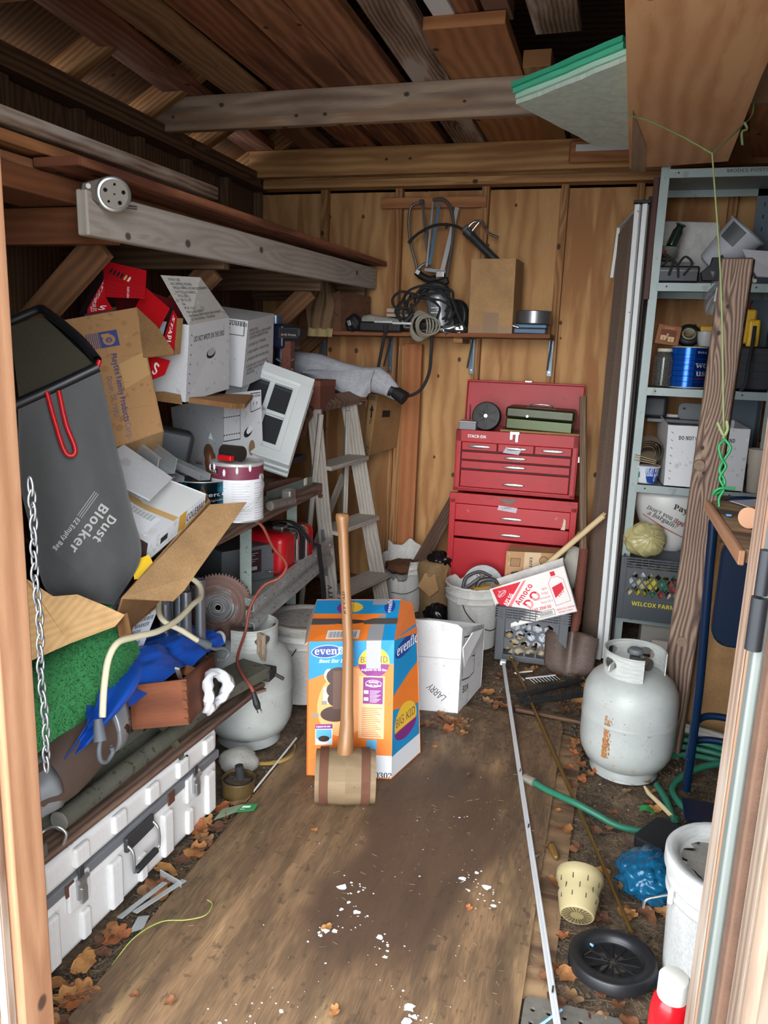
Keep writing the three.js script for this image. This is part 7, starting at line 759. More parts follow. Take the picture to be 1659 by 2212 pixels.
  const ch = T('charger', 'black battery charger with coiled leads at the front of the upper shelf', 'charger', [0.2, y1, -3.76]); P(ch, 'body', new RoundedBoxGeometry(0.18, 0.07, 0.1, 3, 0.01), paint('#191b1f', 0.45), [0.005, 0.036, 0]); P(ch, 'leads', merge([tube([[-0.06, 0.07, 0.03], [-0.03, 0.1, 0.04], [0.0, 0.07, 0.056], [0.01, 0.02, 0.056]], 0.005, 7), tube([[0.0, 0.07, 0.03], [0.03, 0.11, 0.03], [0.06, 0.08, 0.05], [0.03, 0.03, 0.057]], 0.005, 7), tube([[-0.08, 0.08, 0.0], [-0.06, 0.12, 0.02], [-0.02, 0.09, 0.04], [-0.03, 0.03, 0.056]], 0.006, 7)]), RUBBER); P(ch, 'seam', bx(0.17, 0.002, 0.102), STEEL, [0.005, 0.05, 0]);
  const jr = T('glass_bowl', 'glass dish with a dark green bottle lying across it on a pale block, upper shelf', 'dish', [0.17, y1, -3.86]); P(jr, 'bowl', lathe([[0, 0.09], [0.045, 0.09], [0.058, 0.14], [0.062, 0.142], [0.06, 0.145], [0.05, 0.1], [0, 0.095]], 32), M({ color: '#7b7c74', roughness: 0.2 }), [-0.02, 0.02, 0]); P(jr, 'pale_block', bx(0.2, 0.1, 0.06), paint('#8d8a80', 0.8), [0.01, 0.052, -0.02]); P(jr, 'red_cap', cyl(0.016, 0.016, 0.03), paint('#a31a20', 0.4), [-0.03, 0.13, 0.05]);
  const gb = T('green_bottle', 'small dark green glass bottle leaning in the glass dish on the upper shelf', 'bottle', [0.17, 1.9, -3.84], [0, 0, -20]); P(gb, 'bottle', lathe([[0, 0], [0.02, 0], [0.022, 0.01], [0.022, 0.07], [0.016, 0.085], [0.016, 0.1], [0, 0.1]], 24), M({ color: '#1d2b22', roughness: 0.15 }), [0, 0, 0]); P(gb, 'base_ring', new THREE.TorusGeometry(0.02, 0.003, 8, 24).rotateX(1.57), paint('#3c4b40', 0.2), [0, 0.1, 0]);
  const bk = T('black_stub', 'jagged black plastic piece behind the tip of the leaning post', 'plastic piece', [0.33, 1.735, -3.72]); P(bk, 'piece', ext([[-0.05, 0], [0.06, 0], [0.06, 0.06], [0.045, 0.085], [0.03, 0.075], [0.015, 0.1], [0.0, 0.09], [-0.02, 0.09], [-0.025, 0.06], [-0.06, 0.03]], 0.03, 0.003), BLACK, [0.03, 0.01, 0]);
  const pb = T('clear_bag', 'clear plastic packet with a barcode card hanging over the shelf edge behind the post', 'packet', [0.37, 1.6, -3.68]); W(pb, 'film', skin((u, v) => [0.335 + u * 0.07 + 0.01 * Math.sin(v * 7), 1.78 - v * 0.18, -3.685 + 0.016 * Math.sin(u * 9 + v * 12)], 14, 18, 0.002), M({ color: '#8f9398', roughness: 0.15, transparent: true, opacity: 0.45 })); W(pb, 'barcode_card', quadSheet([[0.36, 1.655, -3.662], [0.415, 1.655, -3.662], [0.41, 1.715, -3.662], [0.365, 1.712, -3.662]]), printMat(64, 80, (g, w, h) => { g.fillStyle = '#c4c4c2'; g.fillRect(0, 0, w, h); g.fillStyle = '#333'; for (let i = 0; i < 8; i++) g.fillRect(14 + i * 5, 8, 2 + (i % 2), 26); g.fillRect(10, 50, 44, 3); }));
  // second shelf
  const y2 = SY[2], gj = T('glass_jar', 'glass jar with a cream lid holding rusty nails on the shelf beside the blue can', 'jar', [0.192, y2, -3.76]); P(gj, 'glass', lathe([[0, 0.002], [0.04, 0.002], [0.043, 0.008], [0.043, 0.13], [0.03, 0.15], [0.029, 0.16], [0.027, 0.16], [0.027, 0.15], [0.04, 0.128], [0.04, 0.01], [0, 0.006]], 32), M({ color: '#5a5b58', roughness: 0.1, transparent: true, opacity: 0.6 })); P(gj, 'lid', lathe([[0, 0.172], [0.03, 0.172], [0.033, 0.168], [0.033, 0.158], [0.03, 0.157]], 32), paint('#c9c3b2', 0.45)); P(gj, 'nails', merge([...Array(26)].map((_, i) => at(cyl(0.0018, 0.0012, 0.06, 5), [0.026 * (hash(i, 1, 4) - 0.5) * 2, 0.035, 0.03 * (hash(i, 2, 4) - 0.5) * 2], [70 * (hash(i, 3, 4) - 0.5), 0, 90 * (hash(i, 4, 4) - 0.5)]))), RUST);
  const bc = T('blue_can', 'metallic blue ribbed coffee can on the shelf beside the nail jar', 'can', [0.296, y2, -3.78]), rc = 0.078; const blueT = printMat(512, 256, (g, w, h) => { g.fillStyle = '#0d55b8'; g.fillRect(0, 0, w, h); g.fillStyle = '#08358a'; for (let i = 0; i < 6; i++) g.fillRect(0, h * (0.18 + i * 0.13), w, 4); g.fillStyle = '#0a2d73'; g.fillRect(w * 0.07, 0, w * 0.13, h); text(g, 'Rich &', w * 0.09, h * 0.12, 18, { color: '#dfe6f2' }); text(g, 'well', w * 0.08, h * 0.42, 50, { color: '#e8edf5', font: 'serif' }); text(g, 'use', w * 0.09, h * 0.62, 50, { color: '#e8edf5', font: 'serif' }); g.fillStyle = '#b3272d'; g.fillRect(w * 0.08, h * 0.75, 60, 5); }, { roughness: 0.22, metalness: 0.5 });
  P(bc, 'body', cyl(rc, rc, 0.18, 44, true), blueT, [0, 0.09, 0], [0, -10, 0]); P(bc, 'rims', merge([at(new THREE.TorusGeometry(rc, 0.0025, 8, 44).rotateX(1.571), [0, 0.18, 0]), at(new THREE.TorusGeometry(rc, 0.0025, 8, 44).rotateX(1.571), [0, 0.004, 0])]), paint('#b9b29b', 0.4)); P(bc, 'ribs', merge([0.03, 0.055, 0.08, 0.105, 0.13].map((y) => at(new THREE.TorusGeometry(rc, 0.0014, 6, 44).rotateX(1.571), [0, y, 0]))), paint('#0d4fae', 0.25, 0.5)); P(bc, 'cover', cyl(rc, rc, 0.003, 44), paint('#2b3036', 0.5), [0, 0.182, 0]);
  const bw = T('small_box', 'small brown box with two cream pictures on its face, lying on the jar and can', 'box', [0.19, 1.468, -3.77], [0, 0, -7]); P(bw, 'body', bx(0.1, 0.085, 0.1, 0.002), M({ color: '#7a4a31', roughness: 0.7 }), [0, 0.044, 0]); P(bw, 'picture_face', quadSheet([[-0.049, 0.002, 0], [0.049, 0.002, 0], [0.049, 0.084, 0], [-0.049, 0.084, 0]], 0.001), printMat(128, 110, (g, w, h) => { g.fillStyle = '#875637'; g.fillRect(0, 0, w, h); g.fillStyle = '#693a28'; g.fillRect(20, 24, 88, 66); g.fillStyle = '#c9a981'; g.fillRect(24, 58, 32, 28); g.fillRect(66, 62, 34, 28); g.fillRect(58, 44, 5, 30); g.fillRect(53, 50, 15, 4); text(g, '2', 40, 74, 20, { color: '#7a5a40', align: 'center' }); text(g, '1', 82, 78, 20, { color: '#7a5a40', align: 'center' }); text(g, 'CLASSIC', 64, 14, 14, { color: '#b98a5e', align: 'center' }); }), [0, 0, 0.0512]);
  const tr = T('tape_roll', 'black tape roll with a pale core lying on the blue can', 'tape roll', [0.285, 1.468, -3.79]); P(tr, 'roll', lathe([[0.022, -0.016], [0.05, -0.016], [0.05, 0.016], [0.022, 0.016], [0.022, -0.016]], 32).rotateX(1.0), BLACK, [0, 0.046, 0]); P(tr, 'core', lathe([[0.02, -0.017], [0.032, -0.017], [0.032, 0.0175], [0.02, 0.0175], [0.02, -0.017]], 32).rotateX(1.0), paint('#8d8a72', 0.6), [0, 0.046, 0]);
  const tb = T('plastic_tub', 'small clear plastic tub on the blue can, close to the leaning post', 'tub', [0.352, 1.468, -3.76]); P(tb, 'tub', lathe([[0, 0], [0.028, 0], [0.034, 0.06], [0.037, 0.062], [0.034, 0.064], [0.026, 0.004], [0, 0.003]], 28), M({ color: '#a7a9aa', roughness: 0.25 })); P(tb, 'content', lump(0.028, 0.014, 0.028, 0.5, 5, 263, 10), STEEL, [0, 0.05, 0]);
  const ye = T('yellow_charger', 'yellow power tool with a red knob and black lead on the second shelf', 'power tool', [0.5, 1.48, -3.86]); P(ye, 'body', new RoundedBoxGeometry(0.12, 0.15, 0.1, 3, 0.012), paint('#c79a12', 0.45), [0, 0.08, 0]); P(ye, 'side', new RoundedBoxGeometry(0.1, 0.06, 0.09, 2, 0.01), paint('#b98d10', 0.45), [-0.12, 0.05, 0.02]); P(ye, 'knob', cyl(0.014, 0.014, 0.03), paint('#7a1626', 0.4), [0.02, 0.17, 0.02]); P(ye, 'socket', new RoundedBoxGeometry(0.05, 0.12, 0.03, 3, 0.012), paint('#d9ac1c', 0.4), [0.05, 0.05, 0.07]); P(ye, 'lead', tube([[0.05, 0.08, 0.09], [0.045, 0.0, 0.12], [0.035, -0.08, 0.16], [0.03, -0.17, 0.17], [0.015, -0.2, 0.17]], 0.008, 8), RUBBER);
  const bkc = T('black_case', 'black ribbed plastic case under the yellow power tool on the second shelf', 'case', [0.52, y2, -3.86]); P(bkc, 'case', new RoundedBoxGeometry(0.25, 0.19, 0.18, 2, 0.01), paint('#14171d', 0.4), [0, 0.097, 0]); for (let i = 0; i < 4; i++) P(bkc, 'rib', bx(0.25, 0.004, 0.004), paint('#2a2f38', 0.4), [0, 0.05 + i * 0.035, 0.091]);
  // third shelf
  const y3 = SY[1], A = [[0.245, 0.84, -3.685], [0.575, 0.84, -3.685], [0.575, 1.12, -3.685], [0.235, 1.118, -3.685], [0.225, 0.84, -4.05], [0.56, 0.84, -4.05], [0.56, 1.13, -4.05], [0.205, 1.145, -4.05]];
  archive(A, 'white archive box on the metal shelving, printed DO NOT WRITE, partly behind the post', printMat(512, 420, (g, w, h) => { white(g, w, h, 21); text(g, 'DO NOT WRITE ON THIS END', w * 0.14, h * 0.2, 36, { sx: 0.72, bold: true }); g.fillStyle = '#333'; for (let i = 0; i < 7; i++) { g.save(); g.translate(w * 0.06, h * (0.12 + i * 0.125)); g.rotate(0.6); g.fillRect(-8, -2, 16, 3.5); g.restore(); } }), null, 'T');
  const np = T('newspaper', 'folded yellowed newspaper roll on the margarine tub beside the shelving post', 'newspaper', [0.165, 0.94, -3.76]); W(np, 'roll', merge([0, 1, 2, 3].map((k) => skin((u, v) => { const a = -1.4 + u * 4.4, r = 0.028 + k * 0.009; return [0.165 + (r * 1.15 + 0.004 * Math.sin(u * 9 + k)) * Math.cos(a), 0.985 + r * Math.sin(a), -3.72 - v * 0.26]; }, 22, 3, 0.002))), M({ color: '#b5a58c', roughness: 0.9 })); W(np, 'loose_pages', merge([0, 1, 2].map((k) => sheet([[0.105, 0.95 + k * 0.012, -3.69], [0.2, 0.94 + k * 0.008, -3.68], [0.22, 0.96 + k * 0.01, -3.9], [0.11, 0.965 + k * 0.01, -3.92]], 0.003))), M({ color: '#a39278', roughness: 0.9 }));
  const mg = T('margarine_tub', 'white margarine tub with a blue label on the shelf below the newspaper', 'tub', [0.163, y3, -3.75]); P(mg, 'tub', lathe([[0, 0], [0.045, 0], [0.052, 0.008], [0.06, 0.075], [0.064, 0.078], [0.062, 0.084], [0, 0.086]], 36), printMat(512, 128, (g, w, h) => { g.fillStyle = '#d3d7de'; g.fillRect(0, 0, w, h); for (const x of [0.0, 0.5]) { g.fillStyle = '#2049a0'; g.beginPath(); g.ellipse(w * (x + 0.12), h * 0.5, 80, 34, 0, 0, 7); g.fill(); g.fillStyle = '#cbb14a'; g.beginPath(); g.arc(w * (x + 0.12), h * 0.25, 22, 0, 7); g.fill(); text(g, 'Margarine', w * (x + 0.12), h * 0.5, 32, { color: '#dfe6f6', align: 'center', font: 'serif' }); g.fillStyle = '#2a8a5a'; g.fillRect(w * (x + 0.28), h * 0.55, 60, 8); } }, { roughness: 0.35 }), [0, 0.002, 0], [0, 190, 0]); P(mg, 'rim', new THREE.TorusGeometry(0.062, 0.003, 8, 36).rotateX(1.571), WHITEP, [0, 0.08, 0]);
  const mc = T('machine', 'dark metal machine with a plate bracket at the back of the middle shelf', 'machine', [0.3, 1.12, -3.98]); P(mc, 'base', bx(0.34, 0.02, 0.2, 0.004), DARKSTEEL, [0.02, 0.0, -0.02]); P(mc, 'bracket', ext(rrect(-0.07, 0, 0.06, 0.075, 0.02), 0.006, 0.001, [circ(-0.045, 0.05, 0.006, 12)]), paint('#55595a', 0.5, 0.3), [0.06, 0.01, 0.03]); P(mc, 'motor', new RoundedBoxGeometry(0.12, 0.11, 0.1, 3, 0.02), paint('#34373c', 0.5, 0.3), [-0.12, 0.06, -0.02]);
  // fourth shelf
  const y4 = SY[0], gr = M({ color: '#454a50', roughness: 0.5 }), ct = T('milk_crate', 'dark grey milk crate lettered WILCOX FARMS on the lowest shelf', 'crate', [0.245, y4, -3.76]), wv = 0.275, hv = 0.3;
  const dia = []; for (let j = 0; j < 4; j++) for (let i = -3; i <= 3; i++) { const x = i * 0.034 + (j % 2) * 0.017, y = 0.135 + j * 0.026; if (Math.abs(x) < wv / 2 - 0.03 && y < 0.235) dia.push([[x - 0.0145, y], [x, y - 0.022], [x + 0.0145, y], [x, y + 0.022]]); }
  P(ct, 'lattice_side', ext([[-wv / 2, 0.1], [wv / 2, 0.1], [wv / 2, 0.25], [-wv / 2, 0.25]], 0.006, 0, dia), gr, [0, 0, 0.12]); P(ct, 'band', bx(wv, 0.105, 0.01, 0.003), gr, [0, 0.053, 0.122]); P(ct, 'rim', merge([0, 0.012, 0.024, 0.036].map((y) => at(bx(wv + 0.01, 0.006, 0.014, 0.001), [0, hv - 0.004 - y, 0.124])).concat([...Array(9)].map((_, i) => at(bx(0.004, 0.045, 0.012, 0.001), [-wv / 2 + 0.02 + i * 0.029, hv - 0.024, 0.122])))), gr); for (const x of [-1, 1]) { P(ct, 'corner_post', bx(0.03, hv, 0.02, 0.004), gr, [x * wv / 2, hv / 2, 0.118]); P(ct, 'side_wall', bx(0.008, hv, 0.25, 0.003), gr, [x * wv / 2, hv / 2, 0]); } P(ct, 'base', bx(wv, 0.02, 0.25, 0.003), gr, [0, 0.01, 0]); P(ct, 'back_wall', bx(wv, hv, 0.008, 0.003), gr, [0, hv / 2, -0.12]);
  decal(ct, 'lettering', [[0.155, 0.265, -3.6305], [0.385, 0.265, -3.6305], [0.385, 0.305, -3.6305], [0.155, 0.305, -3.6305]], 512, 96, (g, w, h) => text(g, 'WILCOX FARMS', 6, h / 2, 66, { color: '#cfc23a', sx: 0.95 }));
  const colr = ['#b9b08a', '#c2b63c', '#3d7a5d', '#9a3f35', '#d7d3c8', '#aab6bb']; for (let i = 0; i < 15; i++) { const t = T('produce_bag', ['pale crumpled bags packed inside the WILCOX FARMS crate', 'yellow wrappers packed inside the WILCOX FARMS crate', 'green scraps packed inside the WILCOX FARMS crate', 'rusty red scraps packed inside the WILCOX FARMS crate', 'white plastic scraps packed inside the WILCOX FARMS crate', 'bluish plastic scraps packed inside the WILCOX FARMS crate'][i % 6], 'wrapper', [0.15 + (i % 5) * 0.047, 0.31 + Math.floor(i / 5) * 0.06, -3.68 - 0.03 * hash(i, 2, 9)], [0, i * 50, 0], ['pale bags', 'yellow wrappers', 'green scraps', 'red scraps', 'white scraps', 'bluish scraps'][i % 6] + ' in the dark crate'); P(t, 'wrapper', lump(0.03, 0.032, 0.03, 0.7, 3.5, 270 + i, 9), M({ color: colr[i % 6], roughness: 0.5 })); }
  const yb = T('plastic_bag', 'knotted pale yellow plastic bag bulging above the WILCOX FARMS crate', 'plastic bag', [0.19, 0.5, -3.72]); P(yb, 'bag', lump(0.1, 0.085, 0.09, 0.3, 2.6, 281, 26), M({ color: '#b9b07c', roughness: 0.3 }), [0.0, 0.075, 0]); P(yb, 'pleats', merge([...Array(14)].map((_, i) => { const a = i / 14 * 6.283; return tube([[0.05, 0.13, 0.05], [0.05 + 0.03 * Math.cos(a), 0.13 + 0.03 * Math.sin(a) * 0.8, 0.065], [0.04 + 0.075 * Math.cos(a), 0.115 + 0.07 * Math.sin(a) * 0.8, 0.05]], 0.002, 4); })), M({ color: '#c6bd8b', roughness: 0.3 }), [-0.03, -0.03, 0.025]);
  const wb = T('carrier_bag', 'full white carrier bag printed with a bargain slogan on the shelf above the dark crate', 'carrier bag', [0.28, 0.52, -3.84]); W(wb, 'bag', loft([0.51, 0.56, 0.64, 0.72, 0.77, 0.8].map((y, i) => [[0.31 - 0.02 * i * 0.3, y, -3.86], [[0.06, 0.1, 0.14, 0.165, 0.17, 0.15][i], 0, 0], [0, 0, [0.05, 0.08, 0.1, 0.11, 0.11, 0.1][i]]]), 36, true, (u, v) => 1 + 0.06 * (fbm(u * 9, v * 7, 282) - 0.5)), M({ color: '#c6c6c2', roughness: 0.35 })); decal(wb, 'slogan', [[0.165, 0.64, -3.74], [0.37, 0.59, -3.745], [0.385, 0.76, -3.745], [0.175, 0.795, -3.745]], 512, 420, (g, w, h) => { text(g, 'Don\u2019t you just', w * 0.06, h * 0.42, 66, { font: 'serif', bold: false, italic: true, rot: 12, color: '#2a2c2e' }); text(g, 'love', w * 0.7, h * 0.6, 76, { font: 'serif', bold: false, italic: true, rot: 12, color: '#a3262f' }); text(g, 'a bargain?', w * 0.1, h * 0.58, 70, { font: 'serif', bold: false, italic: true, rot: 12, color: '#2a2c2e' }); text(g, 'Pays', w * 0.62, h * 0.22, 90, { font: 'serif', rot: 8, color: '#222' }); g.strokeStyle = '#a3263a'; g.lineWidth = 9; g.beginPath(); g.moveTo(0, h * 0.66); g.quadraticCurveTo(w * 0.4, h * 0.9, w, h * 0.99); g.stroke(); });
  const ub = T('floor_carton', 'pale boxed oddments under the lowest metal shelf', 'box', [0.3, 0, -3.85]); P(ub, 'carton', bx(0.2, 0.15, 0.2, 0.003), paint('#8d8980', 0.8), [0.02, 0.075, 0]); P(ub, 'board', bx(0.3, 0.1, 0.01, 0.002), paint('#b7ada0', 0.8), [0.12, 0.05, 0.16]);
}

// ---------- right-hand side by the door ----------
{
  const o = T('timber_post', 'weathered grey-brown timber with bold wavy grain leaning before the metal shelving', 'timber', [0.3, 0, -2.78]);
  const A = [0.297, 0.0, -2.76], B = [0.325, 1.72, -2.72];
  W(o, 'timber', beam(A, B, 0.092, 0.055, [1, 0, 0.25], 0.005), postWood); for (const [t, dx] of [[0.62, -0.02], [0.26, 0.004]]) { const p = v3(A).lerp(v3(B), t); W(o, 'knot', at(cyl(0.017, 0.019, 0.012, 18).rotateX(1.571), [p.x + dx - 0.012, p.y, p.z + 0.026]), wood({ w: 128, h: 128, light: '#97816d', dark: '#5b473a', s: 291, freq: 160 })); }
  const sh = T('hung_shelf', 'small splintery plywood shelf hung by the green wire beside the door post', 'shelf', [0.32, 1.04, -1.9]);
  W(sh, 'board', sheet([[0.262, 1.05, -1.58], [0.5, 1.05, -1.5], [0.5, 1.05, -2.2], [0.262, 1.05, -2.12]], 0.026), dirtyPly); W(sh, 'raw_edge', beam([0.258, 1.036, -1.56], [0.252, 1.036, -2.12], 0.03, 0.012, [0, 1, 0], 0.003), jambWood, 'raw orange edge');
  const wr = T('tie_wire', 'twisted green plastic tie wire joining the olive cord to the small shelf', 'wire', [0.27, 1.1, -2.04]), G = paint('#1f8a4c', 0.4); W(wr, 'wire', merge([tube([[0.267, 1.215, -2.06], [0.255, 1.2, -2.055], [0.262, 1.17, -2.05], [0.275, 1.15, -2.05], [0.264, 1.12, -2.045], [0.276, 1.095, -2.04], [0.268, 1.07, -2.04], [0.271, 1.045, -2.035]], 0.0035, 7, 70), tube([[0.267, 1.215, -2.06], [0.281, 1.195, -2.055], [0.27, 1.165, -2.055], [0.262, 1.14, -2.05], [0.277, 1.11, -2.045], [0.266, 1.085, -2.04], [0.252, 1.08, -2.035], [0.262, 1.095, -2.03], [0.3, 1.1, -2.03]], 0.0035, 7, 70)]), G); W(wr, 'knot', tube([[0.266, 1.26, -2.065], [0.27, 1.24, -2.063], [0.264, 1.225, -2.062], [0.245, 1.255, -2.06]], 0.004, 6), paint('#8f9a68', 0.8));
  const dw = T('round_stock', 'thick round wooden bar lying on the small hung shelf, its pale sawn end in view', 'dowel', [0.3, 1.06, -1.8]); W(dw, 'bar', bar([0.298, 1.075, -1.78], [0.42, 1.075, -1.98], 0.023, 24), orangeWood); W(dw, 'sawn_end', at(cyl(0.0231, 0.0231, 0.002, 24).rotateX(1.571), [0.2975, 1.075, -1.779], [0, -31, 0]), grainy('#c99674', 0.12, 0.05, { s: 292, w: 128 }), 'pale sawn end');
  const bp = T('blister_pack', 'clear blister pack with black parts on the small hung shelf', 'packet', [0.4, 1.052, -2.05]); W(bp, 'card', sheet([[0.3, 1.06, -2.08], [0.42, 1.055, -1.88], [0.48, 1.06, -1.95], [0.4, 1.065, -2.14]], 0.002), paint('#a9abb4', 0.25)); W(bp, 'blister', lump(0.045, 0.02, 0.04, 0.4, 3, 293, 12).translate(0.42, 1.075, -2.0), M({ color: '#7b7e84', roughness: 0.1, transparent: true, opacity: 0.6 })); W(bp, 'black_part', at(new RoundedBoxGeometry(0.06, 0.018, 0.03, 2, 0.006), [0.405, 1.085, -2.06], [0, 30, 12]), BLACK);
  const cl = T('blue_clip', 'tiny pale blue clip on the small hung shelf', 'clip', [0.275, 1.053, -1.9]); P(cl, 'clip', new RoundedBoxGeometry(0.012, 0.005, 0.012, 1, 0.002), paint('#5a8fc4', 0.5), [0, 0.0025, 0]);
  const cu = T('cup', 'beige ribbed plastic cup on the middle shelf edge behind the door post', 'cup', [0.63, 0.84, -3.72]); P(cu, 'cup', lathe([[0, 0], [0.035, 0], [0.043, 0.12], [0.047, 0.125], [0.05, 0.19], [0.048, 0.19], [0.043, 0.13], [0, 0.01]], 28), paint('#b7ad9d', 0.5)); P(cu, 'rim', new THREE.TorusGeometry(0.049, 0.003, 8, 28).rotateX(1.571), paint('#bdb4a5', 0.5), [0, 0.19, 0]);
  const h = T('hand_truck', 'dark blue tubular hand truck standing behind the door post', 'hand truck', [0.34, 0, -2.35]), bl = paint('#08203c', 0.32, 0.2);
  const tb = (p) => W(h, 'tube_frame', tube(p, 0.0135, 12, 60), bl); tb([[0.33, 0.06, -2.42], [0.325, 0.4, -2.38], [0.3, 0.9, -2.32], [0.3, 0.98, -2.31], [0.33, 1.02, -2.3], [0.5, 1.02, -2.3]]); tb([[0.56, 0.06, -2.42], [0.56, 0.5, -2.38], [0.54, 1.0, -2.3]]); W(h, 'cross_bar', tube([[0.322, 0.3, -2.39], [0.36, 0.32, -2.42], [0.46, 0.32, -2.42], [0.56, 0.3, -2.39]], 0.011, 10), bl); W(h, 'cross_bar', tube([[0.32, 0.17, -2.4], [0.34, 0.22, -2.44], [0.46, 0.23, -2.44], [0.56, 0.2, -2.4]], 0.011, 10), bl); W(h, 'toe_plate', bx(0.26, 0.006, 0.12).translate(0.45, 0.03, -2.36), bl); W(h, 'wheel', at(new THREE.TorusGeometry(0.07, 0.022, 12, 28), [0.57, 0.092, -2.47], [0, 90, 0]), RUBBER);
  const pn = T('blue_board', 'dark blue rounded board behind the hand truck', 'panel', [0.46, 0.5, -2.62]); P(pn, 'panel', ext(rrect(-0.085, 0, 0.12, 0.35, 0.05), 0.025, 0.006), paint('#081f3a', 0.4, 0.1), [0.0, 0.0, 0]); P(pn, 'support', bx(0.04, 0.5, 0.02, 0.002, 'y'), DARKSTEEL, [0.02, -0.25, -0.02]);
  const fl = T('carton', 'kraft carton lettered 10 FA on its side behind the blue panel', 'box', [0.52, 0.0, -2.95]); P(fl, 'carton', bx(0.34, 0.92, 0.2, 0.003), CARD2, [0, 0.46, 0]); decal(fl, 'lettering', [[0.37, 0.77, -2.848], [0.56, 0.77, -2.848], [0.56, 0.86, -2.848], [0.37, 0.86, -2.848]], 256, 120, (g, w, h) => { text(g, '10 FAN', 40, h * 0.45, 56, { color: '#2f2620' }); text(g, 'DOUBLE WALL', 30, h * 0.8, 22, { color: '#4a3b30' }); });
  const wd = T('white_plank', 'white-painted board leaning low behind the hand truck', 'board', [0.4, 0, -2.98]); W(wd, 'board', beam([0.33, 0.05, -3.0], [0.52, 0.42, -3.02], 0.11, 0.02, [0.8, -0.4, 0], 0.003), paint('#b8b4ac', 0.6)); W(wd, 'edge_strip', beam([0.38, 0.02, -2.98], [0.57, 0.38, -3.0], 0.03, 0.025, [0.8, -0.4, 0], 0.003), paint('#8e8f8e', 0.5));
  const gc = T('grey_block', 'stack of grey plastic blocks beside the hand truck', 'block', [0.4, 0.0, -2.12]); for (let i = 0; i < 3; i++) P(gc, 'block', bx(0.14, 0.09, 0.12, 0.004), paint('#55595f', 0.6), [0.08, 0.34 + i * 0.095, 0]); P(gc, 'stand', bx(0.12, 0.29, 0.1, 0.004), DARKSTEEL, [0.08, 0.148, 0]);
  const rg = T('blue_rag', 'pale blue rag with loose threads caught behind the door post', 'rag', [0.4, 0.62, -2.1]); P(rg, 'rag', lump(0.02, 0.05, 0.02, 0.5, 4, 294, 12), paint('#8fb2c4', 0.8), [0, 0.06, 0.02]); P(rg, 'threads', merge([tube([[0, 0.03, 0.03], [-0.01, -0.02, 0.03], [0.004, -0.05, 0.03]], 0.0012, 4), tube([[-0.02, 0.22, 0.03], [0.01, 0.21, 0.03], [0.05, 0.2, 0.03]], 0.002, 4)]), paint('#a8c6cf', 0.7));
  const sk = T('stick', 'round grey-brown stick lying level between the timber post and the door post', 'stick', [0.4, 0.08, -2.75]); W(sk, 'stick', bar([0.345, 0.1, -2.79], [0.62, 0.09, -2.74], 0.017, 14), ladderWood); W(sk, 'rest', beam([0.58, 0.0, -2.76], [0.58, 0.075, -2.76], 0.05, 0.05), darkFrame);
}
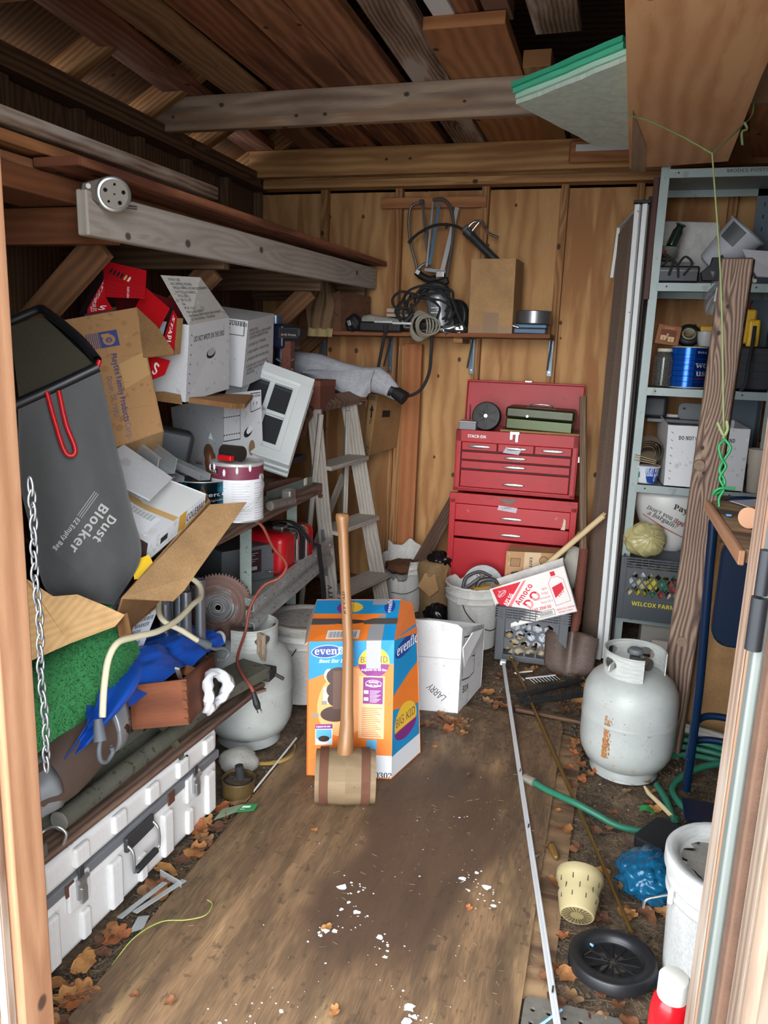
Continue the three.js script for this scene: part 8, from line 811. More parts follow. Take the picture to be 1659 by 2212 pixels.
function tank(label, pos, turn, rust, s) {
  const R = 0.157, o = T('propane_tank', label, 'propane tank', pos, [0, turn, 0], null), body = grainy('#abafab', 0.08, 0.6, { own: true, s, scale: 60, spots: 0.55, spot: rust, thr: 0.7, rough: 0.42, w: 1024 }); body.map.repeat.set(1, 1);
  const prof = [[0.001, 0.02], [0.06, 0.021], [0.1, 0.028], [0.134, 0.05], [0.152, 0.085], [R, 0.12], [R, 0.2], [R + 0.002, 0.205], [R + 0.002, 0.213], [R, 0.218], [R, 0.275], [0.152, 0.305], [0.137, 0.335], [0.11, 0.358], [0.075, 0.371], [0.03, 0.378], [0.001, 0.379]];
  P(o, 'vessel', lathe(prof, 72), body); P(o, 'foot_ring', lathe([[0.1, 0], [0.112, 0.0], [0.114, 0.004], [0.108, 0.008], [0.107, 0.04], [0.102, 0.04], [0.102, 0.008], [0.1, 0]], 48), body);
  const col = skin((u, v) => { const a = (-0.62 + u * 5.0), r = 0.1 - 0.002 * v, drop = Math.min(u, 1 - u) < 0.05 ? 0.012 : 0; return [r * Math.cos(a), 0.362 + v * (0.08 - drop), r * Math.sin(a)]; }, 90, 10, 0.004);
  // hand holes: leave out the cells of the collar inside two ovals
  const cut = (u, v) => [0.24, 0.5, 0.77].some((c) => Math.pow((u - c) / 0.062, 2) + Math.pow((v - 0.55) / 0.24, 2) < 1); const src = skin((u, v) => { const a = -0.62 + u * 5.0, r = 0.1; return [r * Math.cos(a), 0.36 + v * 0.078, r * Math.sin(a)]; }, 160, 24, 0.004), ix = [...src.index.array], uv = src.attributes.uv, keep = []; for (let i = 0; i < ix.length; i += 3) { const u = (uv.getX(ix[i]) + uv.getX(ix[i + 1]) + uv.getX(ix[i + 2])) / 3, v = (uv.getY(ix[i]) + uv.getY(ix[i + 1]) + uv.getY(ix[i + 2])) / 3; if (!cut(u, v)) keep.push(ix[i], ix[i + 1], ix[i + 2]); } src.setIndex(keep);
  P(o, 'collar', src, grainy('#bfc2bd', 0.05, 0.5, { rough: 0.45 })); P(o, 'collar_rim', tube([...Array(40)].map((_, i) => { const a = -0.62 + i / 39 * 5.0; return [0.1 * Math.cos(a), 0.438, 0.1 * Math.sin(a)]; }), 0.004, 8, 120), body);
  const br = M({ color: '#7b7a78', roughness: 0.4, metalness: 0.7 }), v = P(o, 'valve', merge([at(cyl(0.017, 0.02, 0.05), [0, 0.395, 0]), at(cyl(0.014, 0.014, 0.05).rotateZ(1.571), [0.02, 0.405, 0]), at(cyl(0.019, 0.019, 0.024, 20).rotateZ(1.571), [0.048, 0.405, 0]), at(cyl(0.008, 0.008, 0.03), [0, 0.42, 0])]), br, null, [0, 73, 0], 'brass-grey valve'); P(v, 'knob', lathe([[0, 0], [0.022, 0], [0.027, 0.004], [0.027, 0.016], [0.02, 0.021], [0, 0.021]], 7), paint('#6a6d70', 0.5), [0, 0.425, 0]); P(v, 'outlet_thread', merge([0, 1, 2].map((i) => at(new THREE.TorusGeometry(0.0195, 0.0016, 6, 24), [0.04 + i * 0.007, 0.405, 0], [0, 90, 0]))), RUST); return o;
}
{
  const a = tank('white-grey propane tank with rust streaks standing on the dirt beside the timber post', [0.143, 0, -2.6], 250, '#a38a6a', 301);
  P(a, 'handle_tab', ext(rrect(-0.03, -0.012, 0.03, 0.012, 0.011), 0.004, 0.001), paint('#b5b9b6', 0.5), [-0.09, 0.44, 0.0], [0, 0, 0]); 
  a.children.find((c) => c.name === 'handle_tab').position.set(0.118 * Math.cos(0.3), 0.405, 0.118 * Math.sin(0.3)); 
  const st = (x, y, w, h, c, an) => { const q = [[-w, -h], [w, -h], [w, h], [-w, h]].map(([dx, dy]) => { const t = an + (x + dx) / 0.159; return [0.143 + 0.1598 * Math.sin(t), y + dy, -2.6 + 0.1598 * Math.cos(t)]; }); return q; };
  decal(a, 'rust_streaks', [[-0.02, 0.1, -2.447], [0.03, 0.1, -2.47 + 0.0], [0.03, 0.25, -2.47], [-0.02, 0.25, -2.447]].map(([x, y], i) => { const t = (i === 0 || i === 3 ? -0.62 : -0.25); return [0.143 + 0.1605 * Math.sin(t), y, -2.6 + 0.1605 * Math.cos(t)]; }), 128, 256, (g, w, h) => { g.clearRect(0, 0, w, h); for (let i = 0; i < 260; i++) { const x = w * (0.25 + 0.35 * hash(i, 1, 31) * (0.4 + hash(i, 5, 31))), y = h * Math.pow(hash(i, 2, 31), 0.8); g.fillStyle = ['rgba(176,132,70,.35)', 'rgba(150,100,50,.3)', 'rgba(205,110,50,.3)'][i % 3]; g.beginPath(); g.ellipse(x, y, 2 + 5 * hash(i, 3, 31), 3 + 9 * hash(i, 4, 31), 0, 0, 7); g.fill(); } });
  decal(a, 'chipped_paint', [0, 1, 2, 3].map((i) => { const t = (i === 0 || i === 3 ? -0.15 : 0.45); return [0.143 + 0.161 * Math.sin(t), i < 2 ? 0.12 : 0.255, -2.6 + 0.161 * Math.cos(t)]; }), 256, 256, (g, w, h) => { g.clearRect(0, 0, w, h); for (let i = 0; i < 420; i++) { const x = w * hash(i, 1, 33), y = h * (i < 160 ? 0.36 + 0.05 * hash(i, 2, 33) : hash(i, 2, 33)); g.fillStyle = ['rgba(90,84,78,.7)', 'rgba(130,104,80,.6)', 'rgba(225,225,222,.8)'][i % 3]; g.fillRect(x, y, 1.5 + 6 * Math.pow(hash(i, 3, 33), 3), 1 + 3 * hash(i, 4, 33)); } });
  const b = tank('dirty white propane tank with a paper warning label beside the white transit case', [-1.172, 0, -2.35], 150, '#8d7f6c', 311);
  decal(b, 'warning_label', [0, 1, 2, 3].map((i) => { const t = (i === 0 || i === 3 ? -0.3 : 0.32); return [-1.172 + 0.1605 * Math.sin(t), i < 2 ? 0.19 : 0.262, -2.35 + 0.1605 * Math.cos(t)]; }), 256, 128, (g, w, h) => { g.fillStyle = '#c9c6b6'; g.fillRect(0, 0, w, h); for (let i = 0; i < 24; i++) { g.fillStyle = '#6e6d68'; g.fillRect(8 + (i % 3) * 84, 8 + Math.floor(i / 3) * 14, 60 + 18 * hash(i, 1, 35), 4); } grime(g, w, h, 40, ['rgba(110,100,80,.4)'], 36, 9); });
  P(b, 'rusty_bracket', ext([[-0.02, 0], [0.02, 0], [0.02, 0.09], [-0.02, 0.09]], 0.008, 0.003, [[[-0.008, 0.015], [0.008, 0.015], [0.008, 0.07], [-0.008, 0.07]]]), grainy('#9c8872', 0.3, 0.1, { s: 313, scale: 24, spots: 0.6, spot: '#7a4a26', w: 128 }), [-0.0, 0.35, 0], [0, 0, 0]); const rb = b.children.at(-1); rb.position.set(-0.11, 0.345, -0.03); P(b, 'white_clip', new THREE.TorusGeometry(0.02, 0.006, 8, 24, 5), WHITEP, [0.02, 0.4, -0.105], [0, 10, 0]);
  const lf = T('dry_leaf', 'crinkled brown leaf caught against the collar of the labelled propane tank', 'leaf', [-1.262, 0.345, -2.29]); P(lf, 'leaf', lump(0.045, 0.02, 0.035, 0.8, 4, 314, 12), M({ color: '#4d392a', roughness: 0.85 }), [0, 0.01, 0]);
  const k = T('bucket', 'closed white bucket with a dusty grey lid behind the labelled propane tank', 'bucket', [-1.13, 0, -2.76]); P(k, 'pail', bucketGeo(0.125, 0.142, 0.32), pailM(321)); P(k, 'lid', lathe([[0, 0.323], [0.118, 0.323], [0.124, 0.318], [0.13, 0.332], [0.152, 0.332], [0.156, 0.326], [0.156, 0.298], [0.15, 0.296]], 56), grainy('#a9a59d', 0.14, 0.3, { s: 322, scale: 12, spots: 0.5, spot: '#6c6358', w: 256 }), null, null, 'dusty grey lid'); P(k, 'bail_handle', tube([[0.03, 0.25, 0.15], [0.0, 0.2, 0.152], [-0.02, 0.17, 0.15]], 0.002, 6), BLACK);
}

// ---------- floor: plywood, mallet, cartons ----------
{
  const o = T('plywood_sheet', 'large stained plywood sheet with white paint spatter lying on the dirt floor', 'plywood', [-0.53, 0, -1.98]);
  const L = [[-0.96, -1.158], [-0.998, -2.38], [-0.985, -3.02]], pts = [[-0.975, -1.12], [-0.075, -1.1], [-0.077, -2.8], [-0.09, -2.86], [-0.985, -2.86]];
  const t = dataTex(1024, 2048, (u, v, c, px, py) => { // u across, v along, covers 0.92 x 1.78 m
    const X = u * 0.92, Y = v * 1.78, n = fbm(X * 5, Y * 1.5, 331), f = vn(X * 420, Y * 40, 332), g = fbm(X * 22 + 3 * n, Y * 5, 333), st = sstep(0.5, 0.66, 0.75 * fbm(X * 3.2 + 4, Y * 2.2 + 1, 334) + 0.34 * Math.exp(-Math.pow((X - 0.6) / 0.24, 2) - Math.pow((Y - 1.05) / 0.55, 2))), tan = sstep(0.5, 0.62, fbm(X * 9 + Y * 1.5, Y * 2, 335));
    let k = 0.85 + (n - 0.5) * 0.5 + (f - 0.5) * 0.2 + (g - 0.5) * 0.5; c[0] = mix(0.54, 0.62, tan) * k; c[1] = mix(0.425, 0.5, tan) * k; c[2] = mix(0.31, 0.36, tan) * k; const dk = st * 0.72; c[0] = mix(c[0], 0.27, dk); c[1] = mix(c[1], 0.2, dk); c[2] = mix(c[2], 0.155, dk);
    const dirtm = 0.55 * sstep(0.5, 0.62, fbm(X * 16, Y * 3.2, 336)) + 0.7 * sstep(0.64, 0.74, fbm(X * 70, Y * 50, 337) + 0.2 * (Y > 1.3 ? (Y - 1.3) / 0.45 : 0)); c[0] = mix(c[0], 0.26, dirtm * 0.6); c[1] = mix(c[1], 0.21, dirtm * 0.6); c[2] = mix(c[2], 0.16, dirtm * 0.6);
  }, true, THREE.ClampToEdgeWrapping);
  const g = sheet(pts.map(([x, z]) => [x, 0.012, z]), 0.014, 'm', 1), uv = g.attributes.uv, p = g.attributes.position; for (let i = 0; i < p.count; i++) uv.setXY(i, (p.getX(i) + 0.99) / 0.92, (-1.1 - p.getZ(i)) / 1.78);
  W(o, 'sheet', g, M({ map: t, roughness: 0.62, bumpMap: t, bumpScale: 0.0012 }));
  const flakes = []; const blob = (x, z, r, s) => { const n = 9, q = [...Array(n)].map((_, i) => { const a = -i / n * 6.283, k = r * (0.55 + 0.8 * hash(i, s, 341)); return [x + k * Math.cos(a), 0.0128, z + k * 0.8 * Math.sin(a)]; }); flakes.push(sheet(q, 0.0006, 'm', 1)); };
  const cl = [[-0.262, -1.31, 0.022, 10, 0.05], [-0.29, -1.36, 0.012, 8, 0.04], [-0.53, -1.72, 0.013, 14, 0.06], [-0.5, -1.6, 0.009, 12, 0.06], [-0.56, -1.52, 0.012, 10, 0.05], [-0.22, -1.78, 0.012, 16, 0.06], [-0.25, -1.84, 0.01, 12, 0.05], [-0.4, -1.53, 0.009, 10, 0.1], [-0.35, -1.4, 0.006, 22, 0.2], [-0.6, -1.3, 0.005, 14, 0.13], [-0.62, -1.2, 0.008, 12, 0.1], [-0.3, -1.2, 0.008, 12, 0.12], [-0.35, -2.1, 0.003, 26, 0.3], [-0.45, -1.8, 0.003, 40, 0.4]]; let s = 0; for (const [x, z, r, n, sp] of cl) for (let i = 0; i < n; i++) { const a = hash(i, s, 343) * 6.283, d = sp * Math.pow(hash(i, s, 344), 0.9); blob(x + d * Math.cos(a), z + d * Math.sin(a), r * (i ? 0.16 + 0.5 * Math.pow(hash(i, s, 345), 5) : 1), ++s); }
  const fm = W(o, 'paint_spatter', merge(flakes), paint('#dfe0e4', 0.7)); fm.userData.kind = 'stuff';
  const e = T('plywood_strip', 'older dark plywood sheet half buried in dirt along the far side of the big sheet', 'plywood', [-0.2, 0, -2.6]); W(e, 'sheet', sheet([[-0.3, 0.001, -1.5], [-0.015, 0.001, -1.5], [0.0, 0.001, -2.75], [-0.3, 0.001, -2.85]], 0.008), dirtyPly);
}
{ // mallet
  const o = T('wooden_mallet', 'big wooden mallet with iron-banded head standing upright against the car seat carton', 'mallet', [-0.7, 0.012, -2.12]);
  const hm = wood({ w: 512, h: 256, light: '#7d6a50', dark: '#594733', s: 351, freq: 20, knots: 2, contrast: 0.3, blotch: 0.5, bump: 0.0015 }), a = V(-0.785, 0.1, -2.03), b = V(-0.61, 0.1, -2.09), d = b.clone().sub(a).normalize();
  const hd = (r0, r1, A, B) => { const g = new THREE.CylinderGeometry(r1, r0, A.distanceTo(B), 14, 1); g.applyQuaternion(new THREE.Quaternion().setFromUnitVectors(V(0, 1, 0), d)); g.translate(...A.clone().add(B).multiplyScalar(0.5).toArray()); return boxUV(g, 'x', rr(0, 3), rr(0, 3)); };
  W(o, 'head', merge([hd(0.08, 0.086, a, a.clone().lerp(b, 0.5)), hd(0.086, 0.08, a.clone().lerp(b, 0.5), b)]), hm, 'barrel-shaped head');
  for (const t of [0.14, 0.83]) { const A = a.clone().lerp(b, t - 0.07), B = a.clone().lerp(b, t + 0.07), bd = W(o, 'iron_band', hd(0.087, 0.087, A, B), RUST, 'rusty iron band'); W(bd, 'rivet', new THREE.SphereGeometry(0.005, 8, 6).translate(A.x + 0.005, 0.11, A.z + 0.08), DARKSTEEL); }
  const hw = wood({ w: 512, h: 256, light: '#946b45', dark: '#65452b', s: 352, freq: 40, knots: 1, contrast: 0.4, rough: 0.45 }), path = [[-0.7, 0.17, -2.058, 0.027], [-0.703, 0.22, -2.072, 0.024], [-0.706, 0.27, -2.086, 0.021], [-0.71, 0.3, -2.095, 0.0195], [-0.735, 0.5, -2.16, 0.0165], [-0.765, 0.75, -2.19, 0.016], [-0.775, 0.84, -2.2, 0.0165], [-0.779, 0.87, -2.203, 0.019], [-0.78, 0.885, -2.204, 0.0215], [-0.781, 0.897, -2.205, 0.0195], [-0.781, 0.9, -2.205, 0.006]];
  W(o, 'handle', alongUV(loft(path.map(([x, y, z, r]) => [[x, y, z], [r, 0, 0], [0, 0, r]]), 22, true), 0.12, 0.8), hw, 'long worn handle');
  decal(o, 'carving', lerpQ([[-0.752, 0.58, -2.1545], [-0.736, 0.58, -2.1545], [-0.766, 0.8, -2.1775], [-0.782, 0.8, -2.1775]], 0, 0, 1, 1, 0.002), 64, 512, (g, w, h) => text(g, 'KT CAD', w * 0.5, h * 0.95, 46, { rot: -90, bold: false, color: 'rgba(60,38,22,.75)', font: 'serif' }));
}
{ // car seat carton
  const C = [[-0.866, 0.014, -2.155], [-0.594, 0.014, -2.228], [-0.614, 0.484, -2.268], [-0.88, 0.472, -2.179], [-0.82, 0.014, -2.385], [-0.545, 0.014, -2.43], [-0.58, 0.49, -2.43], [-0.86, 0.48, -2.38]], o = T('car_seat_carton', 'blue and orange car seat carton bound with grey tape, behind the wooden mallet', 'box', center(C));
  const Q = { tl: [-0.955, 0.522, -2.45], tr: [-0.66, 0.545, -2.5] }, cardO = M({ color: '#c46a35', roughness: 0.5 }), BL = '#1787c0', OR = '#e67a2d', PU = '#7b2a78', YE = '#e5b73a';
  carton(o, C, cardO, 'T', { F: printMat(640, 1060, (g, w, h) => {
    g.fillStyle = OR; g.fillRect(0, 0, w, h); const gr = g.createLinearGradient(0, h * 0.2, 0, h * 0.75); gr.addColorStop(0, '#eea76c'); gr.addColorStop(1, OR); g.fillStyle = OR; g.beginPath(); g.moveTo(0, 0); g.lineTo(w, 0); g.lineTo(w, h * 0.17); g.quadraticCurveTo(w * 0.45, h * 0.16, 0, h * 0.29); g.closePath(); g.fillStyle = BL; g.fill(); g.fillStyle = '#eca268'; g.beginPath(); g.ellipse(w * 0.45, h * 0.45, w * 0.32, h * 0.26, 0.3, 0, 7); g.fill();
    g.fillStyle = '#20408c'; g.strokeStyle = '#cfe4f2'; g.lineWidth = 5; g.beginPath(); g.ellipse(w * 0.22, h * 0.075, w * 0.17, h * 0.045, -0.05, 0, 7); g.fill(); g.stroke(); text(g, 'evenflo', w * 0.08, h * 0.072, 74, { color: '#eef4fa', font: 'serif', sx: 0.95 }); text(g, 'Best for Baby', w * 0.13, h * 0.145, 38, { color: '#dcecf6', italic: true, font: 'serif' });
    // seat picture
    g.fillStyle = '#d8d3c7'; g.beginPath(); g.ellipse(w * 0.25, h * 0.25, 34, 50, 0, 0, 7); g.fill(); g.fillRect(w * 0.19, h * 0.34, 60, 130); g.fillStyle = '#45302b'; for (const [x, y, a, b] of [[0.36, 0.26, 88, 72], [0.34, 0.36, 74, 66], [0.36, 0.43, 78, 60], [0.33, 0.54, 110, 62]]) { g.beginPath(); g.ellipse(w * x, h * y, a, b, 0, 0, 7); g.fill(); } g.fillStyle = '#5c433a'; g.fillRect(w * 0.3, h * 0.22, 60, 300); g.fillStyle = '#8b8379'; g.fillRect(w * 0.06, h * 0.53, 50, 34); g.fillRect(w * 0.17, h * 0.44, 40, 30);
    g.fillStyle = YE; g.beginPath(); g.arc(w * 0.77, h * 0.16, w * 0.18, 0, 7); g.fill(); g.fillStyle = PU; g.beginPath(); g.arc(w * 0.77, h * 0.16, w * 0.18, 0.12, 3.02); g.fill(); text(g, 'BIG KID', w * 0.77, h * 0.14, 62, { color: '#3c2a4c', bold: false, align: 'center', sx: 0.95 }); text(g, 'Adjusts to 60 lbs', w * 0.77, h * 0.215, 24, { color: '#f0d9ee', align: 'center' });
    g.fillStyle = '#f0b98a'; g.fillRect(w * 0.6, h * 0.26, w * 0.3, h * 0.45); g.fillStyle = PU; g.fillRect(w * 0.65, h * 0.27, w * 0.23, h * 0.19); g.strokeStyle = '#f3e3f2'; g.lineWidth = 4; g.beginPath(); g.ellipse(w * 0.77, h * 0.315, 58, 26, 0, 0, 7); g.stroke(); text(g, 'Safety', w * 0.77, h * 0.305, 24, { color: '#fff', align: 'center' }); text(g, 'Made Easier', w * 0.77, h * 0.328, 20, { color: '#fff', align: 'center' }); g.fillStyle = '#e6cfe4'; for (let i = 0; i < 9; i++) g.fillRect(w * 0.73, h * (0.365 + i * 0.01), 80 - (i % 3) * 14, 4); g.fillRect(w * 0.66, h * 0.365, 34, 26); g.fillRect(w * 0.66, h * 0.415, 34, 26); g.fillStyle = '#b9552a'; for (let i = 0; i < 16; i++) g.fillRect(w * 0.64, h * (0.49 + i * 0.0135), 150 - (i * 37 % 50), 4);
    g.fillStyle = '#d9ebf5'; g.fillRect(w * 0.1, h * 0.63, w * 0.2, h * 0.14); g.fillStyle = PU; g.fillRect(w * 0.1, h * 0.615, w * 0.2, h * 0.035); text(g, '3 years to use', w * 0.11, h * 0.632, 20, { color: '#fff', sx: 0.8 }); g.fillStyle = '#5aa6d0'; g.fillRect(w * 0.11, h * 0.655, w * 0.18, h * 0.07); g.fillStyle = '#3a2924'; g.beginPath(); g.ellipse(w * 0.2, h * 0.725, 42, 24, 0, 0, 7); g.fill(); g.fillStyle = '#5aa6d0'; g.fillRect(w * 0.7, h * 0.72, w * 0.12, h * 0.09); g.fillStyle = '#d9dde2'; g.fillRect(w * 0.55, h * 0.83, w * 0.45, h * 0.17); text(g, '0302', w * 0.8, h * 0.975, 60, { font: 'serif', color: '#222' }); g.fillStyle = '#c3632a'; for (let i = 0; i < 7; i++) g.fillRect(w * 0.04, h * (0.88 + i * 0.016), 80, 4);
  }, { roughness: 0.4 }), R: printMat(256, 640, (g, w, h) => { g.fillStyle = BL; g.fillRect(0, 0, w, h); poly(g, [[0, h * 0.4], [w, h * 0.28], [w, h * 0.6], [0, h * 0.5]], OR); g.fillStyle = YE; g.beginPath(); g.ellipse(w * 0.5, h * 0.65, w * 0.4, h * 0.13, 0, 0, 7); g.fill(); g.fillStyle = PU; g.beginPath(); g.ellipse(w * 0.5, h * 0.68, w * 0.4, h * 0.1, 0, 0.1, 3.0); g.fill(); text(g, 'BIG KID', w * 0.5, h * 0.63, 52, { align: 'center', color: '#3c2a4c', bold: false }); g.fillStyle = '#20408c'; g.beginPath(); g.ellipse(w * 0.5, h * 0.1, w * 0.45, h * 0.06, -0.1, 0, 7); g.fill(); text(g, 'evenflo', w * 0.12, h * 0.1, 62, { font: 'serif', color: '#eef4fa' }); g.fillStyle = '#d9dde2'; g.fillRect(0, h * 0.84, w, h * 0.16); }, { roughness: 0.4 }) });
  W(o, 'lid_flap', quadSheet([C[3], C[2], Q.tr, Q.tl]), printMat(512, 360, (g, w, h) => { g.fillStyle = OR; g.fillRect(0, 0, w, h); g.fillStyle = BL; g.fillRect(0, 0, w, h * 0.36); g.fillRect(w * 0.84, 0, w * 0.16, h); g.fillStyle = YE; g.beginPath(); g.ellipse(w * 0.42, h * 0.2, 74, 46, 0, 0, 7); g.fill(); g.fillStyle = PU; g.beginPath(); g.ellipse(w * 0.33, h * 0.22, 34, 44, 0, 0, 7); g.fill(); text(g, 'BIGKID', w * 0.43, h * 0.36, 42, { rot: -90, bold: false, color: '#5b4a20' }); g.fillStyle = '#20408c'; g.beginPath(); g.ellipse(w * 0.88, h * 0.18, 34, 60, 0, 0, 7); g.fill(); text(g, 'evenflo', w * 0.88, h * 0.34, 34, { rot: -90, color: '#eee', font: 'serif' }); g.fillStyle = '#3d3330'; g.beginPath(); g.ellipse(w * 0.4, h * 0.55, 110, 20, 0, 0, 7); g.fill(); g.fillStyle = '#d4d4d2'; g.fillRect(w * 0.2, h * 0.75, w * 0.38, h * 0.2); g.fillStyle = '#444'; for (let i = 0; i < 24; i++) g.fillRect(w * 0.22 + i * 7, h * 0.78, 2 + (i % 3), h * 0.14); g.fillStyle = PU; g.fillRect(w * 0.75, h * 0.72, 50, 70); }, { roughness: 0.4 }));
  W(o, 'side_flap', sheet([C[2], [-0.57, 0.47, -2.4], [-0.62, 0.53, -2.52], Q.tr], 0.004), cardO); W(o, 'side_flap', sheet([Q.tl, [-0.97, 0.45, -2.4], [-0.89, 0.46, -2.18], C[3]], 0.004), paint('#b9a59a', 0.5)); W(o, 'back_flap', sheet([Q.tr, [-0.6, 0.3, -2.45], [-0.9, 0.3, -2.42], Q.tl], 0.004), cardO);
  const tapeM = M({ color: '#9b9da0', roughness: 0.45, metalness: 0.25 }), tf = (q) => W(o, 'tape', q, tapeM, 'grey duct tape'); tf(quadSheet(lerpQ(face(C, 'F'), 0.68, 0.8, 0.85, 1.0, 0.0015), 0.001)); tf(quadSheet(lerpQ([C[3], C[2], Q.tr, Q.tl], 0.68, 0.0, 0.86, 1, 0.0018), 0.001)); W(o, 'tape', quadSheet(lerpQ([C[3], C[2], Q.tr, Q.tl], 0.0, 0.36, 1, 0.5, 0.003), 0.001), M({ color: '#4b4846', roughness: 0.4 }), 'dark tape across the top');
}
{ // LARRY box
  const C = [[-0.686, 0.005, -2.745], [-0.482, 0.005, -2.78], [-0.473, 0.385, -2.72], [-0.682, 0.41, -2.68], [-0.7, 0.005, -3.06], [-0.44, 0.005, -3.08], [-0.435, 0.3, -3.04], [-0.68, 0.3, -3.02]], o = T('archive_box', 'white archive box hand-lettered LARRY upside down, on the dirt beside the car seat carton', 'box', center(C));
  carton(o, C, WHITEBOX, 'TF', { R: printMat(256, 256, (g, w, h) => { white(g, w, h, 41); g.strokeStyle = '#333'; g.lineWidth = 4; g.strokeRect(w * 0.1, h * 0.1, w * 0.5, h * 0.5); g.beginPath(); g.moveTo(w * 0.1, h * 0.35); g.lineTo(w * 0.6, h * 0.35); g.stroke(); text(g, 'BOX', w * 0.15, h * 0.72, 30, {}); }) });
  W(o, 'front_panel', quadSheet([C[0], C[1], [-0.4785, 0.25, -2.745], [-0.684, 0.25, -2.71]]), printMat(512, 600, (g, w, h) => { white(g, w, h, 42); text(g, 'LARRY', w * 0.74, h * 0.74, 105, { rot: 222, bold: false, color: '#3a3a40', sx: 0.72 }); for (let i = 0; i < 20; i++) { g.fillStyle = '#3a352f'; g.beginPath(); g.arc(hash(i, 1, 43) * w * 0.8, h, 4 + 12 * hash(i, 2, 43), 0, 7); g.fill(); } }));
  W(o, 'front_flap', sheet([[-0.684, 0.252, -2.71], [-0.4785, 0.252, -2.745], C[2], [-0.49, 0.4, -2.715], [-0.56, 0.412, -2.695], C[3]], 0.004), WHITEBOX); W(o, 'side_flap', sheet([[-0.47, 0.2, -2.8], [-0.43, 0.25, -3.0], [-0.42, 0.33, -2.9], [-0.445, 0.345, -2.8], [-0.468, 0.3, -2.74]], 0.004), WHITEBOX);
}
{ // rods
  const o = T('curtain_rod', 'long white metal curtain rod lying across the floor toward the door', 'rod', [-0.2, 0.02, -2.3]); W(o, 'rod', merge([beam([-0.382, 0.03, -3.31], [0.06, 0.028, -1.13], 0.009, 0.012, [1, 0, 0.2], 0.002), beam([-0.375, 0.029, -3.31], [0.067, 0.027, -1.13], 0.006, 0.016, [1, 0, 0.2], 0.002)]), paint('#cfd2d4', 0.35, 0.2)); W(o, 'end_cap', at(new RoundedBoxGeometry(0.026, 0.02, 0.03, 2, 0.004), [-0.38, 0.032, -3.31]), WHITEP); for (const t of [0.42, 0.56, 0.83]) W(o, 'slot', at(new RoundedBoxGeometry(0.004, 0.003, 0.02, 1, 0.001), [mix(-0.376, 0.062, t), 0.037, mix(-3.31, -1.13, t)]), DARKSTEEL);
  const b = T('brass_rod', 'thin tarnished brass rod on the dirt beside the white curtain rod', 'rod', [-0.1, 0.02, -2.6]); W(b, 'rod', merge([bar([-0.35, 0.03, -3.37], [0.0, 0.024, -2.275], 0.0068, 10), bar([0.0, 0.024, -2.275], [0.157, 0.03, -1.75], 0.005, 10)]), M({ color: '#8d6f35', roughness: 0.35, metalness: 0.75 })); W(b, 'end_ring', at(new THREE.TorusGeometry(0.0085, 0.0025, 8, 16), [-0.35, 0.03, -3.37]), M({ color: '#9b7a3c', roughness: 0.3, metalness: 0.8 })); W(b, 'joint', bar([-0.24, 0.028, -3.02], [-0.232, 0.028, -3.0], 0.009, 10), DARKSTEEL);
  const g = M({ color: '#256a52', roughness: 0.5 }), h = T('garden_hose', 'green garden hose coiled behind the propane tank, its end reaching over the brass rod', 'hose', [0.3, 0.02, -2.5]);
  W(h, 'hose', merge([tube([[-0.145, 0.033, -2.345], [-0.1, 0.035, -2.31], [-0.006, 0.045, -2.247], [0.06, 0.035, -2.222], [0.12, 0.02, -2.21], [0.2, 0.014, -2.215], [0.27, 0.014, -2.24], [0.3, 0.014, -2.32]], 0.0105, 10, 80), tube([[0.25, 0.014, -2.5], [0.27, 0.02, -2.42], [0.29, 0.014, -2.32], [0.3, 0.014, -2.28]], 0.0115, 10, 40), tube([[0.52, 0.06, -2.66], [0.44, 0.05, -2.645], [0.36, 0.03, -2.6], [0.3, 0.016, -2.5], [0.31, 0.016, -2.42], [0.36, 0.016, -2.35], [0.42, 0.016, -2.33]], 0.0115, 10, 60), ...[0, 1, 2, 3, 4].map((k) => tube([[0.3, 0.016 + k * 0.012, -2.72 - k * 0.035], [0.36, 0.02 + k * 0.014, -2.74 - k * 0.03], [0.44, 0.02 + k * 0.016, -2.74 - k * 0.02], [0.56, 0.03 + k * 0.016, -2.7 - k * 0.01], [0.66, 0.03 + k * 0.014, -2.78], [0.6, 0.02 + k * 0.012, -2.96], [0.42, 0.02 + k * 0.012, -2.98], [0.32, 0.016 + k * 0.012, -2.86]], 0.011, 9, 90))]), g); W(h, 'coupling', merge([bar([-0.175, 0.033, -2.36], [-0.14, 0.033, -2.342], 0.0145, 14), at(new THREE.TorusGeometry(0.0145, 0.0025, 8, 20), [-0.168, 0.033, -2.356], [0, 65, 0])]), grainy('#8f8a7c', 0.3, 0.05, { s: 361, metal: 0.5, w: 128 }), 'tarnished coupling');
}
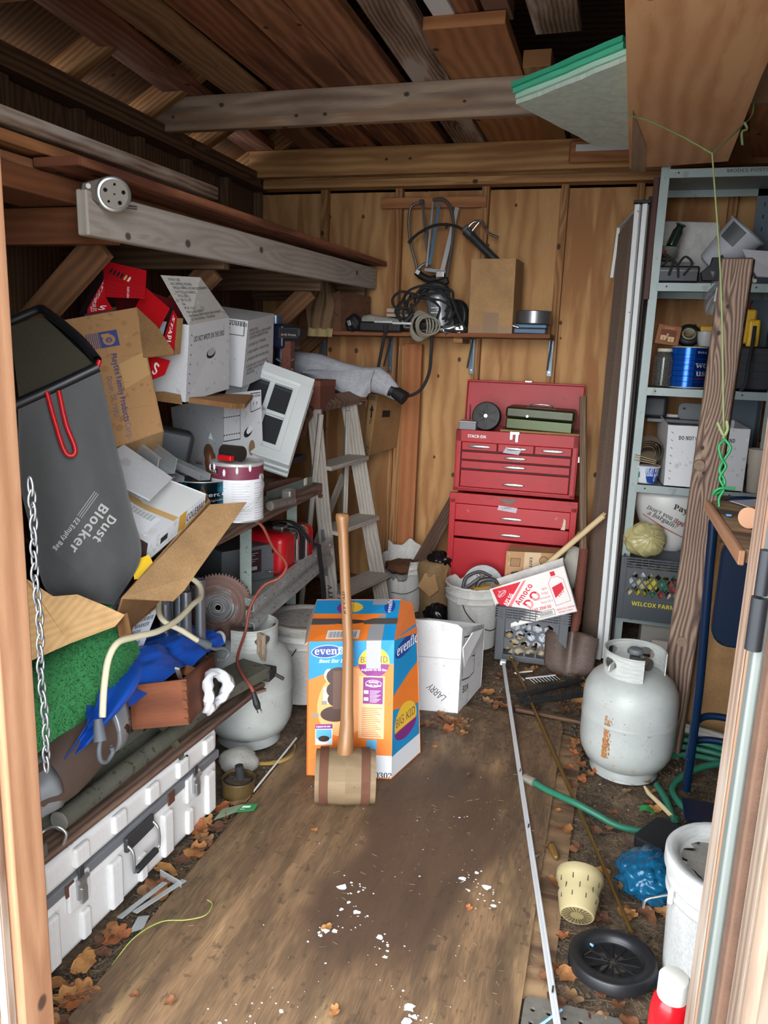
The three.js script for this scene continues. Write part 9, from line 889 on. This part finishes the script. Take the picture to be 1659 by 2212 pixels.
{ // pot, tray, front bucket, bottle, bags
  const o = T('net_pot', 'cream slotted plastic pot lying on its side by the brass rod', 'pot', [0.03, 0.07, -1.82]), m = M({ color: '#9d906a', roughness: 0.55 });
  const bd = V(0.005, -0.4, 0.9).normalize(), cc = V(0.026, 0.06, -1.8), q = new THREE.Quaternion().setFromUnitVectors(V(0, 1, 0), bd), put = (g) => g.applyQuaternion(q).translate(cc.x, cc.y, cc.z);
  const R = 0.056, r = 0.043, L = 0.11, ang = (i, n) => i / n * 2 * Math.PI; W(o, 'wall', put(lathe([[R, -L / 2], [R + 0.004, -L / 2], [R + 0.004, -L / 2 + 0.02], [R - 0.001, -L / 2 + 0.022], [mix(R, r, 0.5), 0.0], [mix(R, r, 0.5) + 0.002, 0.004], [r, L / 2 - 0.004], [r - 0.004, L / 2], [r - 0.004, L / 2 - 0.004], [R - 0.003, -L / 2]], 48)), m); W(o, 'base_disc', put(cyl(r - 0.003, r - 0.003, 0.004, 40).translate(0, L / 2 - 0.004, 0)), M({ color: '#82734d', roughness: 0.6 })); const slots = []; for (const [y, n, ph] of [[-0.022, 9, 0], [0.0, 9, 0.35], [0.02, 9, 0]]) for (let i = 0; i < n; i++) { const a = ang(i, n) + ph, rr2 = mix(R, r, (y + L / 2) / L) + 0.0012; slots.push(at(new THREE.BoxGeometry(0.0022, 0.014, 0.002), [rr2 * Math.sin(a), y, rr2 * Math.cos(a)], [0, a / D2R, 0])); } for (let i = 0; i < 22; i++) slots.push(at(new THREE.BoxGeometry(0.0016, 0.001, 0.02), [0.027 * Math.sin(ang(i, 22)), L / 2 - 0.001, 0.027 * Math.cos(ang(i, 22))], [0, i / 22 * 360, 0])); W(o, 'slots', put(merge(slots)), paint('#3d3322', 0.8)).userData.kind = 'stuff';
  const t = T('plant_tray', 'round black ribbed plastic plant tray with holes, lying on the dirt in front', 'tray', [0.115, 0.004, -1.645], [-4, 0, 3]), tm = M({ color: '#1d1e20', roughness: 0.42 }); P(t, 'tray', lathe([[0, 0.012], [0.066, 0.012], [0.07, 0.02], [0.074, 0.034], [0.094, 0.034], [0.1, 0.03], [0.102, 0.008], [0.1, 0.006], [0.096, 0.026], [0.076, 0.028], [0.068, 0.006], [0, 0.006]], 64), tm); for (let i = 0; i < 12; i++) P(t, 'rib', bx(0.055, 0.005, 0.003, 0.0008), tm, [0.036 * Math.cos(ang(i, 12)), 0.0145, 0.036 * Math.sin(ang(i, 12))], [0, -i * 30, 0]); P(t, 'hub_ring', new THREE.TorusGeometry(0.012, 0.002, 6, 24).rotateX(1.571), tm, [0, 0.0145, 0]); const hp = P(t, 'holes', merge([...Array(9)].map((_, i) => at(cyl(0.0045, 0.0045, 0.001, 12), [0.05 * Math.cos(ang(i, 9) + 0.3), 0.0132, 0.05 * Math.sin(ang(i, 9) + 0.3)])).concat([...Array(6)].map((_, i) => at(cyl(0.0045, 0.0045, 0.001, 12), [0.085 * Math.cos(ang(i, 6)), 0.0345, 0.085 * Math.sin(ang(i, 6))])))), paint('#060607', 0.9)); P(t, 'dirt', lump(0.05, 0.004, 0.05, 0.9, 9, 371, 12), grainy('#4a4036', 0.5, 0.05, { s: 372, w: 128 }), [0.0, 0.0095, 0]);
  const f = T('bucket', 'white lidded bucket with a wire bail standing at the inner foot of the door post', 'bucket', [0.345, 0, -1.68]), fr = 0.13; P(f, 'pail', bucketGeo(0.118, fr, 0.31), pailM(373)); P(f, 'lid', lathe([[0, 0.3], [0.105, 0.3], [0.112, 0.305], [0.118, 0.322], [fr + 0.008, 0.324], [fr + 0.013, 0.318], [fr + 0.013, 0.29], [fr + 0.008, 0.288]], 56), pailM(374)); P(f, 'lid_dirt', lump(0.1, 0.004, 0.1, 0.8, 7, 375, 14), grainy('#8f8a80', 0.25, 0.1, { s: 376, w: 128 }), [0, 0.301, 0]); P(f, 'bail_handle', tube([[-0.125, 0.24, 0.05], [-0.15, 0.22, 0.04], [-0.175, 0.2, 0.035], [-0.18, 0.19, 0.05]], 0.0028, 6), STEEL); P(f, 'handle_ear', new RoundedBoxGeometry(0.012, 0.035, 0.04, 2, 0.004), WHITEP, [-0.122, 0.24, 0.045], [0, -20, 0]);
  const rb = T('red_bottle', 'red plastic bottle with a white cap beside the door post at the threshold', 'bottle', [0.205, 0.0, -1.34]); P(rb, 'bottle', lathe([[0, 0], [0.034, 0], [0.037, 0.006], [0.037, 0.2], [0.033, 0.225], [0.022, 0.245], [0, 0.247]], 32), M({ color: '#cf1620', roughness: 0.25 })); P(rb, 'cap', lathe([[0, 0.232], [0.026, 0.232], [0.028, 0.237], [0.028, 0.275], [0.024, 0.28], [0, 0.281]], 28), paint('#e6e3d8', 0.4));
  const cb = T('clear_bag', 'clear plastic bag with red inserts against the red bottle', 'plastic bag', [0.26, 0.0, -1.36]); P(cb, 'film', skin((u, v) => [-0.03 + u * 0.14, 0.05 + v * 0.19 + 0.03 * (1 - u), 0.045 + 0.02 * Math.sin(u * 7 + v * 5)], 14, 12, 0.002), M({ color: '#c9b9c0', roughness: 0.1, transparent: true, opacity: 0.4 })); P(cb, 'inserts', lump(0.05, 0.1, 0.03, 0.3, 3, 377, 12), paint('#c52c3a', 0.4), [0.04, 0.1, 0]);
  const bm = M({ color: '#0f4f70', roughness: 0.25 }), b1 = T('plastic_bag', 'crumpled shiny blue plastic bag lying between the hose and the white lidded bucket', 'plastic bag', [0.21, 0.0, -1.97]); P(b1, 'bag', lump(0.09, 0.062, 0.1, 0.38, 2.6, 378, 44, 0.4), bm, [0.0, 0.045, 0]); P(b1, 'knot', lump(0.05, 0.035, 0.04, 0.7, 4, 379, 18), bm, [0.075, 0.05, -0.05]);
  const b2 = T('plastic_bag', 'smaller blue plastic bag behind the white lidded bucket, by the door post', 'plastic bag', [0.35, 0.0, -2.05]); P(b2, 'bag', lump(0.07, 0.05, 0.06, 0.36, 2.6, 380, 30, 0.4), bm, [0.0, 0.04, 0]);
  const k = T('black_tray', 'black rubbery plastic moulding with square openings beside the blue bag', 'plastic moulding', [0.33, 0.0, -2.2], [0, -30, 0]), km = paint('#17191c', 0.75); P(k, 'plate', ext(rrect(-0.1, -0.075, 0.06, 0.075, 0.02), 0.03, 0.004).rotateX(-Math.PI / 2), km, [-0.01, 0.01, 0.06]); P(k, 'frame', ext(rrect(-0.055, -0.055, 0.055, 0.055, 0.01), 0.045, 0.003, [rrect(-0.036, -0.036, 0.036, 0.036, 0.006)]).rotateX(-Math.PI / 2), km, [0.06, 0.012, -0.07]); P(k, 'stud_hole', cyl(0.006, 0.006, 0.002), BLACK, [-0.02, 0.0445, 0.03]);
  const sb = T('stick', 'short cream-coloured split stick on the dirt before the propane tank', 'stick', [0.25, 0.01, -2.39]); W(sb, 'stick', loft([[0.212, 0.02, -2.462], [0.225, 0.016, -2.43], [0.262, 0.018, -2.365], [0.286, 0.018, -2.318]].map((c, i) => { const k2 = [0.007, 0.011, 0.012, 0.01][i]; return [c, [k2, 0, k2 * 0.5], [0, k2 * 0.7, 0]]; }), 10), M({ color: '#cbb78c', roughness: 0.7 }));
  const gp = T('green_scrap', 'small bent bright green plastic scrap on the dirt near the cream stick', 'plastic scrap', [0.215, 0.0, -2.35]); P(gp, 'scrap', skin((u, v) => [(u - 0.5) * 0.045, 0.006 + 0.01 * Math.sin(u * 3.1), (v - 0.5) * 0.03 + u * 0.01], 8, 4, 0.0016), paint('#138a3c', 0.4));
  const br = T('wire_brush', 'two blackened wire brushes lying crossed on the dirt below the shovel', 'brush', [-0.15, 0.0, -3.1]); for (const [a, b] of [[[-0.27, 0.03, -2.98], [-0.03, 0.035, -3.24]], [[-0.25, 0.03, -2.93], [-0.02, 0.03, -3.1]]]) { W(br, 'brush_back', beam(a, b, 0.035, 0.012, [1, 0, 1], 0.004), BLACK); const bs = []; for (let i = 0; i < 46; i++) { const t2 = i / 45, p = v3(a).lerp(v3(b), t2); for (const s2 of [-0.012, 0, 0.012]) bs.push(at(new THREE.CylinderGeometry(0.0008, 0.0008, 0.024, 3), [p.x + s2, p.y + 0.015, p.z + s2], [rr(-15, 15), 0, rr(-15, 15)])); } W(br, 'bristles', merge(bs), paint('#2c2a29', 0.7)); } W(br, 'handle', beam([-0.27, 0.012, -2.9], [0.0, 0.02, -2.86], 0.02, 0.014, [0, 0, 1], 0.004), darkFrame);
  const wr = T('white_rack', 'broken white plastic grille on the dirt before the milk crate', 'plastic scrap', [-0.2, 0.0, -3.23], [0, 35, 0]); for (let i = 0; i < 9; i++) P(wr, 'bar', bx(0.003, 0.003, 0.05, 0.001), WHITEP, [-0.06 + i * 0.016, 0.022, 0.02]); P(wr, 'edge_bar', bx(0.15, 0.006, 0.008, 0.002), WHITEP, [0, 0.022, -0.006]); P(wr, 'edge_bar', bx(0.006, 0.006, 0.08, 0.002), WHITEP, [-0.09, 0.022, -0.03]); P(wr, 'edge_bar', bx(0.09, 0.006, 0.006, 0.002), WHITEP, [-0.05, 0.022, -0.07]);
  const gl = T('grating', 'grey perforated mat half buried in the dirt at the threshold', 'mat', [0.02, 0.0, -1.4]); P(gl, 'mat', ext(rrect(-0.09, -0.1, 0.13, 0.1, 0.02), 0.004, 0.001, [...Array(30)].map((_, i) => circ(-0.07 + (i % 6) * 0.034, -0.08 + Math.floor(i / 6) * 0.036, 0.006, 10))).rotateX(-Math.PI / 2), grainy('#6a655d', 0.3, 0.1, { s: 381, w: 128 }), [0, 0.002, 0]);
  const bl = T('blue_strip', 'dull blue plastic strip on the dirt between the black tray and the white bucket', 'strip', [0.24, 0, -1.62]); W(bl, 'strip', beam([0.205, 0.012, -1.64], [0.29, 0.014, -1.585], 0.022, 0.01, [0, 1, 0.4], 0.002), paint('#4a5c74', 0.45)); W(bl, 'lip', beam([0.205, 0.022, -1.645], [0.29, 0.024, -1.59], 0.006, 0.012, [0, 1, 0.4], 0.001), paint('#566a83', 0.45));
  for (const [i, a, b, c] of [[0, [-0.075, 0.012, -1.37], [-0.03, 0.016, -1.42], [0.01, 0.02, -1.47]], [1, [0.03, 0.012, -1.7], [0.045, 0.016, -1.7], [0.07, 0.014, -1.69]]]) { const q2 = T('blue_twist', ['pale blue plastic ribbon on the perforated mat at the threshold', 'pale blue plastic shred beside the cream slotted pot'][i], 'ribbon', a); W(q2, 'ribbon', tube([a, b, c], 0.0035, 5, 12), paint('#86b3d6', 0.4)); }
}
{ // odds along the white case
  const o = T('metal_bracket', 'galvanised angle brackets lying in the leaves beside the white case', 'bracket', [-1.01, 0.0, -1.48]); for (const [a, b] of [[[-1.05, 0.012, -1.4], [-1.01, 0.02, -1.54]], [[-1.02, 0.02, -1.42], [-0.965, 0.024, -1.56]], [[-1.04, 0.024, -1.565], [-0.965, 0.022, -1.545]]]) W(o, 'strip', beam(a, b, 0.02, 0.003, [1, 0.3, 0.3], 0.001), ALU); W(o, 'tab', sheet([[-1.0, 0.01, -1.37], [-0.975, 0.012, -1.39], [-0.985, 0.014, -1.43], [-1.01, 0.012, -1.42]], 0.002), ALU);
  const c = T('tin_can', 'rusty brass-coloured tin full of debris on the ground beside the white case', 'can', [-1.035, 0.0, -2.0]); P(c, 'body', lathe([[0, 0.0], [0.05, 0], [0.052, 0.004], [0.052, 0.055], [0.054, 0.058], [0.05, 0.058], [0.05, 0.045], [0, 0.045]], 36), grainy('#6e5a36', 0.4, 0.1, { s: 391, scale: 14, metal: 0.5, rough: 0.45, w: 256 })); P(c, 'debris', lump(0.046, 0.012, 0.046, 0.9, 6, 392, 12), grainy('#3f352b', 0.6, 0.05, { s: 393, w: 128 }), [0, 0.048, 0]); P(c, 'black_stub', cyl(0.013, 0.014, 0.045), RUBBER, [0.005, 0.078, 0], [0, 0, 8]);
  const g = T('seed_packet', 'green and white plant label card lying at the edge of the plywood sheet', 'card', [-0.97, 0.0, -1.87]); W(g, 'card', quadSheet([[-0.985, 0.018, -1.885], [-0.935, 0.022, -1.905], [-0.935, 0.026, -1.935], [-0.98, 0.022, -1.925]], 0.0015), printMat(128, 80, (g2, w, h) => { g2.fillStyle = '#2b7d45'; g2.fillRect(0, 0, w, h); g2.fillStyle = '#dfe6df'; g2.fillRect(14, 18, 70, 20); g2.fillRect(14, 50, 40, 6); })); W(g, 'clear_sleeve', sheet([[-1.03, 0.014, -1.83], [-0.985, 0.018, -1.885], [-0.98, 0.022, -1.925], [-1.03, 0.018, -1.885]], 0.001), M({ color: '#7b8a70', roughness: 0.2 }));
  const b = T('foam_chunk', 'grey-white broken block under the labelled propane tank', 'block', [-1.1, 0.0, -2.13]); P(b, 'block', lump(0.07, 0.045, 0.06, 0.25, 1.6, 394, 14, 0.3), grainy('#b3b1a8', 0.12, 0.2, { s: 395, scale: 10, w: 256 }), [0, 0.03, 0]);
  const p = T('rust_pan', 'rusty yellowed metal rim lying in the leaves under the labelled propane tank', 'metal rim', [-1.0, 0, -2.22]); P(p, 'rim', skin((u, v) => { const a = -0.6 + u * 2.0; return [0.1 * Math.cos(a) - 0.06, 0.012 + 0.012 * v, 0.1 * Math.sin(a) - 0.04]; }, 20, 2, 0.003), grainy('#a3823f', 0.4, 0.05, { s: 396, w: 128 })); 
  const v = T('vine_tendril', 'curled pale green weed stem growing over the plywood edge by the white case', 'weed', [-0.97, 0, -1.35]); W(v, 'stem', tube([[-0.985, 0.0, -1.28], [-0.965, 0.03, -1.34], [-0.93, 0.035, -1.4], [-0.88, 0.03, -1.43], [-0.845, 0.03, -1.46], [-0.85, 0.03, -1.5], [-0.87, 0.028, -1.51]], 0.0015, 6, 40), paint('#8e9a4a', 0.6));
  const wl = T('white_string', 'thin white string running along the far edge of the plywood sheet', 'string', [-0.98, 0.0, -2.2]); W(wl, 'cord', tube([[-0.99, 0.02, -2.36], [-0.985, 0.022, -2.2], [-0.984, 0.018, -2.0]], 0.0035, 6), paint('#d6d4cc', 0.6));
  const pl = T('screwdriver', 'amber screwdriver with a clear handle stuck in the dirt by the brass rod', 'screwdriver', [-0.05, 0.0, -2.05]); P(pl, 'handle', lathe([[0, 0], [0.01, 0], [0.012, 0.01], [0.01, 0.05], [0.006, 0.06], [0, 0.06]], 8), paint('#6f5127', 0.25), [-0.01, 0.016, 0], [90, 20, 0]); P(pl, 'shaft', cyl(0.003, 0.003, 0.06), CHROME, [-0.035, 0.014, 0.05], [70, -20, 0]);
}
{ // fallen leaves, litter
  const shapes = [...Array(5)].map((_, s) => { // lobed dry leaves, curled
    const n = 26, q = []; for (let i = 0; i < n; i++) { const a = i / n * 6.283, r = 0.6 + 0.4 * Math.abs(Math.cos(a * (s % 2 ? 2.5 : 1.5) + 0.3 * s)) * (0.8 + 0.4 * hash(i, s, 401)); q.push([r * Math.cos(a) * 1.2, r * Math.sin(a) * 0.85]); }
    const g = skin((u, v) => { const a = u * 6.283, i = Math.floor(u * n) % n, j = (i + 1) % n, t = u * n - Math.floor(u * n), x = mix(q[i][0], q[j][0], t) * v, y = mix(q[i][1], q[j][1], t) * v; return [x, 0.25 * (0.8 + 0.5 * hash(s, 1, 402)) * (y * y) + 0.22 * x * x * (s % 2 ? 1 : -0.6) + 0.1 * Math.sin(x * 5 + s) * v + 0.22, y]; }, 52, 4, 0.03); return g; });
  const mats = ['#9a6638', '#7d4f30', '#b07c45', '#6b4733', '#8c6a48', '#a35f35'].map((c, i) => grainy(c, 0.22, 1, { s: 410 + i, scale: 10, spots: 0.4, spot: '#4c3423', w: 128, thr: 0.6 })), words = ['amber-brown', 'russet-brown', 'tan', 'dark brown', 'dull grey-brown', 'orange-brown'];
  const spots = []; const zone = (n, f, where) => { for (let i = 0; i < n; i++) spots.push([...f(), where]); };
  zone(24, () => { const t = rnd(); return [mix(-1.055, -0.99, rnd()) - 0.015 * t, mix(-1.1, -2.1, t), rr(0.02, 0.036), 0.003]; }, 'between the white case and the plywood sheet'); zone(40, () => [rr(-0.42, 0.02), rr(-2.9, -3.38), rr(0.014, 0.03), 0.004], 'on the dirt before the milk crate'); zone(34, () => [rr(-0.68, -0.4), rr(-2.62, -2.75), rr(0.013, 0.03), 0.006], 'at the foot of the LARRY box'); zone(62, () => [rr(-0.06, 0.32), rr(-1.15, -2.3), rr(0.012, 0.03), 0.003], 'on the dirt between the curtain rod and the door post'); zone(26, () => [rr(-0.06, 0.3), rr(-2.3, -2.75), rr(0.012, 0.026), 0.003], 'on the dirt round the rusty propane tank'); zone(9, () => [rr(-0.92, -0.1), rr(-1.2, -2.6), rr(0.008, 0.016), 0.014], 'on the stained plywood sheet'); zone(16, () => [rr(-1.06, -0.96), rr(-1.03, -1.2), rr(0.016, 0.03), 0.004], 'at the foot of the chained door post');
  spots.forEach(([x, z, r, y, where], i) => { const k = i % 6, o = T('fallen_leaf', `curled ${words[k]} dry leaf ${where}`, 'leaf', [x, y, z], [rr(-14, 14), rr(0, 360), rr(-14, 14)], `${words[k]} leaves ${where}`); P(o, 'blade', shapes[i % 5], mats[k]).scale.setScalar(r); if (r > 0.02) { P(o, 'stalk', bar([0.9 * r, 0.012, 0], [2 * r, 0.008, 0.3 * r], 0.0009, 5), mats[3]); } });
  // straw and crumbs: nobody could count them
  const straw = new THREE.InstancedMesh(new THREE.CylinderGeometry(0.0006, 0.0006, 0.03, 4).rotateZ(1.571), M({ color: '#ffffff', roughness: 0.9 }), 5200), mm = new THREE.Matrix4(), q = new THREE.Quaternion(), c = new THREE.Color();
  for (let i = 0; i < 5200; i++) { const a = rnd(); let x, z; if (a < 0.2) { x = rr(-1.06, -0.97); z = rr(-1.05, -2.2); } else if (a < 0.78) { x = rr(-0.08, 0.5); z = rr(-1.1, -3.1); } else if (a < 0.93) { x = rr(-0.75, 0.1); z = rr(-2.75, -3.5); } else { x = rr(-0.9, -0.1); z = -2.84 + 1.6 * Math.pow(rnd(), 2.2); } const on = x > -0.97 && x < -0.08 && z > -2.84; q.setFromEuler(new THREE.Euler(rr(-0.2, 0.2), rr(0, 6.28), rr(-0.2, 0.2))); mm.compose(V(x, (on ? 0.0135 : -0.006 + rr(0, 0.012)), z), q, V(on ? rr(0.1, 0.6) : rr(0.3, 1.2), 1, 1)); straw.setMatrixAt(i, mm); const b = rr(0.5, 1.2); straw.setColorAt(i, c.setRGB(0.2 * b, 0.15 * b, 0.085 * b)); }
  straw.name = 'straw'; straw.userData = { kind: 'stuff', label: 'dry straw bits strewn over the dirt floor', category: 'straw' }; scene.add(shade(straw));
  const crumb = new THREE.InstancedMesh(new THREE.IcosahedronGeometry(0.004, 0), M({ color: '#ffffff', roughness: 0.95 }), 5200); for (let i = 0; i < 5200; i++) { const a = rnd(); let x, z; if (a < 0.2) { x = rr(-1.07, -0.96); z = rr(-1.03, -2.2); } else if (a < 0.7) { x = rr(-0.09, 0.5); z = rr(-1.1, -3.1); } else { x = rr(-0.9, 0.1); z = rr(-2.7, -3.6); } q.setFromEuler(new THREE.Euler(rr(0, 6), rr(0, 6), rr(0, 6))); const s = rr(0.3, 1.4); mm.compose(V(x, -0.004, z), q, V(s, s * 0.7, s)); crumb.setMatrixAt(i, mm); const b = rr(0.4, 1.2), w = rnd() < 0.05 ? 3 : 1; crumb.setColorAt(i, c.setRGB(0.1 * b * w, 0.075 * b * w, 0.05 * b * w)); }
  crumb.name = 'soil_crumbs'; crumb.userData = { kind: 'stuff', label: 'soil crumbs and bits of bark over the dirt floor', category: 'dirt' }; scene.add(shade(crumb));
}

renderer.render(scene, camera);
